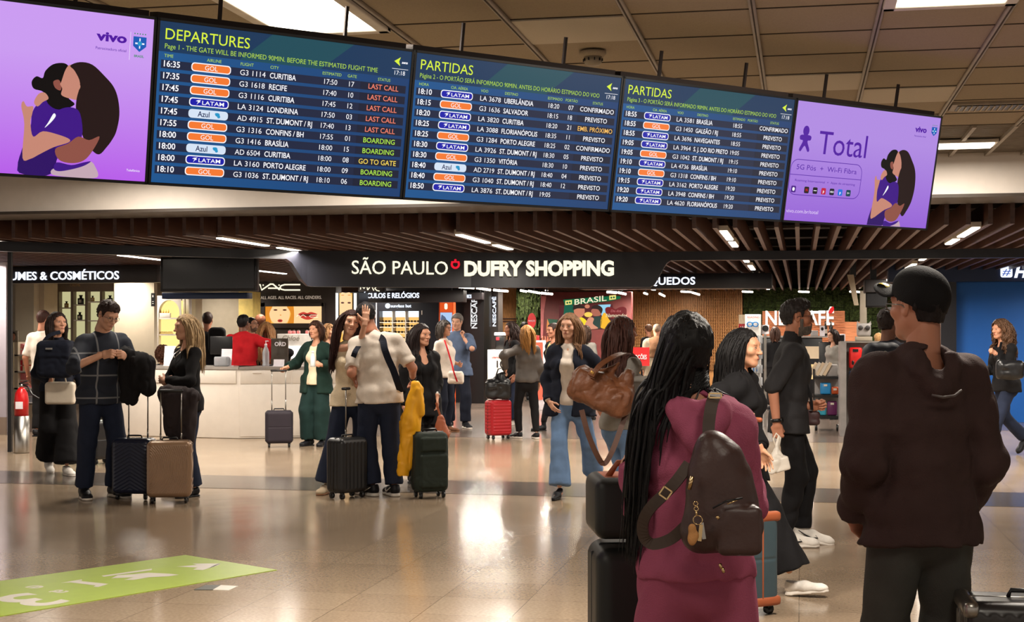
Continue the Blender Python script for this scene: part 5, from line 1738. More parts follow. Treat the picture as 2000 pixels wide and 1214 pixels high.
class Field:
    def __init__(s, lo, hi, vox):
        s.lo = np.array(lo, float); s.vox = vox
        s.n = np.ceil((np.array(hi, float) - s.lo) / vox).astype(int) + 1
        s.D = np.full(s.n, 0.5, np.float32)

    def blk(s, lo, hi):
        i0 = np.maximum(0, np.floor((lo - s.lo) / s.vox).astype(int)); i1 = np.minimum(s.n, np.ceil((hi - s.lo) / s.vox).astype(int) + 1)
        if (i1 <= i0).any():
            return None, None
        sl = tuple(slice(a, b) for a, b in zip(i0, i1))
        g = [(s.lo[i] + s.vox * np.arange(i0[i], i1[i])).astype(np.float32) for i in range(3)]
        return sl, (g[0][:, None, None], g[1][None, :, None], g[2][None, None, :])

    def comb(s, sl, d, k, op):
        A = s.D[sl]
        if op == 'sub':
            A = -A
        h = np.clip(.5 + .5 * (A - d) / k, 0, 1)
        r = A * (1 - h) + d * h - k * h * (1 - h)
        s.D[sl] = -r if op == 'sub' else r

    def cap(s, a, b, ra, rb, k=.02, lat=None, ratio=1.0, flat=0, op='add'):
        a, b = np.array(a, float), np.array(b, float)
        u = b - a; L = max(np.linalg.norm(u), 1e-6); u = u / L
        m = max(ra, rb) * max(1, ratio) + k + 3 * s.vox
        sl, g = s.blk(np.minimum(a, b) - m, np.maximum(a, b) + m)
        if sl is None:
            return s
        q = [g[i] - a[i] for i in range(3)]
        t0 = q[0] * u[0] + q[1] * u[1] + q[2] * u[2]
        t = np.clip(t0, 0, L)
        q = [q[i] - u[i] * t for i in range(3)]
        if lat is not None and ratio != 1:
            l = np.array(lat, float); l = l - u * l.dot(u); l /= np.linalg.norm(l)
            ql = q[0] * l[0] + q[1] * l[1] + q[2] * l[2]
            f = (1 / ratio - 1)
            q = [q[i] + l[i] * ql * f for i in range(3)]
        d = np.sqrt(q[0] ** 2 + q[1] ** 2 + q[2] ** 2) - (ra + (rb - ra) * t / L)
        if flat & 1:
            d = np.maximum(d, -t0)
        if flat & 2:
            d = np.maximum(d, t0 - L)
        s.comb(sl, d, k, op)
        return s

    def ell(s, c, r, k=.01, M=None, op='add'):
        c = np.array(c, float); r = np.array(r, float) * np.ones(3)
        m = r.max() + k + 3 * s.vox
        sl, g = s.blk(c - m, c + m)
        if sl is None:
            return s
        q = [g[i] - c[i] for i in range(3)]
        if M is not None:
            q = [q[0] * M[0][i] + q[1] * M[1][i] + q[2] * M[2][i] for i in range(3)]
        e = np.sqrt((q[0] / r[0]) ** 2 + (q[1] / r[1]) ** 2 + (q[2] / r[2]) ** 2)
        s.comb(sl, (e - 1) * r.min(), k, op)
        return s

    def box(s, c, h, rad=.01, k=.01, M=None, op='add'):
        c = np.array(c, float); h = np.array(h, float)
        m = np.linalg.norm(h) + k + 3 * s.vox
        sl, g = s.blk(c - m, c + m)
        if sl is None:
            return s
        q = [g[i] - c[i] for i in range(3)]
        if M is not None:
            q = [q[0] * M[0][i] + q[1] * M[1][i] + q[2] * M[2][i] for i in range(3)]
        q = [np.abs(q[i]) - (h[i] - rad) for i in range(3)]
        d = np.sqrt(sum(np.maximum(v, 0) ** 2 for v in q)) + np.minimum(np.maximum(np.maximum(q[0], q[1]), q[2]), 0) - rad
        s.comb(sl, d, k, op)
        return s

    def plane(s, n, c):
        """keep the side n.p < c"""
        g = [s.lo[i] + s.vox * np.arange(s.n[i]) for i in range(3)]
        s.D = np.maximum(s.D, (n[0] * g[0][:, None, None] + n[1] * g[1][None, :, None] + n[2] * g[2][None, None, :] - c).astype(np.float32))
        return s

    def folds(s, amp, f, fz=1.0, seed=0, ridge=True):
        I = np.nonzero(np.abs(s.D) < amp * 2.5)
        p = [s.lo[i] + s.vox * I[i] for i in range(3)]
        w = vnoise(p[0] * f * .5 + seed, p[1] * f * .5 + 7, p[2] * f * .5) * 1.6
        n = vnoise(p[0] * f + seed + w, p[1] * f + w, p[2] * f * fz + seed * 3 + w)
        if ridge:
            n = 1 - np.abs(2 * n - 1) * 2
        else:
            n = 2 * n - 1
        s.D[I] += (amp * n).astype(np.float32)
        return s

    def mesh(s):
        D = s.D; S = D < 0
        c = sum(S[i:i + S.shape[0] - 1, j:j + S.shape[1] - 1, k:k + S.shape[2] - 1].astype(np.int8) for i in (0, 1) for j in (0, 1) for k in (0, 1))
        act = (c > 0) & (c < 8)
        ci = np.argwhere(act)
        vid = np.full(act.shape, -1, int); vid[act] = np.arange(len(ci))
        acc = np.zeros((len(ci), 3)); cnt = np.zeros(len(ci))
        co = [(i, j, k) for i in (0, 1) for j in (0, 1) for k in (0, 1)]
        V = {o: D[ci[:, 0] + o[0], ci[:, 1] + o[1], ci[:, 2] + o[2]] for o in co}
        for a in co:
            for ax in range(3):
                if a[ax] == 0:
                    b = list(a); b[ax] = 1; b = tuple(b)
                    va, vb = V[a], V[b]
                    mk = (va < 0) != (vb < 0)
                    t = np.where(mk, va / np.where(mk, va - vb, 1), 0)
                    p = np.array(a, float)[None, :].repeat(len(ci), 0); p[:, ax] += t
                    acc[mk] += p[mk]; cnt[mk] += 1
        v = s.lo + s.vox * (ci + acc / cnt[:, None])
        fs = []
        for ax in range(3):
            A = np.moveaxis(S, ax, 0); W_ = np.moveaxis(vid, ax, 0)
            e = A[:-1] != A[1:]
            e = e[:, 1:-1, 1:-1]
            I = np.argwhere(e); i, j, k = I[:, 0], I[:, 1] + 1, I[:, 2] + 1
            q = np.stack([W_[i, j - 1, k - 1], W_[i, j, k - 1], W_[i, j, k], W_[i, j - 1, k]], 1)
            fl = A[i, j, k] ^ (False)
            q[~fl] = q[~fl][:, ::-1]
            if ax == 1:
                q = q[:, ::-1]
            fs.append(q)
        return v, np.concatenate(fs)


def fobj(name, parts, parent=None, loc=None, rot=None, smooth=True):
    """parts: (verts, faces, material) in the frame of the object; ONE mesh object"""
    vs, fs, mi, mats, n = [], [], [], [], 0
    for v, f, m in parts:
        if m not in mats:
            mats.append(m)
        v = np.asarray(v, float)
        vs.append(v)
        fs += (np.asarray(f) + n).tolist() if not isinstance(f, list) else [[i + n for i in q] for q in f]
        mi += [mats.index(m)] * len(f)
        n += len(v)
    me = bpy.data.meshes.new(name)
    me.from_pydata(np.concatenate(vs).tolist(), [], fs)
    for m in mats:
        me.materials.append(m)
    me.polygons.foreach_set('material_index', mi)
    me.polygons.foreach_set('use_smooth', [smooth] * len(fs))
    me.update()
    o = bpy.data.objects.new(name, me)
    sc.collection.objects.link(o)
    if parent is not None:
        o.parent = parent
    if loc is not None:
        o.location = loc
    if rot is not None:
        o.rotation_euler = rot
    return o


def mbpart(m):
    """MB with one material -> part tuples"""
    out = []
    for k, mat in enumerate(m.mats):
        fs = [list(f) for f, q in zip(m.f, m.m) if q == k]
        out.append((np.array(m.v), fs, mat))
    return out


def cloth(name, c, rough=.85, var=.10, bump=.25, bscale=220, sheen=.0):
    return pm(name, c, rough=rough, var=var, scale=14, bump=bump, bscale=bscale, sheen=sheen, spec=.25)


def skinm(c):
    return pm('skin %d %d %d' % c, c, rough=.5, var=.06, scale=18, spec=.4)


def hairm(c):
    return pm('hair %d %d %d' % c, c, rough=.55, var=.35, scale=30, bump=.35, bscale=90, aniso=(3, 3, .25), spec=.3)


# ---------------------------------------------------------------- hands (left hand: fingers to -Z, thumb to -Y, palm to -X)
_H = {}


def hand(kind, fine):
    key = (kind, fine)
    if key in _H:
        return _H[key]
    F_ = Field((-.11, -.10, -.22), (.05, .07, .04), .0035 if fine else .0055)
    F_.cap((0, 0, .03), (0, 0, -.01), .024, .022, .01, lat=(0, 1, 0), ratio=1.15)
    F_.cap((0, .004, -.015), (0, 0, -.078), .0145, .0125, .012, lat=(0, 1, 0), ratio=2.7)
    curl = {'relax': (18, 22, 16), 'grip': (62, 82, 50), 'flat': (4, 6, 4), 'fist': (80, 92, 60)}[kind]
    for i, (y, z, L) in enumerate(((-.029, -.083, .072), (-.0095, -.088, .080), (.0105, -.086, .074), (.0285, -.078, .058))):
        p = np.array((0, y, z)); a = 0
        for j, (fr, r0, r1) in enumerate(((.45, .0088, .0080), (.32, .0080, .0072), (.26, .0072, .0058))):
            a += math.radians(curl[j] + (i - 1) * 3)
            spr = (i - 1.4) * (.07 if kind in ('relax', 'flat') else .0)
            q = p + L * fr * np.array((-math.sin(a), spr, -math.cos(a)))
            F_.cap(p, q, r0, r1, .0035 if j else .008)
            p = q
    t = {'relax': ((-.012, -.026, -.025), (-.026, -.052, -.058), (-.036, -.060, -.088)), 'flat': ((-.008, -.028, -.025), (-.014, -.062, -.05), (-.016, -.08, -.074)),
         'grip': ((-.014, -.024, -.028), (-.040, -.042, -.052), (-.056, -.030, -.072)), 'fist': ((-.014, -.024, -.028), (-.042, -.038, -.056), (-.058, -.014, -.074))}[kind]
    F_.cap((-.002, -.012, -.015), t[0], .015, .014, .01); F_.cap(t[0], t[1], .013, .0105, .006); F_.cap(t[1], t[2], .0102, .0078, .004)
    _H[key] = F_.mesh()
    return _H[key]


# ---------------------------------------------------------------- shoes (toe to -Y, heel at +Y, on z = 0, ankle above the origin)
_S = {}


def shoe(kind):
    if kind in _S:
        return _S[kind]
    U = Field((-.07, -.24, -.02), (.07, .11, .22), .006); S_ = Field((-.07, -.24, -.03), (.07, .11, .1), .006)
    if kind == 'heel':
        U.cap((0, .03, .075), (0, -.06, .05), .028, .03, .02); U.cap((0, -.06, .04), (0, -.175, .018), .032, .014, .02, lat=(1, 0, 0), ratio=1.3)
        U.ell((0, -.03, .105), (.03, .07, .035), .012, op='sub'); U.plane((0, 0, -1), -.004)
        S_.cap((0, .045, .06), (0, .055, .0), .013, .006, .01, flat=2); S_.cap((0, -.07, .008), (0, -.17, .006), .03, .016, .01, lat=(1, 0, 0), ratio=1.2); S_.plane((0, 0, 1), .07); S_.plane((0, 0, -1), 0)
    else:
        hi = {'sneaker': .085, 'high': .115, 'flat': .07, 'boot': .2}[kind]
        U.cap((0, .035, .05), (0, -.06, .045), .036, .038, .02); U.cap((0, -.06, .038), (0, -.155, .03), .040, .028, .02, lat=(1, 0, 0), ratio=1.12); U.ell((.004, -.16, .026), (.042, .045, .026), .02)
        U.cap((0, .03, .05), (0, .02, hi), .036, .040, .02, flat=2); U.plane((0, 0, -1), -.014)
        S_.cap((0, .035, .0), (0, -.06, .0), .041, .038, .02); S_.cap((0, -.06, .0), (.004, -.165, .0), .042, .042, .02); S_.plane((0, 0, 1), .026 if kind in ('sneaker', 'high') else .016); S_.plane((0, 0, -1), 0)
    a, b = U.mesh(), S_.mesh()
    _S[kind] = []
    for nm, (v, f) in (('shoe', a), ('sole', b)):
        me = bpy.data.meshes.new(nm); me.from_pydata(v.tolist(), [], f.tolist()); me.polygons.foreach_set('use_smooth', [True] * len(f)); me.update()
        me.materials.append(None)
        _S[kind].append(me)
    return _S[kind]


# ---------------------------------------------------------------- heads (face to -Y), chin to crown 0.225
def head_field(vox, sex, beard=0, smile=0):
    F_ = Field((-.1, -.14, -.17), (.1, .13, .14), vox)
    jw = 1.0 if sex == 'm' else .9
    F_.ell((0, .012, .036), (.073, .094, .079), .01)
    F_.ell((0, -.020, -.030), (.057 * jw + .001, .066, .080), .03)
    F_.cap((-.046 * jw, .004, -.052), (-.016, -.058, -.092), .017, .015, .03); F_.cap((.046 * jw, .004, -.052), (.016, -.058, -.092), .017, .015, .03)
    F_.ell((0, -.064, -.093), (.02 * jw, .018, .017), .025)
    F_.cap((-.036, -.074, .024), (.036, -.074, .024), .014, .014, .02)
    for sgn in (-1, 1):
        F_.ell((sgn * .031, -.097, .003), (.018, .014, .011), .012, op='sub')
        F_.ell((sgn * .040, -.058, -.022), (.024, .022, .02), .025)
        F_.ell((sgn * .031, -.076, .002), (.0145, .012, .010), .004)
        F_.ell((sgn * .012, -.096, -.031), (.010, .011, .008), .008)
        F_.ell((sgn * .074, .008, -.004), (.009, .019, .031), .006)
        F_.ell((sgn * .081, .003, -.002), (.006, .010, .018), .006, op='sub')
    q = 1 if sex == 'm' else .82
    F_.cap((0, -.086, .012), (0, -.106, -.028), .0085 * q, .011 * q, .012)
    F_.ell((0, -.110, -.030), np.array((.010, .009, .009)) * q, .008)
    F_.ell((0, -.080, -.060), (.026, .014, .014), .015)
    F_.cap((0, .022, -.05), (0, .03, -.15), .052 if sex == 'm' else .044, .055 if sex == 'm' else .047, .03)
    return F_


def head_extras(sex, browc, lipc, eyec, smile=0, glasses=None, beard=None, tilt=0):
    m = MB()
    wm = pm('eye white', (206, 200, 196), rough=.3)
    for sgn in (-1, 1):
        m.ball((sgn * .031, -.0795, .002), (.0115, .0095, .0062), wm, n=12)
        m.ball((sgn * .031, -.0862, .002), (.0054, .0042, .0056), eyec, n=10)
        m.tube([(sgn * (.031 + x), -.0875 + abs(x) * .32, .0072 - x * x * 18) for x in (-.013, -.006, 0, .006, .013)], .0018, browc, n=5)
        m.tube([(sgn * (.032 + x), -.0885 + abs(x + .004) * .38, .0225 + .004 * math.cos(x * 110)) for x in (-.016, -.008, 0, .009, .018)], [(.0028, .0034)] * 4 + [(.0012, .0016)], browc, n=6)
    w = .023 + .006 * smile
    for z, r, o in ((-.0555 + .001 * smile, .0034, 0), (-.0645 - .004 * smile, .0042, .001)):
        m.tube([(w * x, -.0925 + .013 * x * x - o, z + (.007 * smile + .0005) * x * x * (1 if smile else 0) + (0 if abs(x) > .3 or z < -.06 else .0)) for x in (-1, -.5, 0, .5, 1)], [.001, r, r, r, .001], lipc, n=6)
    if smile:
        m.tube([(w * .8 * x, -.0915 + .012 * x * x, -.0605 + .004 * x * x) for x in (-1, -.5, 0, .5, 1)], [.001, .004, .0045, .004, .001], pm('teeth', (226, 220, 212), rough=.3), n=6)
    return m


def glasses_mesh(mat):
    m = MB()
    for sgn in (-1, 1):
        m.tube([(sgn * .032 + .0225 * math.cos(a), -.0985 + abs(.0225 * math.cos(a)) * .1, .000 + .0175 * math.sin(a)) for a in np.linspace(0, 2 * PI, 17)[:-1]], .0018, mat, n=5, closed=True)
        m.tube([(sgn * .054, -.096, .006), (sgn * .076, -.05, .006), (sgn * .079, .0, .004), (sgn * .078, .018, -.008)], .002, mat, n=5)
    m.tube([(-.01, -.1, .004), (0, -.102, .006), (.01, -.1, .004)], .002, mat, n=5)
    return m


def hair_cap(vox, t, front=.062, nape=-.075, side=.012, seed=1, amp=.004, top=0.0):
    F_ = Field((-.13, -.16, -.16), (.13, .17, .18), vox)
    F_.ell((0, .014, .038), (.073 + t, .094 + t, .079 + t), .01)
    if top:
        F_.ell((0, -.03, .085), (.058, .06, .036 + top), .02)
    F_.cap((0, .04, 0), (0, .045, nape), .06 + t * .5, .045 + t * .5, .03)
    g = [F_.lo[i] + F_.vox * np.arange(F_.n[i]) for i in range(3)]
    y = g[1]
    hl = np.interp(y, [-.2, -.07, -.045, -.028, -.012, .03, .045, .2], [front, front - .004, front - .02, side - .045, side + .02, side + .012, nape + .02, nape])
    F_.D = np.maximum(F_.D, (hl[None, :, None] - g[2][None, None, :]).astype(np.float32))
    F_.folds(amp, 60, .5, seed)
    return F_.mesh()


def strands(n, L, seed, part=.0, wave=0.0, wf=40, vol=.0, r=.007, drift=(0, 0), coll=(), back=.45, segs=14, side=.012, front=.055, fly=.0, tail=None, jitter=.12):
    """locks that start on the scalp, follow the skull and fall; head frame"""
    R_ = random.Random(seed)
    c = np.array((0, .014, .036)); rad = np.array((.076, .097, .083)) + vol
    out_v, out_f, base = [], [], 0
    made = 0
    while made < n:
        d = np.array((R_.gauss(0, 1), R_.gauss(0, 1), R_.gauss(0, 1))); d /= np.linalg.norm(d)
        p = c + d * rad
        if p[1] < -.03 and p[2] < front + (.022 if p[1] < -.05 else 0) or p[2] < -.02 and p[1] < .03 or p[2] < -.05:
            continue
        made += 1
        sx = 1 if p[0] > part else -1
        if tail is None:
            v = np.array((sx * (1.0 - .4 * max(0, p[1] / .1)), back + R_.gauss(0, jitter), -.1 + R_.gauss(0, jitter)))
        else:
            tj = np.array((R_.gauss(0, .016), R_.gauss(0, .022), R_.gauss(0, .015))); done = False
            v = np.array(tail) + tj - p
        v /= np.linalg.norm(v)
        ln = L * (1 - .18 * R_.random())
        st = ln / segs
        ph = R_.random() * 6.28
        pts = []
        for i in range(segs + 1):
            pts.append(p.copy())
            if tail is not None:
                tv = np.array(tail) + tj - p
                if np.linalg.norm(tv) > .03 and len(pts) < segs * .5 and not done:
                    v = .5 * v + .5 * tv / max(np.linalg.norm(tv), 1e-6)
                else:
                    done = True
                    v = .6 * v + .4 * np.array((drift[0], drift[1], -1.0))
            else:
                v = .62 * v + .38 * np.array((drift[0] * i / segs - (sx * .22 if p[2] < -.02 and abs(p[0]) > .05 else 0), drift[1] * i / segs + .05, -1.0))
            v /= np.linalg.norm(v)
            p = p + v * st
            e = (p - c) / rad; le = np.linalg.norm(e)
            if le < 1.0:
                p = c + e / le * rad
            if p[1] < -.02 and abs(p[0]) < .064 and p[2] < .05 and p[1] > -.2 and p[2] > -.13:
                p[0] = sx * .064
            if p[1] < -.045 and abs(p[0]) < .056 and p[2] < .070 and p[2] > .03:
                p[2] = .070
            if p[2] < .03 and p[1] < -.03 and p[2] > -.14:
                p[1] = -.03
            for (a, b, ra, rt, la) in coll:
                u = b - a; t = np.clip((p - a).dot(u) / u.dot(u), 0, 1); q = p - a - u * t
                ql = q.dot(la); qq = q + la * ql * (1 / rt - 1); dl = np.linalg.norm(qq)
                if dl < ra:
                    qq = qq / max(dl, 1e-6) * ra
                    q = qq + la * (qq.dot(la)) * (rt - 1); p = a + u * t + q
        pts = np.array(pts)
        if wave:
            t = np.linspace(0, 1, segs + 1)[:, None]
            ln_ = np.linspace(0, ln, segs + 1)[:, None]
            pts = pts + wave * np.minimum(1, t * 3) * np.concatenate([np.sin(ln_ * wf + ph), np.cos(ln_ * wf * .9 + ph * 1.7), .4 * np.sin(ln_ * wf + ph * 2)], 1)
        tn = np.gradient(pts, axis=0); tn /= np.maximum(np.linalg.norm(tn, axis=1), 1e-6)[:, None]
        ou = pts - np.array((0, .02, .0)); ou[:, 2] *= .3
        a = np.cross(tn, ou + np.array((R_.gauss(0, .02), R_.gauss(0, .02), 0))); a /= np.maximum(np.linalg.norm(a, axis=1), 1e-6)[:, None]; b = np.cross(tn, a)
        rr = r * np.interp(np.linspace(0, 1, segs + 1), [0, .15, .75, 1], [.7, 1, .9, .15])[:, None]
        ring = np.stack([pts + a * rr * 1.7, pts + b * rr * .55, pts - a * rr * 1.7, pts - b * rr * .55], 1).reshape(-1, 3)
        out_v.append(ring)
        for i in range(segs):
            for j in range(4):
                j2 = (j + 1) % 4
                out_f.append((base + i * 4 + j, base + i * 4 + j2, base + (i + 1) * 4 + j2, base + (i + 1) * 4 + j))
        base += len(ring)
    V_, F4 = np.concatenate(out_v), np.array(out_f)
    if tail is not None:
        mean = V_.reshape(n, segs + 1, 4, 3).mean((0, 2))
        mb_ = MB(); mb_.tube(mean[segs // 2:], [.012] + [(.05, .034)] * (len(mean[segs // 2:]) - 2) + [.012], None, n=10)
        F4 = F4.tolist() + [[i + len(V_) for i in f] for f in mb_.f if len(f) == 4]; V_ = np.concatenate([V_, np.array(mb_.v)]); F4 = np.array(F4)
    return V_, F4


def ik(a, t, l1, l2, hint):
    a, t = np.array(a, float), np.array(t, float)
    v = t - a; d = np.linalg.norm(v); u = v / d
    if d > (l1 + l2) * .999:
        t = a + u * (l1 + l2) * .999; d = (l1 + l2) * .999
    x = (l1 * l1 - l2 * l2 + d * d) / (2 * d); h = math.sqrt(max(0, l1 * l1 - x * x))
    hv = np.array(hint, float); hv = hv - u * hv.dot(u); hv /= max(np.linalg.norm(hv), 1e-6)
    return a + u * x + hv * h, t


def euler(yaw, pitch, roll):
    """head frame: yaw to the person's left (+), pitch up (+), roll"""
    return np.array(Matrix.Rotation(math.radians(yaw), 3, 'Z') @ Matrix.Rotation(math.radians(-pitch), 3, 'X') @ Matrix.Rotation(math.radians(roll), 3, 'Y'))


PEOPLE = {}


def person(key, label, px, d, H, face, sex='f', bw=1.0, skin=(196, 140, 112), lean=0, side=0, twist=0, hip=(0, 0, 0), feet=None, L=None, R=None, head=(0, 0, 0), hdx=(0, 0),
           hair=None, wear=(), shoes=None, smile=0, specs=None, beard=None, vox=None, group=None, belly=0, headk=1.0):
    s = H / 1.7
    f_ = sex == 'f'
    vox = vox or min(.03, max(.0085, .0010 * d))
    base = W(px, 647, d); base.z = 0
    Mw = Matrix.Translation(base) @ Matrix.Rotation(math.radians(face) + YAW, 4, 'Z')
    Mi = Mw.inverted()
    loc = lambda x, y, dd=0: np.array(Mi @ W(x, y, d + dd))
    # skeleton
    P = np.array((hip[0], hip[1], .525 * H - hip[2]))
    la, sa_ = math.radians(lean), math.radians(side)
    up = np.array((math.sin(sa_), -math.sin(la), math.cos(la) * math.cos(sa_))); up /= np.linalg.norm(up)
    tw = math.radians(twist)
    lat = np.array((math.cos(tw), math.sin(tw), 0)); lat = lat - up * lat.dot(up); lat /= np.linalg.norm(lat)
    fw = np.cross(lat, up); fw = fw if fw[1] < 0 or abs(twist) > 90 else -fw      # forward
    if fw.dot(np.array((math.sin(tw), -math.cos(tw), 0))) < 0:
        fw = -fw
    N = P + up * .297 * H
    sp = lambda f, x=0, y=0: P + up * (.297 * H * f) + lat * x * s + fw * y * s
    shw = (.138 if f_ else .166) * bw ** .5
    SH_ = {'L': sp(.885, shw), 'R': sp(.885, -shw)}
    HP_ = {'L': P + np.array((.083 * s, 0, -.02 * s)), 'R': P + np.array((-.083 * s, 0, -.02 * s))}
    feet = feet or {}
    FT, AN, KN = {}, {}, {}
    for k, sg in (('L', 1), ('R', -1)):
        x, y, lift, yw, pt = feet.get(k, (sg * .10, 0, 0, sg * 10, 0))
        if isinstance(x, str):
            q = np.array(Mi @ G(y, lift)); x, y, lift = q[0], q[1], 0.0
            yw, pt = feet[k][3], feet[k][4]
        Rm = np.array(Matrix.Rotation(math.radians(yw), 3, 'Z') @ Matrix.Rotation(math.radians(pt), 3, 'X'))
        piv = np.array((0, -.12 * s, 0)) if pt >= 0 else np.array((0, .06 * s, 0))
        Ry = np.array(Matrix.Rotation(math.radians(yw), 3, 'Z'))
        o = np.array((x, y, lift)) + Ry @ piv - Rm @ piv
        FT[k] = (o, Rm)
        AN[k] = o + Rm @ np.array((0, .01, .10)) * s
        KN[k], AN[k] = ik(HP_[k], AN[k], .2305 * H, .2305 * H, np.array((.15 * sg, 0, 0)) + Ry @ np.array((0, -1, 0)))
    EL, WR, HD = {}, {}, {}
    for k, sg, sp_ in (('L', 1, L), ('R', -1, R)):
        sp_ = sp_ or {}
        t = sp_.get('at')
        if t is None:
            t = SH_[k] + np.array((sg * .075, -.03, -.515)) * s
            hint = (sg * .4, .9, 0)
        else:
            t = loc(*t[1:]) if t[0] == 'px' else np.array(t[1:], float) if t[0] == 'loc' else SH_[k] + np.array(t[1:]) * s
            hint = sp_.get('el', (sg * .5, .8, -.5))
        EL[k], WR[k] = ik(SH_[k], t, .168 * H, .150 * H, hint)
        fd = WR[k] - EL[k]; fd /= np.linalg.norm(fd)
        fd = np.array(sp_['f'], float) if 'f' in sp_ else fd
        fd /= np.linalg.norm(fd)
        th = np.array(sp_.get('th', (0, -1, .15) if t is None or 'at' not in sp_ else (0, -.2, 1)), float)
        y = -(th - fd * th.dot(fd)); y /= np.linalg.norm(y)
        z = -fd; x = np.cross(y, z)
        HD[k] = (np.stack([x, y, z], 1), sp_.get('h', 'relax'))
    Hm = euler(*head)
    hs = .132 * H / .225 * headk
    HC = N + up * .112 * H + fw * (.022 + hdx[1]) * s + lat * hdx[0] * s
    hp = lambda p: HC + Hm @ (np.array(p, float) * hs)

    lo = np.array((-.75, -.75, -.05)) * s; hi = np.array((.75, .75, 1.12 * 1.7)) * s
    pts = [P, N] + list(EL.values()) + list(WR.values()) + list(KN.values()) + list(AN.values()) + list(SH_.values())
    lo = np.min(pts, 0) - .26; hi = np.max(pts, 0) + .26; hi[2] = max(hi[2], HC[2] + .1)
    # torso profile: fraction, half width, half depth, forward offset
    if f_:
        TP = [(-.16, .146, .104, -.01), (0, .162, .112, -.008), (.38, .122, .090, 0), (.62, .132, .096, .004), (.80, .126, .088, 0)]
    else:
        TP = [(-.16, .142, .100, -.004), (0, .154, .106, 0), (.34, .146, .102, .004), (.62, .156, .108, .004), (.80, .154, .100, 0)]
    TP = [(a, b * bw, c * bw + (belly if .1 < a < .7 else belly * .3), e + (belly * .8 if .1 < a < .7 else 0)) for a, b, c, e in TP]

    def torso(F_, ex, f0=-9, f1=9, k=.03, bust=True):
        for a, b in zip(TP[:-1], TP[1:]):
            if b[0] < f0 or a[0] > f1:
                continue
            F_.cap(sp(a[0], 0, a[3]), sp(b[0], 0, b[3]), a[2] * s + ex, b[2] * s + ex, k, lat, (a[1] + b[1] + 2 * ex / s) / (a[2] + b[2] + 2 * ex / s))
        w = shw - .035
        rs = (.046 if f_ else .054) * s + ex
        F_.cap(sp(.89, w), sp(.925, 0), rs, rs * 1.15, .03); F_.cap(sp(.89, -w), sp(.925, 0), rs, rs * 1.15, .03)
        F_.cap(sp(.95), sp(1.02), .060 * s + ex, .048 * s + ex * .6, .03, lat, 1.2)
        if f_ and bust:
            for sg in (-1, 1):
                F_.ell(sp(.66, sg * .062, .072 * bw), np.array((.062, .056, .058)) * s * bw + ex * .7, .03)

    def arm(F_, k, ex, fr=1.0, k_=.025, flare=0.0, fold=True):
        r = (.043, .036, .026) if f_ else (.050, .041, .029)
        r = [q * s * (.6 + .4 * bw) for q in r]
        l1 = np.linalg.norm(EL[k] - SH_[k]); l2 = np.linalg.norm(WR[k] - EL[k]); ln = fr * (l1 + l2)
        if ln <= l1:
            e = SH_[k] + (EL[k] - SH_[k]) * ln / l1
            F_.cap(SH_[k], e, r[0] + ex, r[0] + (r[1] - r[0]) * ln / l1 + ex + flare, k_, flat=2)
        else:
            F_.cap(SH_[k], EL[k], r[0] + ex, r[1] + ex, k_)
            t = min(1, (ln - l1) / l2)
            F_.cap(EL[k], EL[k] + (WR[k] - EL[k]) * t, r[1] + ex, r[1] + (r[2] - r[1]) * t + ex + flare, .02, flat=2)
        F_.ell(SH_[k], np.array((1, 1, 1)) * (r[0] * 1.04 + ex), .02)

    def leg(F_, k, ex, r=(.088, .056, .036), z1=None, kk=.03, flat=0, calf=True):
        r = [q * s * (.5 + .5 * bw) for q in r]
        F_.cap(HP_[k], KN[k], r[0] + ex, r[1] + ex, kk)
        e = AN[k] if z1 is None else KN[k] + (AN[k] - KN[k]) * z1
        F_.cap(KN[k], e, r[1] + ex, r[2] + ex, .02, flat=flat)
        if calf:
            bk = np.cross(AN[k] - KN[k], np.array((1, 0, 0))); bk /= np.linalg.norm(bk)
            bk = bk if bk[1] > 0 else -bk
            F_.ell(KN[k] * .7 + AN[k] * .3 + bk * .012 * s, np.array((.046, .046, .075)) * s + ex, .02)

    # ---- body
    B = Field(lo, hi, vox)
    torso(B, -.010)
    B.cap(sp(.93), HC + Hm @ (np.array((0, .025, -.07)) * hs), .056 * s if not f_ else .046 * s, .054 * s if not f_ else .045 * s, .03)
    for k in 'LR':
        arm(B, k, -.003); leg(B, k, -.012)
        o, Rm = FT[k]
        B.cap(o + Rm @ np.array((0, .03, .05)) * s, o + Rm @ np.array((0, -.13, .03)) * s, .028 * s, .022 * s, .02)
    sm_ = skinm(skin)
    parts = [B.mesh() + (sm_,)]
    hv = max(.0036, .00036 * d)
    v, f = head_field(hv, sex).mesh()
    bm_ = pm('stubble', tuple(int(c * .55) for c in skin), rough=.7) if beard == 'stubble' else None
    if beard:
        bmat = bm_ or hairm(beard)
        fc = v[f].mean(1)
        mk = ((fc[:, 2] < -.060 - .15 * np.clip(fc[:, 1] + .08, 0, .1)) | ((fc[:, 2] < -.044) & (np.abs(fc[:, 0]) < .03) & (fc[:, 1] < -.078)) | ((fc[:, 1] > -.03) & (fc[:, 1] < -.008) & (fc[:, 2] < -.02))) & (fc[:, 2] > -.125) & (fc[:, 1] < .0) & (np.abs(fc[:, 0]) < .08) & ~((np.abs(fc[:, 0]) < .02) & (fc[:, 2] > -.071) & (fc[:, 2] < -.052))
        v = v.copy()
        if bm_ is None:
            vv = np.unique(f[mk]); v[vv] += (v[vv] - np.array((0, 0, -.05))) * .13
        parts.append((v @ Hm.T * hs + HC, f[~mk], sm_)); parts.append((v @ Hm.T * hs + HC, f[mk], bmat))
    else:
        parts.append((v @ Hm.T * hs + HC, f, sm_))
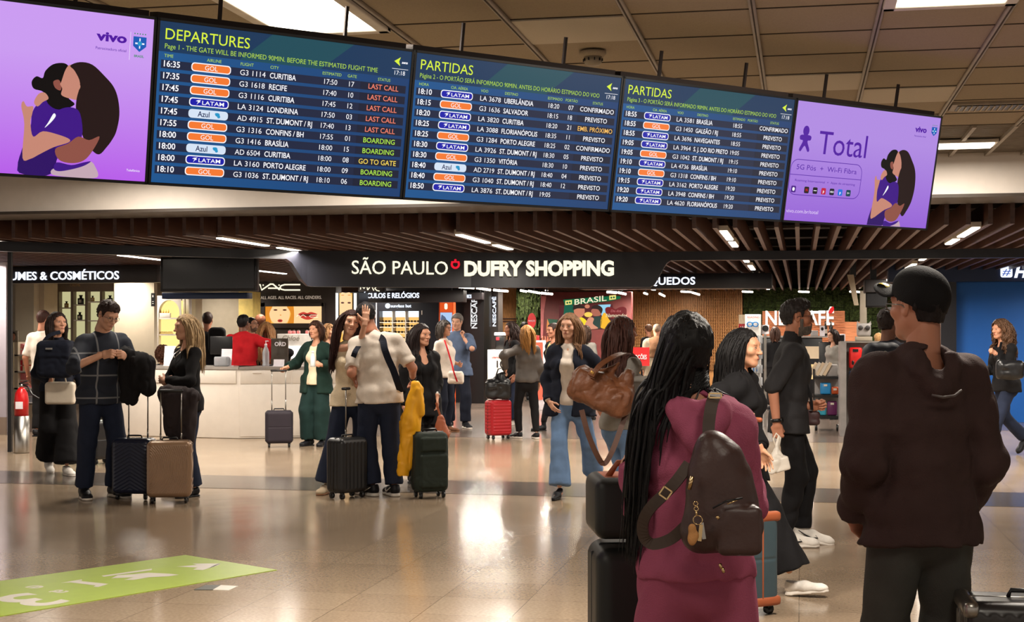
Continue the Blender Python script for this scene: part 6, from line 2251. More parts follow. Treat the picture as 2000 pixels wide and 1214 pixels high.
    if d < 30:
        hc = hair['c'] if hair else (50, 36, 30)
        ex = head_extras(sex, hairm(tuple(int(c * .6) for c in hc)), pm('lips %s' % sex, (150, 62, 58) if f_ else (150, 92, 80), rough=.4), pm('iris', (34, 22, 16), rough=.2), smile)
        for pv, pf, pmt in mbpart(ex):
            parts.append((pv @ Hm.T * hs + HC, pf, pmt))
    for k in 'LR':
        M3, kind = HD[k]
        hvv, hf = hand(kind, d < 16)
        if k == 'R':
            hvv = hvv * np.array((-1, 1, 1)); hf = hf[:, ::-1]
        parts.append((hvv @ M3.T * (s * (.92 if f_ else 1.02)) + WR[k], hf, sm_))
    root = fobj('person', parts, loc=base, rot=(0, 0, math.radians(face) + YAW))
    tag(root, label, 'person', group)
    E = dict(root=root, loc=loc, sp=sp, HC=HC, Hm=Hm, hs=hs, SH=SH_, EL=EL, WR=WR, P=P, N=N, KN=KN, AN=AN, s=s, lat=lat, fw=fw, up=up, M=Mw, d=d, vox=vox, HD=HD, lo=lo, hi=hi, arm=arm, torso=torso, TP=TP)
    PEOPLE[key] = E

    # ---- clothes
    for w in wear:
        kd, mt = w['k'], w['m']
        seed = rnd.uniform(0, 20)
        F_ = Field(lo, hi, w.get('vox', vox))
        ex = w.get('ex', .016)
        if kd == 'top':
            torso(F_, ex, bust=not w.get('flat'))
            hem = w.get('hem', .50) * H
            if hem < P[2] - .05:
                c0 = (AN['L'] + AN['R']) / 2
                t = (P[2] - hem) / max(P[2] - c0[2], .1)
                fe = w.get('fl', .02)
                F_.cap(sp(0), P + (c0 - P) * t * .55 + np.array((0, 0, hem - (P + (c0 - P) * t * .55)[2] - .05)), TP[1][2] * s + ex, TP[1][2] * s + ex + fe, .03, lat, (TP[1][1] + .01) / TP[1][2])
            if w.get('puff'):
                F_.ell(sp(.15), np.array((.19, .15, .12)) * s * bw, .05)
            if w.get('neck') == 'turtle':
                F_.cap(sp(.98), HC + Hm @ (np.array((0, .026, -.095)) * hs), (.053 if f_ else .064) * s, (.05 if f_ else .060) * s, .02, flat=2)
            elif w.get('neck') == 'collar':
                F_.cap(sp(1.0, 0, -.02), sp(1.07, 0, -.03), .064 * s, .067 * s, .02, lat, 1.15, flat=2)
            if w.get('hood'):
                for x0, y0, z0, x1, y1, z1, r in ((.085, .03, 1.03, .06, -.10, 1.01, .04), (.06, -.10, 1.01, -.06, -.10, 1.01, .05), (-.06, -.10, 1.01, -.085, .03, 1.03, .04), (.05, -.12, .93, 0, -.14, .82, .05), (-.05, -.12, .93, 0, -.14, .82, .05), (.085, .03, 1.02, .06, .085, .93, .03), (-.085, .03, 1.02, -.06, .085, .93, .03)):
                    ho = w['hood']; F_.cap(sp(z0, x0, y0 * (.5 + .5 * ho)), sp(z1, x1, y1 * (.5 + .5 * ho)), r * s * ho, r * s * ho, .03)
                F_.ell(sp(1.0, 0, -.055), np.array((.055, .05, .05)) * s, .02, op='sub')
            if w.get('open'):
                ow = w['open']
                rr = .10
                dp = .022 + ex
                F_.cap(sp(1.08, 0, TP[3][2] + rr - dp - .03), sp(.62, 0, TP[3][2] + (.036 if f_ else 0) + rr - dp), rr * s, rr * s, .008, lat, ow * .8 / rr, op='sub')
                F_.cap(sp(.62, 0, TP[3][2] + (.036 if f_ else 0) + rr - dp), sp(-.35 if hem < P[2] else 0, 0, TP[1][2] + rr - dp + .005), rr * s, rr * s, .008, lat, ow / rr, op='sub')
            F_.D = np.maximum(F_.D, (hem - (F_.lo[2] + F_.vox * np.arange(F_.n[2])))[None, None, :].astype(np.float32))
            if w.get('v'):
                F_.ell(sp(.97, 0, .11), np.array((.06, .09, .10)) * s * w['v'], .01, op='sub')
            elif not w.get('neck') and not w.get('hood'):
                F_.ell(sp(1.10, 0, .05), np.array((.085, .10, .085)) * s, .01, op='sub')
            slv = w.get('sl', .97)
            sm2 = w.get('slx', ex)
            for k in 'LR':
                if slv > 0:
                    arm(F_, k, sm2, slv, flare=w.get('flare', 0.0))
                    if slv > .75:
                        F_.ell(EL[k], np.array((1, 1, 1)) * (.046 * s + sm2), .02)
            if slv > .6 and w.get('cuff'):
                for k in 'LR':
                    l = EL[k] + (WR[k] - EL[k]) * ((slv * .318 - .168) / .15)
                    u = (WR[k] - EL[k]) / np.linalg.norm(WR[k] - EL[k])
                    F_.cap(l - u * .05 * s, l, .043 * s + sm2, .045 * s + sm2, .004, flat=3)
            F_.folds(w.get('fold', .007), w.get('ff', 9), w.get('fz', 1.0), seed)
            if d < 6:
                F_.folds(.0045, 21, .7, seed + 5)
            if min(WR['L'][2], WR['R'][2]) > hem + .09:
                F_.D = np.maximum(F_.D, (hem - (F_.lo[2] + F_.vox * np.arange(F_.n[2])))[None, None, :].astype(np.float32))
            name = w.get('n', 'top')
        elif kd == 'pants':
            F_.cap(sp(-.16, 0, TP[0][3]), sp(w.get('waist', .16), 0, TP[1][3]), TP[0][2] * s + ex * .3, TP[1][2] * s + ex * .2, .03, lat, (TP[0][1] + .01) / (TP[0][2] + .01), flat=2)
            for sg in (-1, 1):
                F_.ell(P + lat * .062 * s * sg - fw * .038 * s - np.array((0, 0, .05 * s)), np.array((.082, .078, .09)) * s * bw, .04)
            r = w.get('r', (.092, .068, .060))
            for k in 'LR':
                leg(F_, k, .004, r, w.get('len', 1.0), kk=.022, flat=2, calf=r[2] < .065)
            F_.folds(w.get('fold', .006) * 1.2, w.get('ff', 8), w.get('fz', .9), seed)
            name = w.get('n', 'trousers')
        F_.D[:, :, 0] = .5
        v, f = F_.mesh()
        o = fobj(name, [(v, f, mt)], parent=root)
        if w.get('lab'):
            o['label'] = w['lab']
    # ---- shoes
    if shoes:
        kd, mu, ms = shoes[:3]
        for k in 'LR':
            o, Rm = FT[k]
            a, b = shoe(kd)
            q = bpy.data.objects.new('shoe', a); sc.collection.objects.link(q); q.parent = root
            z = .0015
            Mx = Matrix(Rm.tolist()).to_4x4(); Mx = Matrix.Translation((o[0], o[1], o[2] + z)) @ Mx
            q.matrix_basis = Mx @ Matrix.Scale(s * (1.0 if f_ else 1.1), 4)
            q.material_slots[0].link = 'OBJECT'; q.material_slots[0].material = mu
            r = bpy.data.objects.new('sole', b); sc.collection.objects.link(r); r.parent = q
            r.material_slots[0].link = 'OBJECT'; r.material_slots[0].material = ms
    # ---- hair
    if hair:
        hm = hairm(hair['c'])
        hp_ = []
        cv = max(.0055, .0005 * d)
        t = hair.get('t', .010)
        cp = hair_cap(cv, t, front=hair.get('front', .070 if f_ else .062), nape=hair.get('nape', -.07), seed=seed if wear else 1, amp=hair.get('amp', .004), top=hair.get('top', 0))
        if not hair.get('nocap'):
            hp_.append(cp)
        if hair.get('L'):
            inv = lambda p: Hm.T @ ((np.array(p) - HC) / hs)
            la_ = Hm.T @ lat
            ex2 = (hair.get('off', .024)) / hs
            coll = [(inv(sp(.89, shw - .02)), inv(sp(.89, -shw + .02)), (.05 * s) / hs + ex2 * .6, 1.0, la_), (inv(sp(.3)), inv(sp(.85)), (.098 * s) / hs + ex2, 1.4 * bw, la_), (inv(sp(.9)), inv(HC), .055, 1.0, la_)]
            n = hair.get('n', int(np.interp(d, [4, 14, 22, 36], [900, 520, 260, 100])))
            hp_.append(strands(n, hair['L'] / hs, hash(key) % 999 if False else sum(map(ord, key)), part=hair.get('part', .0), wave=hair.get('wave', .004), wf=hair.get('wf', 30), vol=hair.get('vol', .004), r=hair.get('r', .0082) * (420 / n) ** .45, drift=hair.get('drift', (0, 0)), coll=coll, back=hair.get('back', .45), tail=hair.get('tail'), front=hair.get('front', .070) - .004, jitter=hair.get('jit', .06), segs=hair.get('segs', 14)))
        if hair.get('bun'):
            F2 = Field((-.1, .0, -.1), (.1, .22, .2), cv); F2.ell(hair['bun'], (.036, .034, .034), .01); F2.folds(.004, 60, 1, 2); hp_.append(F2.mesh())
        o = fobj('hair', [(v @ Hm.T * hs + HC, f, hm) for v, f in hp_], parent=root)
        if hair.get('lab'):
            o['label'] = hair['lab']
    if specs:
        g = mbpart(glasses_mesh(specs))
        fobj('spectacles', [(v @ Hm.T * hs + HC, f, m) for v, f, m in g], parent=root)
    return E


def swoosh(E, mat):
    for o in list(E['root'].children):
        if o.name.startswith('shoe'):
            m = MB()
            for sg in (-1, 1):
                m.tube([(sg * .040, .035, .072), (sg * .0455, -.005, .052), (sg * .0465, -.05, .034), (sg * .045, -.09, .042), (sg * .040, -.075, .056)], [.002, .004, .007, .005, .002], mat, n=6)
            m.obj('emblem', o)


def extra(E, name, parts, label=None):
    o = fobj(name, parts, parent=E['root'])
    if label:
        o['label'] = label
    return o
# ================================================================ the people
C_JEAN = cloth('dark blue denim', (32, 39, 58)); C_JEAN2 = cloth('light blue denim', (104, 132, 170)); C_BLK = cloth('black cloth', (20, 19, 21))
C_NAVY = cloth('navy cloth', (23, 27, 40)); C_WHT = cloth('white cotton', (214, 202, 190)); C_CRM = cloth('cream knit', (226, 208, 178), bump=.5, bscale=120)
C_GRN = cloth('dark green wool', (22, 44, 38)); C_GRN2 = cloth('dark green trousers', (24, 46, 44)); C_RED = cloth('red jacket wool', (180, 24, 32)); C_GRY = cloth('grey cotton', (136, 132, 126))
C_LEA = cloth('grey soft leather', (84, 78, 74), rough=.5); C_BLUS = cloth('blue grey shirt', (84, 98, 124)); C_BEI = cloth('beige grey wool', (150, 134, 114)); C_BRN = cloth('brown coat wool', (128, 92, 66))
C_PNK = cloth('dusty pink jersey', (160, 80, 106), var=.06, bump=.35); C_COC = cloth('dark brown jersey', (60, 44, 42), var=.08, bump=.3); C_OLV = cloth('grey green twill', (66, 66, 62)); C_CHAR = cloth('charcoal knit', (44, 43, 45))
C_WSH = cloth('white trainer', (222, 216, 208), rough=.5); C_BSH = cloth('black trainer', (22, 22, 26), rough=.45); C_SOLE = pm('white rubber', (214, 206, 196), rough=.5); C_TAN = pm('tan rubber', (150, 104, 70), rough=.5)
C_PLAID = bpy.data.materials.new('navy plaid')
C_PLAID.use_nodes = True
_n = C_PLAID.node_tree; _b = _n.nodes['Principled BSDF']; _b.inputs['Roughness'].default_value = .85
_tc = _n.nodes.new('ShaderNodeTexCoord'); _mx = None
for ax in (0, 2):
    _w = _n.nodes.new('ShaderNodeSeparateXYZ'); _n.links.new(_tc.outputs['Object'], _w.inputs[0])
    _a = _n.nodes.new('ShaderNodeMath'); _a.operation = 'MULTIPLY'; _a.inputs[1].default_value = 4.9; _n.links.new(_w.outputs[ax], _a.inputs[0])
    _f = _n.nodes.new('ShaderNodeMath'); _f.operation = 'FRACT'; _n.links.new(_a.outputs[0], _f.inputs[0])
    _c = _n.nodes.new('ShaderNodeMath'); _c.operation = 'COMPARE'; _c.inputs[1].default_value = .5; _c.inputs[2].default_value = .035; _n.links.new(_f.outputs[0], _c.inputs[0])
    if _mx is None:
        _mx = _c
    else:
        _m = _n.nodes.new('ShaderNodeMath'); _m.operation = 'MAXIMUM'; _n.links.new(_mx.outputs[0], _m.inputs[0]); _n.links.new(_c.outputs[0], _m.inputs[1])
        _r = _n.nodes.new('ShaderNodeValToRGB'); _r.color_ramp.elements[0].color = lin((26, 32, 46)); _r.color_ramp.elements[1].color = lin((116, 118, 122)); _n.links.new(_m.outputs[0], _r.inputs[0]); _n.links.new(_r.outputs[0], _b.inputs['Base Color'])

BRH = (44, 30, 26); BLK = (20, 17, 17); BLO = (176, 138, 92); GRH = (112, 106, 100)
S1, S2, S3, S4 = (198, 144, 116), (180, 122, 96), (120, 80, 62), (206, 156, 130)
T = lambda m, **k: dict(k='top', m=m, **k)
PT = lambda m, **k: dict(k='pants', m=m, **k)
FL = dict(r=(.092, .074, .11)); WIDE = dict(r=(.10, .105, .13)); SLIM = dict(r=(.090, .064, .048))
DR = ('flat', C_BSH, C_BSH); SNK = ('sneaker', C_BSH, C_SOLE); WSN = ('sneaker', C_WSH, C_SOLE)
sh = lambda c, **k: dict(c=c, **k)

# --- left group
person('white_shirt', 'man seen from behind in white short sleeved shirt at the gift shelves', 84, 20.6, 1.82, 168, 'm', skin=S2, hair=sh((60, 34, 28), t=.008), wear=[PT(C_BLK), T(C_WHT, sl=.5, hem=.5, n='shirt', neck='collar')], shoes=DR, head=(-10, -5, 0))
E2 = person('navy_bag_woman', 'dark haired woman in wide black trousers and white trainers walking with a cream handbag', 112, 15.2, 1.72, 28, skin=S1, hair=sh(BRH, L=.26, t=.012), wear=[PT(C_BLK, **WIDE), T(C_NAVY, ex=.024, hem=.5, n='jacket', neck='collar')], shoes=WSN, head=(18, 8, 0), feet=dict(L=(.06, -.22, 0, 5, 0), R=(-.06, .25, .03, 0, 30)), R=dict(at=('px', 100, 745, -.2), h='grip', f=(0, 0, -1), th=(0, -1, 0)), L=dict(at=('px', 165, 775, .2), h='grip', f=(0, .3, -1), th=(0, -1, 0)))
E3 = person('plaid_man', 'man in navy plaid shirt and jeans looking down at his hands', 196, 13.0, 1.80, 42, 'm', bw=1.05, skin=S4, specs=pm('thin steel', (120, 116, 110), rough=.3, metal=1), hair=sh((48, 32, 28), t=.016, top=.014, amp=.007), wear=[PT(C_JEAN, r=(.096, .078, .074)), T(C_PLAID, ex=.03, sl=.62, hem=.475, cuff=1, fold=.01, n='shirt', neck='collar')], shoes=('sneaker', C_BSH, C_SOLE), head=(6, -24, 4), lean=6, hdx=(0, .05),
            feet=dict(L=(.13, -.02, 0, 6, 0), R=(-.13, .06, 0, -18, 0)), R=dict(at=('px', 200, 692, -.30), el=(-1, .3, -.6), h='grip', f=(.55, -.7, .1), th=(.2, .2, 1)), L=dict(at=('px', 243, 694, -.16), el=(.9, .4, -.8), h='grip', f=(-.7, -.7, .15), th=(0, .2, 1)))
E4 = person('blonde_arms', 'blonde woman in black top with folded arms and a dark coat over them', 366, 13.15, 1.67, -48, skin=S4, hair=sh((172, 144, 108), L=.46, t=.012, part=.01, wave=.004), wear=[PT(C_JEAN, r=(.09, .066, .085)), T(C_BLK, hem=.47, sl=.97, ex=.014, n='jumper')], shoes=DR, head=(-6, -2, 0),
            R=dict(at=('rel', .10, -.21, -.27), el=(-.9, .3, -.6), f=(1, -.1, .15), th=(0, 0, 1)), L=dict(at=('rel', -.12, -.25, -.25), el=(.9, .2, -.7), f=(-1, -.05, .1), th=(0, 0, 1)))
person('backpack_shopper', 'dark haired man in black with a backpack strap behind the white counter', 404, 23.6, 1.83, 160, 'm', skin=S2, hair=sh((58, 40, 34), t=.012, top=.008), wear=[PT(C_BLK), T(C_BLK, n='shirt')], shoes=DR, head=(25, 0, 0))
person('curly_clerk', 'person with brown curly hair sitting low behind the white counter', 320, 22.0, 1.62, 176, skin=S2, hair=sh((84, 50, 34), L=.12, wave=.012, wf=70, vol=.022, t=.016, n=260, drift=(0, .4)), hip=(0, .05, .33), feet=dict(L=(.12, -.30, 0, 5, 0), R=(-.12, -.30, 0, -5, 0)), wear=[PT(C_BLK), T(C_BLK, n='top')], shoes=DR)
E7 = person('red_jacket', 'man in bright red jacket with back turned leaning over the white counter', 474, 21.2, 1.77, 186, 'm', bw=1.1, skin=S3, hair=sh((18, 14, 14), t=.012, top=.01), wear=[PT(C_BLK), T(C_RED, ex=.035, hem=.46, fold=.012, n='jacket', neck='collar')], shoes=DR, lean=8, R=dict(at=('px', 520, 702, .1), el=(-1, .4, -.4), h='relax'), head=(-20, 0, 0))
person('glasses_man', 'man with glasses and moustache looking up beside the red jacket', 489, 22.6, 1.74, 62, 'm', skin=S1, hair=sh(BLK, t=.010), beard='stubble', specs=M_BLACK, head=(8, 14, 0), wear=[PT(C_BLK), T(C_BLK, n='shirt')], shoes=DR)
person('fair_hair_back', 'woman with long fair streaked hair seen from behind at the counter', 520, 21.9, 1.66, 178, skin=S1, hair=sh((164, 118, 76), L=.62, wave=.006), wear=[PT(C_BLK), T(C_BLK, ex=.02, n='jacket')], shoes=DR, R=dict(at=('px', 560, 705, .1), el=(-1, .3, -.5)))
person('brown_hair_back', 'brown haired man in dark jacket farther behind the fair haired woman', 508, 24.2, 1.80, 170, 'm', skin=S2, hair=sh((112, 66, 44), t=.014), wear=[PT(C_BLK), T(C_BLK, ex=.025, n='jacket')], shoes=DR)
# --- green jacket
E10 = person('green_jacket', 'short haired woman in open dark green jacket holding a drink and a suitcase handle', 618, 18.9, 1.65, -22, skin=S1, bw=1.08, hair=sh((62, 38, 28), L=.15, t=.018, n=320, vol=.008), wear=[PT(C_GRN2, **WIDE), T(C_CRM, ex=.014, hem=.49, n='jumper'), T(C_GRN, ex=.034, open=.085, hem=.42, n='jacket')], shoes=DR, head=(-8, 2, 0),
             R=dict(at=('px', 560, 717, -.1), el=(-.6, .6, -.6), h='grip', f=(-.6, -.2, -.3), th=(.2, -.6, .8)), L=dict(at=('px', 626, 712, -.25), el=(1, .3, -.8), h='grip', f=(-.8, -.5, .2), th=(0, 0, 1)))
person('half_hidden_blonde', 'fair haired woman half hidden behind the green jacket looking away', 640, 21.5, 1.63, 72, skin=S4, hair=sh((160, 120, 84), L=.16, t=.012), wear=[PT(C_BLK), T(C_BLK, ex=.02)], shoes=DR)
# --- hugging couple
E12 = person('hug_woman', 'smiling long haired woman in cream vest hugging a man in a white shirt', 688, 13.42, 1.72, 14, skin=S4, smile=1, side=-2, hair=sh((50, 26, 22), L=.52, t=.011, part=-.01, drift=(-.25, 0)), head=(4, 2, 10), hdx=(.0, 0.01), lean=4,
             wear=[PT(C_JEAN, r=(.094, .082, .12)), T(C_CRM, sl=0, v=.85, hem=.475, fold=.004, n='vest')], shoes=('boot', cloth('tan boot', (196, 176, 150)), C_TAN), feet=dict(L=(.09, .10, 0, 0, 0), R=(-.24, -.02, 0, -30, 0)),
             R=dict(at=('px', 713, 628, -.36), el=(1, -.2, -1), h='flat', f=(.1, .1, 1), th=(-1, 0, 0)), L=dict(at=('px', 742, 657, .0), el=(.5, .5, -1), h='relax', f=(1, -.3, -.1), th=(0, -.5, 1)))
E13 = person('hug_man', 'man in white short sleeved shirt and jeans with back turned hugging a smiling woman', 742, 13.15, 1.80, 182, 'm', bw=1.04, skin=S2, side=5, lean=7, hair=sh((24, 20, 24), t=.010), head=(24, -16, 6), hdx=(.07, 0),
             wear=[PT(C_JEAN, r=(.098, .082, .078)), T(C_WHT, sl=.44, hem=.475, ex=.026, fold=.009, n='shirt')], shoes=('sneaker', C_BSH, C_SOLE), feet=dict(L=(.075, 0, 0, 40, 0), R=(-.13, .02, 0, 20, 0)),
             R=dict(at=('px', 806, 738, .27), el=(-.5, .7, -.5), h='fist', f=(-.2, -.1, -1), th=(0, -1, 0)), L=dict(at=('px', 692, 738, .16), el=(.1, .8, -.6), h='grip', f=(-.3, .3, -1), th=(-.2, -1, -.1)))
E14 = person('black_dress', 'dark haired woman in black cardigan and top standing behind the green suitcase', 822, 14.3, 1.59, 32, skin=S1, bw=1.14, hair=sh((34, 24, 24), L=.5, t=.012, back=.7), wear=[PT(C_BLK, **WIDE), T(C_BLK, ex=.012, v=1.0, hem=.42, fl=.04, n='dress'), T(C_BLK, ex=.03, open=.075, hem=.36, sl=.72, n='cardigan')], shoes=DR, head=(16, 0, 0),
             L=dict(at=('px', 853, 775, -.05), el=(.6, .8, 0), h='relax', f=(0, -.1, -1), th=(0, -1, 0)))
E15 = person('white_sweater', 'grey haired woman in white jumper and glasses facing the man in blue', 866, 21.4, 1.68, 62, skin=S1, bw=1.18, belly=.025, specs=M_BLACK, hair=sh((72, 66, 62), L=.16, t=.016, n=320, vol=.008), wear=[PT(C_NAVY), T(C_WHT, sl=.7, v=.7, hem=.49, ex=.014, n='jumper')], shoes=('flat', cloth('brown shoe', (110, 74, 52)), C_TAN), L=dict(at=('rel', -.02, -.2, -.3), el=(.6, .6, -.6), h='relax'))
E16 = person('blue_shirt', 'grey haired man in blue shirt holding a phone to one ear', 893, 22.4, 1.79, -6, 'm', bw=1.08, skin=S4, hair=sh((112, 106, 102), t=.018, nape=-.06, side=-.01, top=.006), wear=[PT(C_NAVY, r=(.094, .08, .078)), T(C_BLUS, sl=.52, hem=.46, ex=.03, fold=.01, n='shirt', neck='collar')], shoes=SNK, head=(-10, -4, 4), feet=dict(L=(.14, -.05, 0, 25, 0), R=(-.12, .02, 0, -10, 0)),
             L=dict(at=('px', 906, 660, -.10), el=(1, -.1, -.7), h='grip', f=(-.5, .2, 1), th=(-.2, -.8, -.2)))
E17 = person('old_man', 'bald elderly man in grey blazer carrying dark coats deep in the shop', 932, 35.6, 1.66, 60, 'm', skin=S1, hair=sh((170, 166, 160), t=.003, front=.2, nape=-.05, side=.0), wear=[PT(C_BEI), T(C_WHT, ex=.012), T(C_BEI, ex=.03, open=.06, hem=.45, n='blazer')], shoes=DR, L=dict(at=('rel', -.1, -.28, -.26), el=(.5, .4, -.8), h='grip'), head=(10, 0, 0))
person('dark_suit_woman', 'brown haired woman in dark suit beside the bald elderly man', 953, 36.9, 1.62, 120, skin=S2, hair=sh((86, 62, 48), L=.3, t=.014), wear=[PT(C_BEI), T(C_BLK, ex=.025, hem=.44, n='blazer')], shoes=DR)
person('peeping_face', 'dark haired woman whose face shows between the blue shirt and the elderly man', 914, 36.4, 1.64, 22, skin=S1, hair=sh(BLK, L=.2, t=.012), wear=[PT(C_BLK), T(C_BLK, ex=.02)], shoes=DR)
# --- middle
person('wavy_dark', 'woman with long wavy dark hair in profile behind the grey leather jacket', 1000, 23.2, 1.67, -72, skin=S2, hair=sh((50, 34, 30), L=.56, wave=.012, wf=36, t=.014), wear=[PT(C_JEAN, **FL), T(C_BLK, ex=.024, hem=.46, n='jacket')], shoes=WSN, smile=0)
E20 = person('grey_leather', 'fair haired woman in grey leather jacket and black trousers seen from behind', 1029, 20.2, 1.60, 200, skin=S4, hair=sh((164, 116, 62), L=.32, t=.012), wear=[PT(C_BLK, **SLIM), T(C_LEA, ex=.034, hem=.5, fold=.012, slx=.03, n='jacket')], shoes=SNK, L=dict(at=('px', 988, 722, -.1), el=(1, .3, -.4), h='grip', f=(.2, -.2, -1), th=(0, -1, 0)), head=(10, -6, 0), feet=dict(L=(.10, -.06, 0, 15, 0), R=(-.10, .12, 0, -10, 0)))
person('far_dark', 'dark haired person far behind the grey leather jacket near the red disc', 1024, 31.2, 1.72, 170, 'm', skin=S2, hair=sh(BLK, t=.014), wear=[PT(C_BLK), T(C_BLK, ex=.02)], shoes=DR)
person('ankle_boots', 'woman in black boots and pale scarf mostly hidden by the navy blazer', 1082, 21.9, 1.64, -62, skin=S2, hair=sh(BRH, t=.014), wear=[PT(C_BLK, **SLIM), T(cloth('pale yellow scarf wool', (206, 190, 130)), ex=.016), T(C_BLK, ex=.03, open=.05, hem=.3, n='coat')], shoes=('boot', C_BSH, C_BSH), feet=dict(L=(.06, -.24, 0, 0, 0), R=(-.06, .2, 0, 0, 0)))
E23 = person('navy_blazer', 'woman with long light brown hair walking in open navy blazer and flared jeans', 1112, 13.1, 1.68, -14, skin=S4, hair=sh((126, 92, 66), L=.50, t=.010, part=-.012, wave=.006), twist=0, head=(-8, -2, 3), wear=[PT(C_JEAN2, r=(.092, .07, .105), fold=.007), T(C_WHT, ex=.012, hem=.5, v=.5, n='top'), T(C_NAVY, ex=.04, slx=.034, open=.07, hem=.44, fold=.012, n='blazer')], shoes=('heel', C_BSH, C_BSH),
              feet=dict(L=(.14, .42, .05, 12, 38), R=(-.05, -.22, .0, -6, 0)), L=dict(at=('rel', .22, .16, -.42), el=(.7, .8, .2), h='relax'), R=dict(at=('rel', -.03, -.10, -.46), el=(-.5, .9, 0), h='relax', f=(.6, -.4, -.8)))
person('bob_back', 'woman with brown bobbed hair seen from behind at the toy shelves', 1143, 24.4, 1.61, 168, skin=S2, hair=sh((62, 44, 34), L=.2, t=.018, n=300, vol=.01), wear=[PT(C_BLK), T(C_GRY, ex=.02)], shoes=DR)
E25 = person('duffel_woman', 'brown haired woman in grey short sleeved top carrying a large brown leather bag', 1214, 10.3, 1.62, 128, skin=S2, hair=sh((70, 42, 36), L=.40, t=.012, back=.6), head=(-12, 4, 0), wear=[PT(C_JEAN2, r=(.09, .072, .07)), T(C_GRY, sl=.40, hem=.5, ex=.018, n='top')], shoes=('sneaker', C_WSH, C_SOLE), feet=dict(L=(.06, -.24, 0, 0, 0), R=('px', (1158), (1040), 0, 48)) if False else dict(L=(.07, -.22, 0, 0, 0), R=(-.09, .36, .05, 0, 46)),
              L=dict(at=('rel', .14, -.10, -.46), el=(.6, .8, 0), h='grip'), R=dict(at=('px', 1264, 780, -.1), el=(-.2, .6, -1), h='grip'))
person('bald_scarf', 'bald man in grey coat with a long brown scarf seen from behind', 1283, 26.2, 1.66, 176, 'm', bw=1.1, skin=S1, hair=sh((150, 130, 112), t=.002, front=.2, nape=-.05, side=0), wear=[PT(C_BLK), T(C_BEI, ex=.035, hem=.4, n='coat'), T(C_BRN, ex=.04, sl=0, hem=.62, n='scarf', neck='collar')], shoes=DR)
person('brown_coat', 'dark haired woman in brown coat in profile beside the bald man', 1306, 25.2, 1.65, 100, skin=S4, hair=sh((44, 28, 26), L=.3, t=.014), wear=[PT(C_BLK), T(C_BRN, ex=.035, hem=.36, n='coat')], shoes=DR)
person('far_head', 'small far person with brown hair before the bamboo wall', 1267, 33.4, 1.68, 200, skin=S2, hair=sh((96, 66, 48), t=.014), wear=[PT(C_BLK), T(C_BLK, ex=.02)], shoes=DR)
# --- near group
HP = sh((14, 12, 13), L=.66, t=.014, wave=.002, n=3600, r=.0150, tail=(.10, .03, -.15), drift=(.06, -.12), segs=24, off=.045)
E27 = person('pink', 'long black haired woman in dusty pink hoodie and trousers seen from behind', 1362, 4.22, 1.565, 176, skin=S1, bw=.95, hdx=(.036, 0), vox=.0075, hair=HP, head=(8, 0, 0), wear=[PT(C_PNK, r=(.106, .098, .10), fold=.006, ff=7, ex=.012), T(C_PNK, ex=.034, slx=.018, hood=.98, hem=.505, fold=.0085, ff=8, flare=.0, n='hoodie')], shoes=WSN,
              L=dict(at=('px', 1224, 905, .30), el=(-.15, .8, -.8), h='fist', f=(.1, -1, -.1), th=(-.3, 0, 1)), R=dict(at=('px', 1462, 895, .28), el=(.0, .8, -.8), h='grip', f=(0, -1, -.1), th=(.3, 0, 1)))
E28 = person('black_blazer', 'black haired woman in black blazer with v neckline walking beside a teal suitcase', 1447, 8.35, 1.525, 68, skin=(204, 150, 118), bw=1.08, hair=sh((17, 15, 16), L=.40, t=.007, vol=-.002, back=.7, part=.0), head=(-8, -2, 0), headk=1.08, wear=[PT(C_BLK, r=(.098, .10, .13)), T(C_BLK, v=1.15, ex=.014, hem=.5, n='top'), T(C_BLK, ex=.038, open=.06, hem=.42, fold=.011, n='blazer', neck='collar')], shoes=('sneaker', C_WSH, C_SOLE),
              feet=dict(L=(.06, .26, .05, 0, 34), R=(-.06, -.34, 0, 0, -8)), R=dict(at=('px', 1452, 812, -.25), el=(-.8, .3, -.6), h='grip', f=(.7, -.6, -.2), th=(0, 0, 1)), L=dict(at=('px', 1486, 878, -.18), el=(.7, .6, -.4), h='relax', f=(.2, -.4, -1), th=(0, -1, 0)))
E29 = person('turtleneck', 'bearded man in black polo neck with glasses striding past in white trainers', 1540, 10.1, 1.74, 84, 'm', bw=1.04, skin=S2, beard=(104, 98, 94), specs=M_BLACK, hair=sh((44, 40, 40), t=.014, top=.016, amp=.006), head=(4, 0, 0), lean=3,
              wear=[PT(C_BLK, r=(.096, .074, .052), fold=.009), T(C_CHAR, sl=.58, neck='turtle', hem=.46, ex=.02, n='jumper')], shoes=('high', C_WSH, C_SOLE), feet=dict(L=(.08, -.10, 0, 0, 8), R=(-.08, .02, 0, 0, 0)),
              R=dict(at=('px', 1517, 828, -.26), el=(-.4, 1, 0), h='fist', f=(.0, -.15, -1), th=(0, -1, 0)), L=dict(at=('px', 1583, 792, -.05), el=(.4, 1, -.6), h='grip', f=(-.2, -1, .15), th=(-.3, 0, 1)))
E30 = person('hidden_backpack', 'person in dark jacket with a backpack walking behind the capped man', 1735, 11.4, 1.70, 122, 'm', skin=S3, hair=sh((40, 30, 28), t=.014), wear=[PT(C_JEAN, r=(.09, .074, .07)), T(C_NAVY, ex=.03, hem=.46, n='jacket', neck='collar')], shoes=('sneaker', C_BSH, C_SOLE), feet=dict(L=(.08, -.30, 0, 0, 0), R=(-.08, .36, .045, 0, 30)))
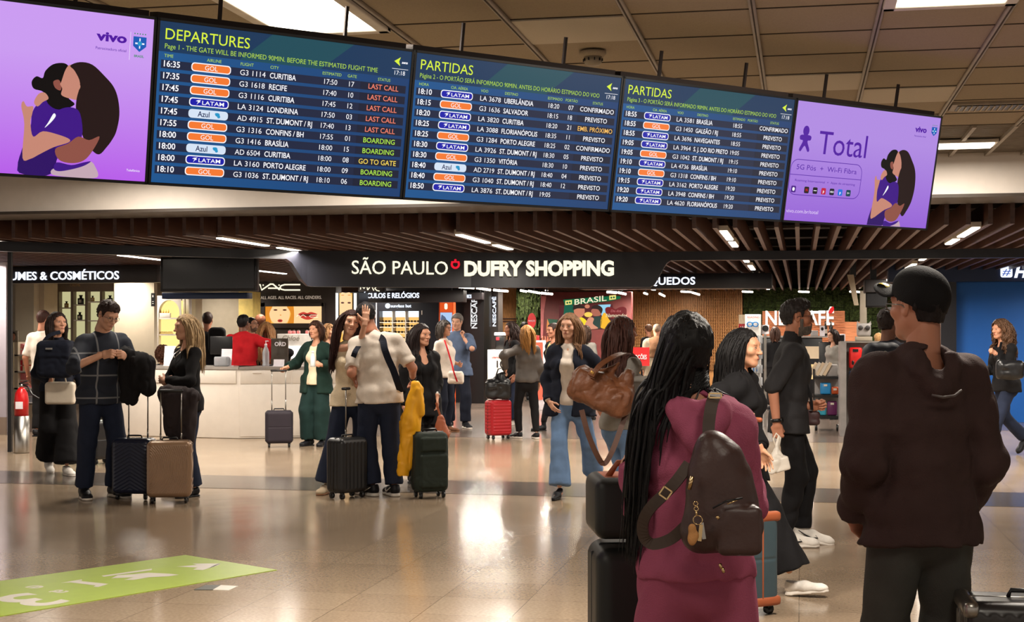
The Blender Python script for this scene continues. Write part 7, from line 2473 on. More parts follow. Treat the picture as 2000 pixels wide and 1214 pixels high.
E31 = person('cap_man', 'man in dark brown hoodie and black cap seen from behind, hands in pockets', 1800, 4.85, 1.72, 190, 'm', bw=.95, vox=.0085, skin=S2, hair=sh((26, 20, 20), t=.006, nape=-.07), head=(20, 2, 0), wear=[PT(C_OLV, r=(.10, .082, .078), fold=.007, ff=7), T(C_COC, ex=.034, slx=.034, hood=.72, hem=.462, fold=.009, ff=7, n='hoodie')], shoes=SNK,
              L=dict(at=('rel', .03, -.12, -.48), el=(.35, .9, 0), h='relax', f=(-.7, -.3, -.7)), R=dict(at=('rel', -.03, -.12, -.48), el=(-.35, .9, 0), h='relax', f=(.7, -.3, -.7)))
E32 = person('curly', 'curly haired woman in black top hurrying along the blue wall', 1965, 17.4, 1.66, -68, skin=S1, hair=sh((92, 66, 48), L=.44, wave=.020, wf=60, vol=.020, t=.016, n=420, r=.007), wear=[PT(C_JEAN, r=(.09, .074, .08)), T(C_BLK, ex=.028, hem=.47, n='top')], shoes=('sneaker', C_BSH, C_BSH), lean=6, feet=dict(L=(.07, -.36, 0, 0, -8), R=(-.07, .42, .06, 0, 40)), L=dict(at=('px', 1945, 690, -.15), el=(.4, .8, -.8), h='fist', f=(0, -.8, .5), th=(-.3, 0, 1)), R=dict(at=('rel', -.02, -.2, -.3), el=(-.5, .8, -.6), h='fist'))
person('kiosk_woman', 'dark haired woman in profile before the white framed screen', 1628, 24.6, 1.55, -64, skin=S4, hair=sh(BRH, L=.22, t=.014), wear=[PT(C_BLK), T(C_GRY, ex=.02)], shoes=DR)
person('kiosk_sitter', 'fair haired person sitting low behind the grey accessory stand', 1716, 26.4, 1.60, 175, skin=S4, hair=sh((170, 130, 84), t=.018), wear=[PT(C_BLK), T(C_WHT, ex=.02)], shoes=DR, hip=(0, 0, .12))
person('hidden_brown', 'brown haired person behind the bearded man near the round notice', 1514, 27.5, 1.60, 170, skin=S2, hair=sh((70, 46, 36), L=.2, t=.016), wear=[PT(C_BLK), T(C_BLK, ex=.02)], shoes=DR)
# ================================================================ luggage and the things people hold
def soft(name, label, cat, loc, lo, hi, vox, fn, mat, rz=None, group=None):
    """a soft thing: local x to the picture's right, y away, z up, unless turned"""
    F_ = Field(lo, hi, vox); fn(F_)
    v, f = F_.mesh()
    t = thing(name, label, cat, loc, YAW if rz is None else rz, group)
    fobj({'backpack': 'bag_body', 'handbag': 'bag_body', 'duffel_bag': 'bag_body', 'tote_bag': 'bag_body'}.get(name, 'cloth'), [(v, f, mat)], parent=t)
    return t


def strap(t, name, pts, w, mat, th=.003, world=True):
    m = MB()
    m.tube(pts, [(w, th)] * len(pts) if False else w, mat, n=6)
    return m.obj(name, t, world=world)


def band(t, name, pts, w, mat, nrm=(0, -1, 0), th=.003):
    """a flat strap along world points, its face towards nrm"""
    pts = [Vector(p) for p in pts]
    nrm = Vector(nrm).normalized()
    P2 = []
    for i in range(len(pts) - 1):
        for q in range(4):
            p0 = pts[max(i - 1, 0)]; p1 = pts[i]; p2 = pts[i + 1]; p3 = pts[min(i + 2, len(pts) - 1)]; u = q / 4
            P2.append(.5 * ((2 * p1) + (p2 - p0) * u + (2 * p0 - 5 * p1 + 4 * p2 - p3) * u * u + (3 * p1 - p0 - 3 * p2 + p3) * u ** 3))
    P2.append(pts[-1])
    m = MB(); vs = []; fs = []
    for i, p in enumerate(P2):
        tg = (P2[min(i + 1, len(P2) - 1)] - P2[max(i - 1, 0)]).normalized()
        a = tg.cross(nrm).normalized() * w / 2; b = a.cross(tg).normalized() * th
        vs += [p - a - b, p + a - b, p + a + b, p - a + b]
    for i in range(len(P2) - 1):
        for j in range(4):
            j2 = (j + 1) % 4
            fs.append((i * 4 + j, i * 4 + j2, (i + 1) * 4 + j2, (i + 1) * 4 + j))
    fs += [(3, 2, 1, 0), tuple(len(vs) - 4 + k for k in range(4))]
    m.add(vs, fs, mat)
    return m.obj(name, t, world=True)


M_HAND = pm('handle alloy', (150, 146, 140), rough=.3, metal=.9)


def suitcase(label, p, rz, w, h, dp, mat, handle=None, ribs='h', trim=None, soft_=False, poles=2, hx=0.0, name='suitcase', wr=.028, gripm=None):
    """p: point on the floor below its middle; rz: turn about the upright; local front = -y"""
    t = thing(name, label, 'suitcase', p, rz)
    z0 = .055
    m = MB()
    F_ = Field((-w / 2 - .03, -dp / 2 - .05, z0 - .02), (w / 2 + .03, dp / 2 + .05, z0 + h + .03), .0065)
    F_.box((0, 0, z0 + h / 2), (w / 2, dp / 2, h / 2), .05 if not soft_ else .06, .01)
    if soft_:
        F_.box((0, -dp / 2, z0 + h * .36), (w * .42, .03, h * .28), .025, .01); F_.box((0, -dp / 2, z0 + h * .80), (w * .40, .022, h * .12), .02, .01)
        F_.folds(.003, 18, 1, 3)
    g = [F_.lo[i] + F_.vox * np.arange(F_.n[i]) for i in range(3)]
    X, Y, Z = g[0][:, None, None], g[1][None, :, None], g[2][None, None, :]
    in_ = ((np.abs(X) < w / 2 - .03) & (Z > z0 + .04) & (Z < z0 + h - .04)) | ((np.abs(Y) < dp / 2 - .035) & (Z > z0 + .05) & (Z < z0 + h - .05))
    if ribs == 'h':
        F_.D += np.where(in_, .003 * np.sin(Z * 2 * PI / .045), 0).astype(np.float32)
    elif ribs == 'v':
        F_.D += np.where(in_, .003 * np.sin((X + Y) * 2 * PI / .045), 0).astype(np.float32)
    elif ribs == 'chevron':
        F_.D += np.where(in_, .003 * np.sin((Z + .6 * np.abs(X)) * 2 * PI / .034), 0).astype(np.float32)
    elif ribs == 'wave':
        F_.D += np.where(in_, .003 * np.sin((np.sqrt((X + w * .75) ** 2 + (Z - z0 - h * .55) ** 2)) * 2 * PI / .017), 0).astype(np.float32)
    elif ribs == 'plain':
        F_.D += np.where(in_ & (np.abs(Z - z0 - h * .5) < .004), .004, 0).astype(np.float32)
    v, f = F_.mesh()
    fobj('shell', [(v, f, mat)], parent=t)
    m = MB()
    m.box((0, 0, z0 + h / 2), (w + .004, .012, h - .05), trim or M_BLACK, bev=.004); m.box((0, 0, z0 + h / 2), (w - .05, .012, h + .004), trim or M_BLACK, bev=.004)
    m.obj('trim_band', t)
    if trim:
        m = MB()
        for sx in (-1, 1):
            for sz in (0, 1):
                m.box((sx * (w / 2 - .02), 0, z0 + .025 + sz * (h - .05)), (.05, dp + .008, .055), trim, bev=.018)
        m.obj('corner_guard', t)
    for sx in (-1, 1):
        for sy in (-1, 1):
            m = MB(); c = (sx * (w / 2 - .05), sy * (dp / 2 - .045), 0)
            m.lathe([(0, -.011), (wr, -.011), (wr, .011), (0, .011)], (c[0], c[1], wr + .001), M_BLACK, n=14, M=Matrix.Rotation(PI / 2, 3, 'Y'))
            m.box((c[0], c[1], z0 + .0), (.034, .034, .034), M_BLACK, bev=.008)
            m.obj('wheel', t)
    m = MB(); m.tube([(-.07, 0, z0 + h - .004), (-.06, 0, z0 + h + .022), (.06, 0, z0 + h + .022), (.07, 0, z0 + h - .004)], .008, M_BLACK, n=6); m.obj('carry_handle', t)
    if handle:
        m = MB(); hw = min(.09, w * .27)
        xs = (-hw, hw) if poles == 2 else (0,)
        for x in xs:
            m.tube([(x + hx, dp / 2 - .03, z0 + h - .02), (x + hx, dp / 2 - .03, handle * .62)], .0085, M_HAND, n=8); m.tube([(x + hx, dp / 2 - .03, handle * .6), (x + hx, dp / 2 - .03, handle)], .0065, M_HAND, n=8)
        th = m.obj('telescopic_handle', t)
        m = MB(); m.box((hx, dp / 2 - .03, handle + .004), (2 * hw + .035 if poles == 2 else .10, .026, .026), gripm or M_BLACK, bev=.01); m.obj('grip', th)
    return t


def pl(n, c, **k):
    return pm(n, c, **dict(dict(rough=.35, var=.08), **k))


RR = math.radians
gp_ = G(332, 981)
suitcase('tan ribbed hard suitcase with its handle raised, beside a navy one', gp_, YAW + RR(8), .39, .50, .24, pl('bronze shell', (140, 112, 88), rough=.3, metal=.2), handle=.985, ribs='wave')
suitcase('navy blue hard suitcase with slanted ribs standing behind the tan one', G(263, 974), YAW + RR(-6), .36, .50, .24, pl('navy shell', (26, 32, 52)), handle=1.02, ribs='chevron')
suitcase('small dark purple suitcase pulled up by the woman in the green jacket', G(545, 873), YAW + RR(12), .36, .43, .22, pl('aubergine cloth shell', (30, 22, 33), rough=.7), handle=1.00, ribs='plain', soft_=False)
suitcase('black upright suitcase with one raised silver pole between the hugging couple', G(678, 972), YAW + RR(48), .34, .50, .23, pl('black shell', (24, 24, 26)), handle=.99, ribs='v', poles=1, hx=.06)
suitcase('dark green soft suitcase with front pockets below the yellow jacket', G(839, 971), YAW + RR(24), .32, .55, .22, cloth('dark green nylon', (38, 46, 40), rough=.7), ribs='', soft_=True)
suitcase('bright red ribbed suitcase with a black bag on top', G(973, 857), YAW + RR(30), .34, .50, .24, pl('red shell', (160, 22, 32), rough=.3), ribs='h')
tp = G(1485, 1196); tp = W(1450, 647, 7.72); tp.z = 0
suitcase('teal suitcase with brown leather trim and corners beside the woman in pink', tp, YAW + RR(-62), .36, .50, .24, pl('teal shell', (52, 70, 78), rough=.5), handle=1.035, ribs='plain', trim=pl('chestnut leather', (150, 78, 46), rough=.5), poles=1, gripm=pl('chestnut leather', (150, 78, 46)))
p = W(1282, 647, 4.78); p.z = 0
suitcase('tall black suitcase with a black case on top in front of the woman in pink', p, YAW + RR(4), .44, .755, .30, pl('matt black shell', (22, 24, 22), rough=.5), ribs='plain')
t = thing('vanity_case', 'black boxy case with brown leather top handle lying on the tall black suitcase', 'case', (p.x, p.y, .838), YAW + RR(4))
m = MB(); m.box((0, 0, .102), (.45, .30, .20), pl('matt black shell', (22, 24, 22), rough=.5), bev=.035, seg=4); m.obj('shell', t)
m = MB(); m.box((0, 0, .196), (.38, .20, .014), pl('chestnut leather', (150, 78, 46)), bev=.005); m.obj('leather_top', t)
m = MB(); m.tube([(-.17, -.05, .20), (-.14, -.05, .245), (.06, -.05, .245), (.09, -.05, .20)], .011, pl('chestnut leather', (150, 78, 46)), n=8); m.obj('handle', t)
p = W(2012, 647, 4.62); p.z = 0
suitcase('black suitcase with two silver strips at the bottom corner of the view', p, YAW + RR(-10), .44, .60, .26, pl('grey black shell', (40, 38, 38), rough=.3), ribs='v', trim=M_HAND)
# trolley case pulled by the woman with the cream handbag
suitcase('dark suitcase tilted behind the woman with the cream handbag', G(196, 905), YAW + RR(60), .34, .45, .20, pl('black shell', (24, 24, 26)), ribs='plain', handle=.78)

# --- cream handbag and navy bag
p = W(118, 790, 15.0)
t = soft('handbag', 'cream structured handbag hanging from the hand of the dark haired woman', 'bag', p, (-.2, -.12, -.03), (.2, .12, .3), .007, lambda F_: (F_.box((0, 0, .12), (.155, .055, .115), .03, .01), F_.box((0, 0, .21), (.135, .045, .03), .02, .02)), pl('cream leather', (214, 202, 184), rough=.45))
m = MB(); m.tube([(-.07, -.02, .22), (-.055, -.03, .31), (0, -.03, .34), (.055, -.03, .31), (.07, -.02, .22)], .008, pl('cream leather', (214, 202, 184), rough=.45), n=8); m.obj('handle', t)
p = W(108, 738, 14.9)
t = soft('tote_bag', 'navy padded bag held against the chest of the dark haired woman', 'bag', p, (-.27, -.16, -.05), (.27, .16, .5), .009, lambda F_: (F_.box((0, 0, .2), (.19, .085, .20), .07, .01), F_.box((0, -.06, .29), (.17, .04, .08), .03, .02), F_.folds(.006, 14, 1, 2)), C_NAVY)
m = MB(); m.box((-.03, -.112, .31), (.07, .006, .018), C_GRY); m.obj('emblem', t)
band(t, 'strap', [W(80, 675, 14.95), W(96, 655, 15.0), W(118, 648, 15.08)], .04, C_NAVY)
# --- jacket over the arm of the plaid man
soft('jacket', 'black jacket draped over the forearm of the man in plaid', 'jacket', W(266, 735, 12.92), (-.24, -.2, -.32), (.24, .2, .32), .010,
     lambda F_: (F_.cap((-.10, 0, .20), (.07, 0, .12), .085, .09, .05), F_.cap((.06, 0, .12), (.11, 0, -.12), .10, .075, .05), F_.cap((-.09, -.03, .18), (-.10, -.02, -.20), .07, .05, .04), F_.cap((0, -.02, .1), (-.02, 0, -.22), .09, .05, .05), F_.folds(.012, 10, .6, 5), F_.folds(.009, 24, .2, 5)), C_BLK)
# --- coat over the arms of the blonde woman
soft('coat', 'dark coat hanging over the folded arms of the blonde woman', 'coat', W(350, 820, 12.82), (-.24, -.16, -.34), (.24, .16, .40), .010,
     lambda F_: (F_.cap((-.12, 0, .24), (.13, 0, .22), .07, .065, .05), F_.cap((-.08, 0, .22), (-.08, 0, -.10), .09, .06, .05), F_.cap((.02, 0, .2), (.03, 0, -.24), .10, .06, .05), F_.cap((.10, 0, .2), (.09, 0, -.20), .08, .05, .05), F_.folds(.010, 10, .5, 9), F_.folds(.010, 24, .18, 9)), pl('dark maroon wool', (36, 26, 28), rough=.85))
m = MB(); E = E4; 
c = [E['sp'](1.0, .045, .03), E['sp'](.86, .035, .125), E['sp'](.80, 0, .135), E['sp'](.86, -.035, .125), E['sp'](1.0, -.045, .03)]
m.tube(c, .005, pm('silver chain', (200, 196, 190), rough=.25, metal=1), n=6); m.obj('necklace', E['root'])
# --- bottle and bags around the counter
p = E10['M'] @ Vector(E10['WR']['L']); p = W(611, 716, 18.3)
t = thing('water_bottle', 'clear drink bottle in the hand of the woman in green', 'bottle', p, YAW)
m = MB(); m.lathe([(0, 0), (.032, 0), (.034, .02), (.034, .13), (.016, .165), (.016, .18), (0, .18)], (0, 0, 0), pl('cloudy plastic', (190, 196, 198), rough=.2), n=14); m.obj('bottle', t)
m = MB(); m.lathe([(0, .18), (.018, .18), (.018, .2), (0, .2)], (0, 0, 0), M_CARD, n=12); m.obj('cap', t)
# --- yellow jacket in the man's hand
soft('jacket', 'bright yellow jacket hanging from the hand of the man in the white shirt', 'jacket', W(803, 845, 13.0), (-.26, -.16, -.52), (.26, .16, .52), .011,
     lambda F_: (F_.cap((.04, 0, .44), (-.01, 0, .1), .055, .075, .04), F_.cap((-.01, 0, .12), (-.075, 0, -.40), .075, .055, .05, lat=(1, 0, 0), ratio=1.2, flat=2), F_.cap((.07, -.02, .40), (.10, -.02, .18), .045, .035, .03), F_.cap((.03, .02, .3), (.03, .02, -.33), .055, .05, .04, flat=2), F_.folds(.010, 9, .5, 4), F_.folds(.008, 26, .18, 6)), pl('yellow waxed cloth', (236, 170, 22), rough=.5))
# --- strap across his back
E = E13
Mx = E['M']
L2W = lambda E, q: E['M'] @ Vector([float(c) for c in q])
t = thing('shoulder_bag', 'dark navy bag strap slung over the shoulder of the man in white', 'bag', W(790, 790, 13.3))
band(t, 'strap', [W(742, 658, 13.12), W(748, 664, 12.99), W(751, 680, 12.93), W(758, 700, 12.92), W(768, 722, 12.93), W(776, 745, 12.98), W(783, 765, 13.1)], .062, C_NAVY, nrm=(.2, -1, 0), th=.004)
band(t, 'strap_end', [W(700, 676, 13.08), W(694, 686, 13.0), W(690, 697, 13.0)], .05, C_NAVY, nrm=(0, -1, 0))
# wristwatches
def watch(E, k, label, mat=M_BLACK, r=.034):
    a, b = E['EL'][k], E['WR'][k]
    u = Vector((b - a).tolist()).normalized(); c = Vector((b - (b - a) * .10).tolist())
    q = u.to_track_quat('Z', 'Y').to_matrix()
    m = MB(); m.lathe([(r, -.012), (r + .004, -.011), (r + .004, .011), (r, .012)], c, mat, n=20, M=q)
    m.lathe([(0, 0), (.019, 0), (.019, .009), (0, .009)], c + q @ Vector((0, r + .001, 0)), mat, n=16, M=q @ Matrix.Rotation(-PI / 2, 3, 'X'))
    o = m.obj('wristwatch', E['root'])


watch(E13, 'R', ''); watch(E29, 'R', '', r=.036); watch(E14, 'L', '', pm('steel bracelet', (170, 166, 160), rough=.3, metal=1), r=.03)
# --- brown bag low at the black dress
t = soft('handbag', 'small brown leather bag hanging from the hand of the woman in black', 'bag', W(864, 858, 14.1), (-.12, -.1, -.05), (.12, .1, .34), .009, lambda F_: (F_.cap((0, 0, .05), (-.02, 0, .22), .065, .03, .03, lat=(1, 0, 0), ratio=1.3), F_.folds(.008, 14, 1, 6)), pl('chestnut leather', (150, 78, 46)))
band(t, 'strap', [W(862, 818, 14.1), W(856, 800, 14.1), W(852, 786, 14.1)], .02, pl('chestnut leather', (150, 78, 46)))
# --- white bag with red strap
t = soft('tote_bag', 'white shoulder bag with red strap at the side of the grey haired woman', 'bag', W(890, 750, 21.0), (-.2, -.12, -.06), (.2, .12, .26), .011, lambda F_: (F_.box((0, 0, .1), (.12, .06, .1), .05, .01), F_.folds(.008, 12, 1, 8)), pl('white canvas', (220, 208, 194), rough=.7))
band(t, 'strap', [W(893, 745, 20.9), W(886, 725, 20.9), W(881, 705, 21.0), W(872, 675, 21.1), W(868, 664, 21.2)], .022, C_RED)
# --- black bag on the red suitcase
p = G(973, 857)
t = soft('tote_bag', 'black leather bag standing on top of the red suitcase', 'bag', (p.x, p.y, .558), (-.26, -.16, -.02), (.26, .16, .5), .010, lambda F_: (F_.box((0, 0, .14), (.19, .10, .14), .06, .01), F_.cap((0, 0, .22), (.04, 0, .34), .10, .05, .05, lat=(1, 0, 0), ratio=1.4), F_.folds(.014, 12, .8, 3), F_.plane((0, 0, -1), 0)), pl('black leather', (20, 20, 22), rough=.35))
m = MB(); m.tube([(-.03, 0, .34), (0, -.02, .43), (.06, -.02, .45), (.1, 0, .36)], .010, M_BLACK, n=8); m.obj('handle', t)
# --- coats and bag of the old man
soft('coat', 'dark coats over the arm of the bald elderly man', 'coat', W(938, 705, 35.2), (-.2, -.16, -.4), (.2, .16, .4), .02, lambda F_: (F_.cap((-.02, 0, .22), (.04, 0, -.24), .12, .10, .05), F_.folds(.02, 9, .6, 4)), C_BLK)
t = soft('tote_bag', 'black bag hanging low beside the dark coats of the elderly man', 'bag', W(957, 728, 35.0), (-.2, -.16, -.14), (.2, .16, .34), .02, lambda F_: F_.box((0, 0, .1), (.13, .08, .17), .06, .01), pl('black leather', (20, 20, 22), rough=.35))
band(t, 'strap', [W(955, 712, 35.0), W(952, 690, 35.2), W(950, 668, 35.6)], .04, C_BLK)
# --- the big brown duffel
LEA = pl('tan brown leather', (106, 64, 40), rough=.5, bump=.3, bscale=60, var=.2)
D0 = W(1172, 768, 9.72)
rot = Matrix.Rotation(RR(24), 3, 'Y')


def duf(F_):
    M = [[1, 0, 0], [0, 1, 0], [0, 0, 1]]
    a = RR(24); M = [[math.cos(a), 0, -math.sin(a)], [0, 1, 0], [math.sin(a), 0, math.cos(a)]]
    M = np.array(M).T.tolist()
    F_.box((0, 0, 0), (.225, .115, .115), .07, .01, M=M)
    F_.box((-.02, .02, .10), (.15, .05, .05), .04, .06, M=M)
    F_.cap((.02, 0, .10), (.13, .02, .20), .045, .02, .07); F_.cap((.15, 0, -.06), (.19, 0, .12), .085, .05, .05)
    F_.cap((-.20, -.12, .14), (.17, -.12, -.03), .004, .004, .008, op='sub')
    F_.folds(.009, 15, .8, 12); F_.folds(.004, 34, 1, 3)


t = soft('duffel_bag', 'large brown leather holdall slung over the shoulder of the woman in grey', 'bag', D0, (-.36, -.22, -.30), (.36, .22, .34), .009, duf, LEA)
band(t, 'handle', [W(1156, 738, 9.58), W(1170, 715, 9.62), W(1195, 698, 9.7), W(1215, 690, 9.85), W(1228, 690, 10.1)], .035, LEA, nrm=(0, -1, .4), th=.005)
band(t, 'strap', [W(1136, 800, 9.62), W(1148, 845, 9.62), W(1166, 888, 9.66), W(1180, 905, 9.7), W(1196, 880, 9.7), W(1214, 832, 9.72), W(1226, 800, 9.75)], .036, pl('dark strap', (74, 46, 34), rough=.5), th=.004)
m = MB(); c = W(1157, 727, 9.56); m.box(c, (.05, .012, .05), LEA, M=Matrix.Rotation(.5, 3, 'Y'), bev=.004); m.box(c + Vector((0, -.009, 0)), (.026, .006, .020), pm('brass zip', (170, 130, 70), rough=.3, metal=.8), M=Matrix.Rotation(.5, 3, 'Y'), bev=.002); m.obj('buckle', t, world=True)
soft('folded_jumper', 'light grey jumper bundled on the arm of the woman in grey', 'jumper', W(1246, 758, 9.9), (-.2, -.16, -.14), (.2, .16, .16), .009, lambda F_: (F_.cap((-.07, 0, .01), (.08, 0, .03), .065, .06, .03), F_.cap((-.06, -.03, -.04), (.06, -.03, -.03), .055, .05, .03), F_.folds(.014, 14, 1, 7)), C_GRY)
# --- white food box in its bag
t = soft('food_box', 'white takeaway box in a thin plastic bag held by the bearded man', 'food box', W(1516, 928, 9.78), (-.14, -.12, -.04), (.14, .12, .32), .006, lambda F_: (F_.box((0, 0, .075), (.085, .07, .05), .015, .01, M=np.array(Matrix.Rotation(RR(-14), 3, 'Y')).tolist()), F_.cap((0, 0, .10), (.005, 0, .2), .06, .012, .03), F_.cap((.005, 0, .2), (.02, 0, .27), .012, .008, .01), F_.folds(.005, 26, .7, 5)), pl('white plastic', (224, 216, 204), rough=.35))
m = MB(); m.tube([(.0, 0, .19), (-.02, 0, .25), (0, 0, .29), (.03, 0, .26), (.02, 0, .2)], .006, pl('white plastic', (224, 216, 204), rough=.35), n=6); m.obj('handle', t)
# --- bag strap and pouch of the bearded man
t = soft('shoulder_bag', 'small dark bag carried in front of the bearded man', 'bag', W(1584, 815, 10.1), (-.12, -.1, -.1), (.12, .1, .12), .009, lambda F_: (F_.box((0, 0, 0), (.06, .05, .06), .03, .01), F_.folds(.006, 16, 1, 3)), pl('maroon leather', (64, 40, 42), rough=.5))
band(t, 'strap', [W(1570, 735, 10.02), W(1577, 755, 10.0), W(1584, 780, 10.0), W(1586, 800, 10.02)], .02, C_BLK)
# --- backpack of the half hidden walker
t = soft('backpack', 'dark backpack on the person half hidden by the capped man', 'backpack', W(1722, 775, 11.15), (-.24, -.2, -.1), (.24, .2, .56), .012, lambda F_: (F_.box((0, 0, .22), (.15, .10, .21), .08, .01), F_.folds(.005, 12, 1, 2)), pl('dark blue nylon', (30, 36, 48), rough=.6))
m = MB(); m.tube([(-.14, -.03, .3), (0, -.11, .36), (.14, -.03, .3)], .005, C_GRY, n=6); m.obj('zip', t)
# --- backpack strap of the man behind the counter
t = soft('backpack', 'dark backpack on the man behind the white counter', 'backpack', W(424, 690, 23.2), (-.24, -.2, -.1), (.24, .2, .6), .016, lambda F_: F_.box((0, 0, .22), (.14, .10, .21), .08, .01), C_BLK)
band(t, 'strap', [W(416, 640, 23.35), W(420, 652, 23.25), W(424, 668, 23.2)], .05, C_LEA)
# --- bag of the curly woman
t = soft('shoulder_bag', 'large black shoulder bag swinging beside the curly haired woman', 'bag', W(1972, 735, 17.0), (-.26, -.16, -.1), (.26, .16, .3), .012, lambda F_: (F_.box((0, 0, .08), (.17, .08, .12), .07, .01), F_.folds(.01, 10, 1, 4)), pl('black leather', (20, 20, 22), rough=.35))
band(t, 'strap', [W(1952, 735, 17.0), W(1950, 700, 17.05), W(1956, 668, 17.2)], .03, M_BLACK)

# ================================================================ the brown backpack on the woman in pink
BP = pl('dark brown leather', (62, 42, 38), rough=.45, bump=.12, bscale=90, var=.10)
BPE = pl('dark brown strap', (58, 44, 36), rough=.5)
GOLD = pm('pale gold metal', (206, 176, 128), rough=.25, metal=1)
DB = 3.93
B_ = W(1412, 1082, DB)
sx = DB / F


def bpk(F_):
    q = lambda x, y: ((x - 1412) * sx, (1082 - y) * sx)
    c = [((1350, 900), .0), ((1370, 1040), .0), ((1440, 1040), 0)]
    P_ = lambda x, y, d=0: (q(x, y)[0], d, q(x, y)[1])
    F_.cap(P_(1400, 895), P_(1412, 1020), .058, .072, .02, lat=(1, 0, 0), ratio=1.15)
    F_.cap(P_(1385, 930), P_(1376, 1028), .060, .058, .03); F_.cap(P_(1430, 935), P_(1444, 1020), .058, .062, .03)
    F_.cap(P_(1370, 1040, 0), P_(1450, 1030, 0), .058, .056, .02)
    F_.cap(P_(1392, 872), P_(1400, 890), .045, .06, .03)
    F_.box(P_(1438, 1030, -.055), (.062, .028, .068), .022, .008)
    F_.folds(.0016, 18, 1, 2)


t = thing('backpack', 'dark brown leather backpack with key charm on the back of the woman in pink', 'backpack', B_, YAW)
F_ = Field((-.19, -.14, -.04), (.19, .12, .36), .0055); bpk(F_); v, f = F_.mesh(); fobj('bag_body', [(v, f, BP)], parent=t)
PX = lambda x, y, d=0: W(x, y, DB + d)
m = MB(); m.tube([PX(1372, 876, -.02), PX(1372, 858, -.02), PX(1388, 850, -.01), PX(1402, 856, -.01), PX(1404, 872, -.02)], .010, BPE, n=8); m.obj('carry_loop', t, world=True)
band(t, 'strap', [PX(1386, 872, .04), PX(1384, 835, .06), PX(1388, 800, .075), PX(1394, 776, .10), PX(1400, 768, .17)], .034, BPE, nrm=(0, -1, .3), th=.004)
band(t, 'strap', [PX(1346, 905, .01), PX(1322, 938, .0), PX(1298, 964, .01), PX(1270, 992, .03), PX(1256, 1020, .05), PX(1258, 1048, .06), PX(1276, 1062, .06), PX(1310, 1052, .04), PX(1338, 1028, .01)], .032, BPE, nrm=(-.2, -1, .1), th=.004)
m = MB()
for (x, y, w, h, r) in ((1300, 962, .026, .026, .6), (1397, 772, .034, .012, 0)):
    c = PX(x, y, -.015 if y > 900 else .085)
    Mq = Matrix.Rotation(r, 3, 'Y')
    for (dx, dz, sx_, sz_) in ((0, h / 2, w, .004), (0, -h / 2, w, .004), (w / 2, 0, .004, h), (-w / 2, 0, .004, h)):
        m.box(c + Mq @ Vector((dx, 0, dz)), (sx_, .005, sz_), GOLD, M=Mq)
m.obj('buckle', t, world=True)
zp = MB(); zp.tube([PX(1352, 930, -.075), PX(1346, 955, -.07)], .006, GOLD, n=6); zp.tube([PX(1392, 992, -.098), PX(1418, 978, -.1), PX(1450, 972, -.095)], .0025, M_BLACK, n=5); zp.tube([PX(1400, 1012, -.1), PX(1404, 1008, -.1)], .006, GOLD, n=6); zp.tube([PX(1420, 984, -.097), PX(1440, 976, -.097)], .0022, GOLD, n=5); zp.obj('zip', t, world=True)
for y in (1104, 1112):
    m = MB(); m.tube([PX(1406 + (y - 1104) * .6, y - 4, -.04), PX(1409 + (y - 1104) * .6, y + 6, -.04)], .0045, GOLD, n=6); m.obj('zip_pull', t, world=True)
k_ = thing('key_ring', 'gold key ring with a tan felt charm and keys clipped to the brown backpack', 'key ring', PX(1360, 1060, -.085))
for (x, y, r) in ((1359, 983, .006), (1360, 993, .006)):
    m = MB(); c = PX(x, y, -.08); m.tube([c + Vector((r * math.cos(a), 0, r * math.sin(a))) for a in np.linspace(0, 2 * PI, 11)[:-1]], .0016, GOLD, n=5, closed=True); m.obj('link', k_, world=True)
m = MB(); m.tube([PX(1360, 998, -.08), PX(1361, 1006, -.08)], .0035, GOLD, n=6); m.obj('clasp', k_, world=True)
m = MB(); c = PX(1363, 1015, -.082); m.tube([c + Vector((.0125 * math.cos(a), 0, .0125 * math.sin(a))) for a in np.linspace(0, 2 * PI, 17)[:-1]], .0016, GOLD, n=5, closed=True); m.obj('ring', k_, world=True)
F_ = Field((-.03, -.02, -.04), (.03, .02, .05), .0028); F_.ell((0, 0, -.008), (.013, .009, .02), .01); F_.ell((0, 0, .02), (.011, .008, .012), .008); F_.ell((.012, 0, .0), (.006, .006, .01), .006)
v, f = F_.mesh(); fobj('felt_charm', [(v, f, cloth('tan felt', (180, 130, 80)))], parent=k_, loc=k_.matrix_basis.inverted() @ PX(1352, 1045, -.082), rot=(0, 0, YAW))
m = MB()
for (x, y, a) in ((1368, 1040, .1), (1373, 1036, -.15)):
    m.box(PX(x, y, -.083), (.010, .002, .045), GOLD if x < 1370 else M_STEEL, M=Matrix.Rotation(a, 3, 'Y'))
m.obj('key', k_, world=True)

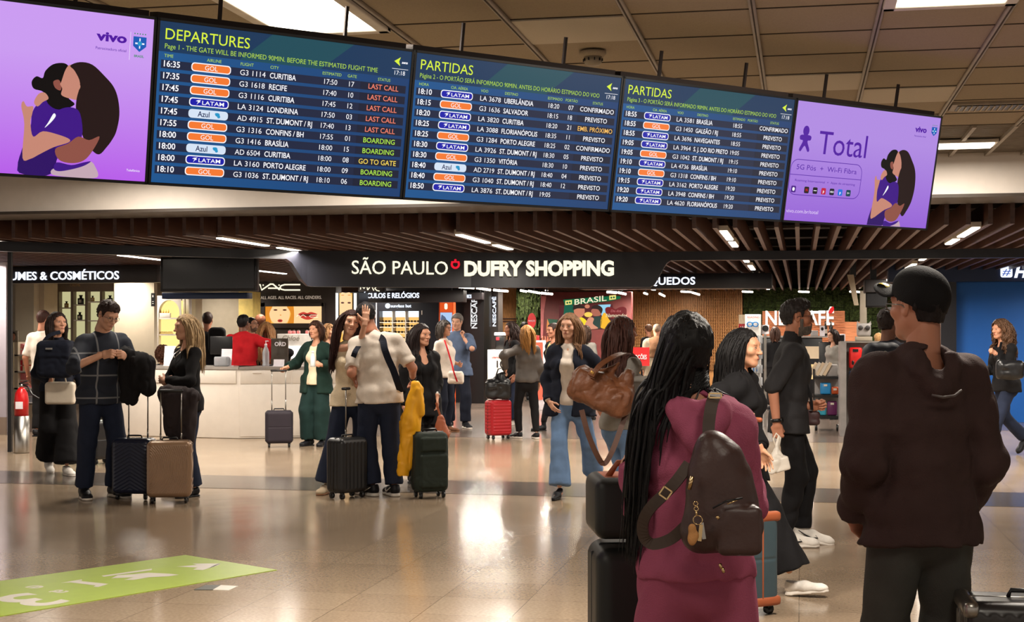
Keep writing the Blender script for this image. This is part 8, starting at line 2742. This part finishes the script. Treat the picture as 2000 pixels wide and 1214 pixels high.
# ================================================================ the black cap
E = E31
HCm = lambda q: np.array(q) @ E['Hm'].T * E['hs'] + E['HC']
F_ = Field((-.14, -.16, -.12), (.14, .18, .2), .005)
F_.ell((0, .014, .036), (.084, .106, .098), .01); F_.ell((0, -.02, .075), (.066, .066, .056), .03)
g = [F_.lo[i] + F_.vox * np.arange(F_.n[i]) for i in range(3)]
hl = np.interp(g[1], [-.2, -.06, .03, .1, .2], [.04, .036, .004, -.03, -.03])
F_.D = np.maximum(F_.D, (hl[None, :, None] - g[2][None, None, :]).astype(np.float32))
v, f = F_.mesh()
M_CAP = cloth('black cap cloth', (18, 17, 18))
cap_o = fobj('cap', [(HCm(v), f, M_CAP)], parent=E['root'])
cap_o['label'] = 'black baseball cap with a curved peak'
F_ = Field((-.12, -.25, -.02), (.12, -.02, .12), .004)
F_.ell((0, -.09, .052), (.075, .10, .012), .01)
g = [F_.lo[i] + F_.vox * np.arange(F_.n[i]) for i in range(3)]
F2 = F_.mesh(); v = F2[0].copy(); v[:, 2] -= (v[:, 0] / .075) ** 2 * .022 - .0; v[:, 2] += np.clip(-.09 - v[:, 1], 0, .2) * .25
o = fobj('peak', [(HCm(v), F2[1], M_CAP)], parent=cap_o)
F_ = Field((-.04, -.22, .02), (.04, -.08, .12), .004); F_.ell((.030, -.135, .052), (.022, .028, .013), .005)
v, f = F_.mesh(); v = v.copy(); v[:, 2] += np.clip(-.09 - v[:, 1], 0, .2) * .25 - (v[:, 0] / .075) ** 2 * .022 + .004
fobj('yellow_sticker', [(HCm(v), f, pm('yellow sticker', (190, 170, 30), rough=.3))], parent=cap_o)
m = mbpart(glasses_mesh(pm('thin steel', (120, 116, 110), rough=.3, metal=1)))
fobj('spectacles', [(HCm(v), f, mt) for v, f, mt in m], parent=E['root'])
# small raised mark on the back of the hoodie
m = MB()
c0 = [E['sp'](.80, .055, -.185), E['sp'](.785, .02, -.19), E['sp'](.795, -.02, -.19), E['sp'](.83, -.05, -.182)]
m.tube(c0, [(.004, .004), (.010, .005), (.010, .005), (.004, .004)], pm('grey print', (84, 74, 72), rough=.5), n=8)
m.obj('back_print', E['root'])
# emblem strokes on the white high trainers
swoosh(E29, M_BLACK); swoosh(E13, C_SOLE)
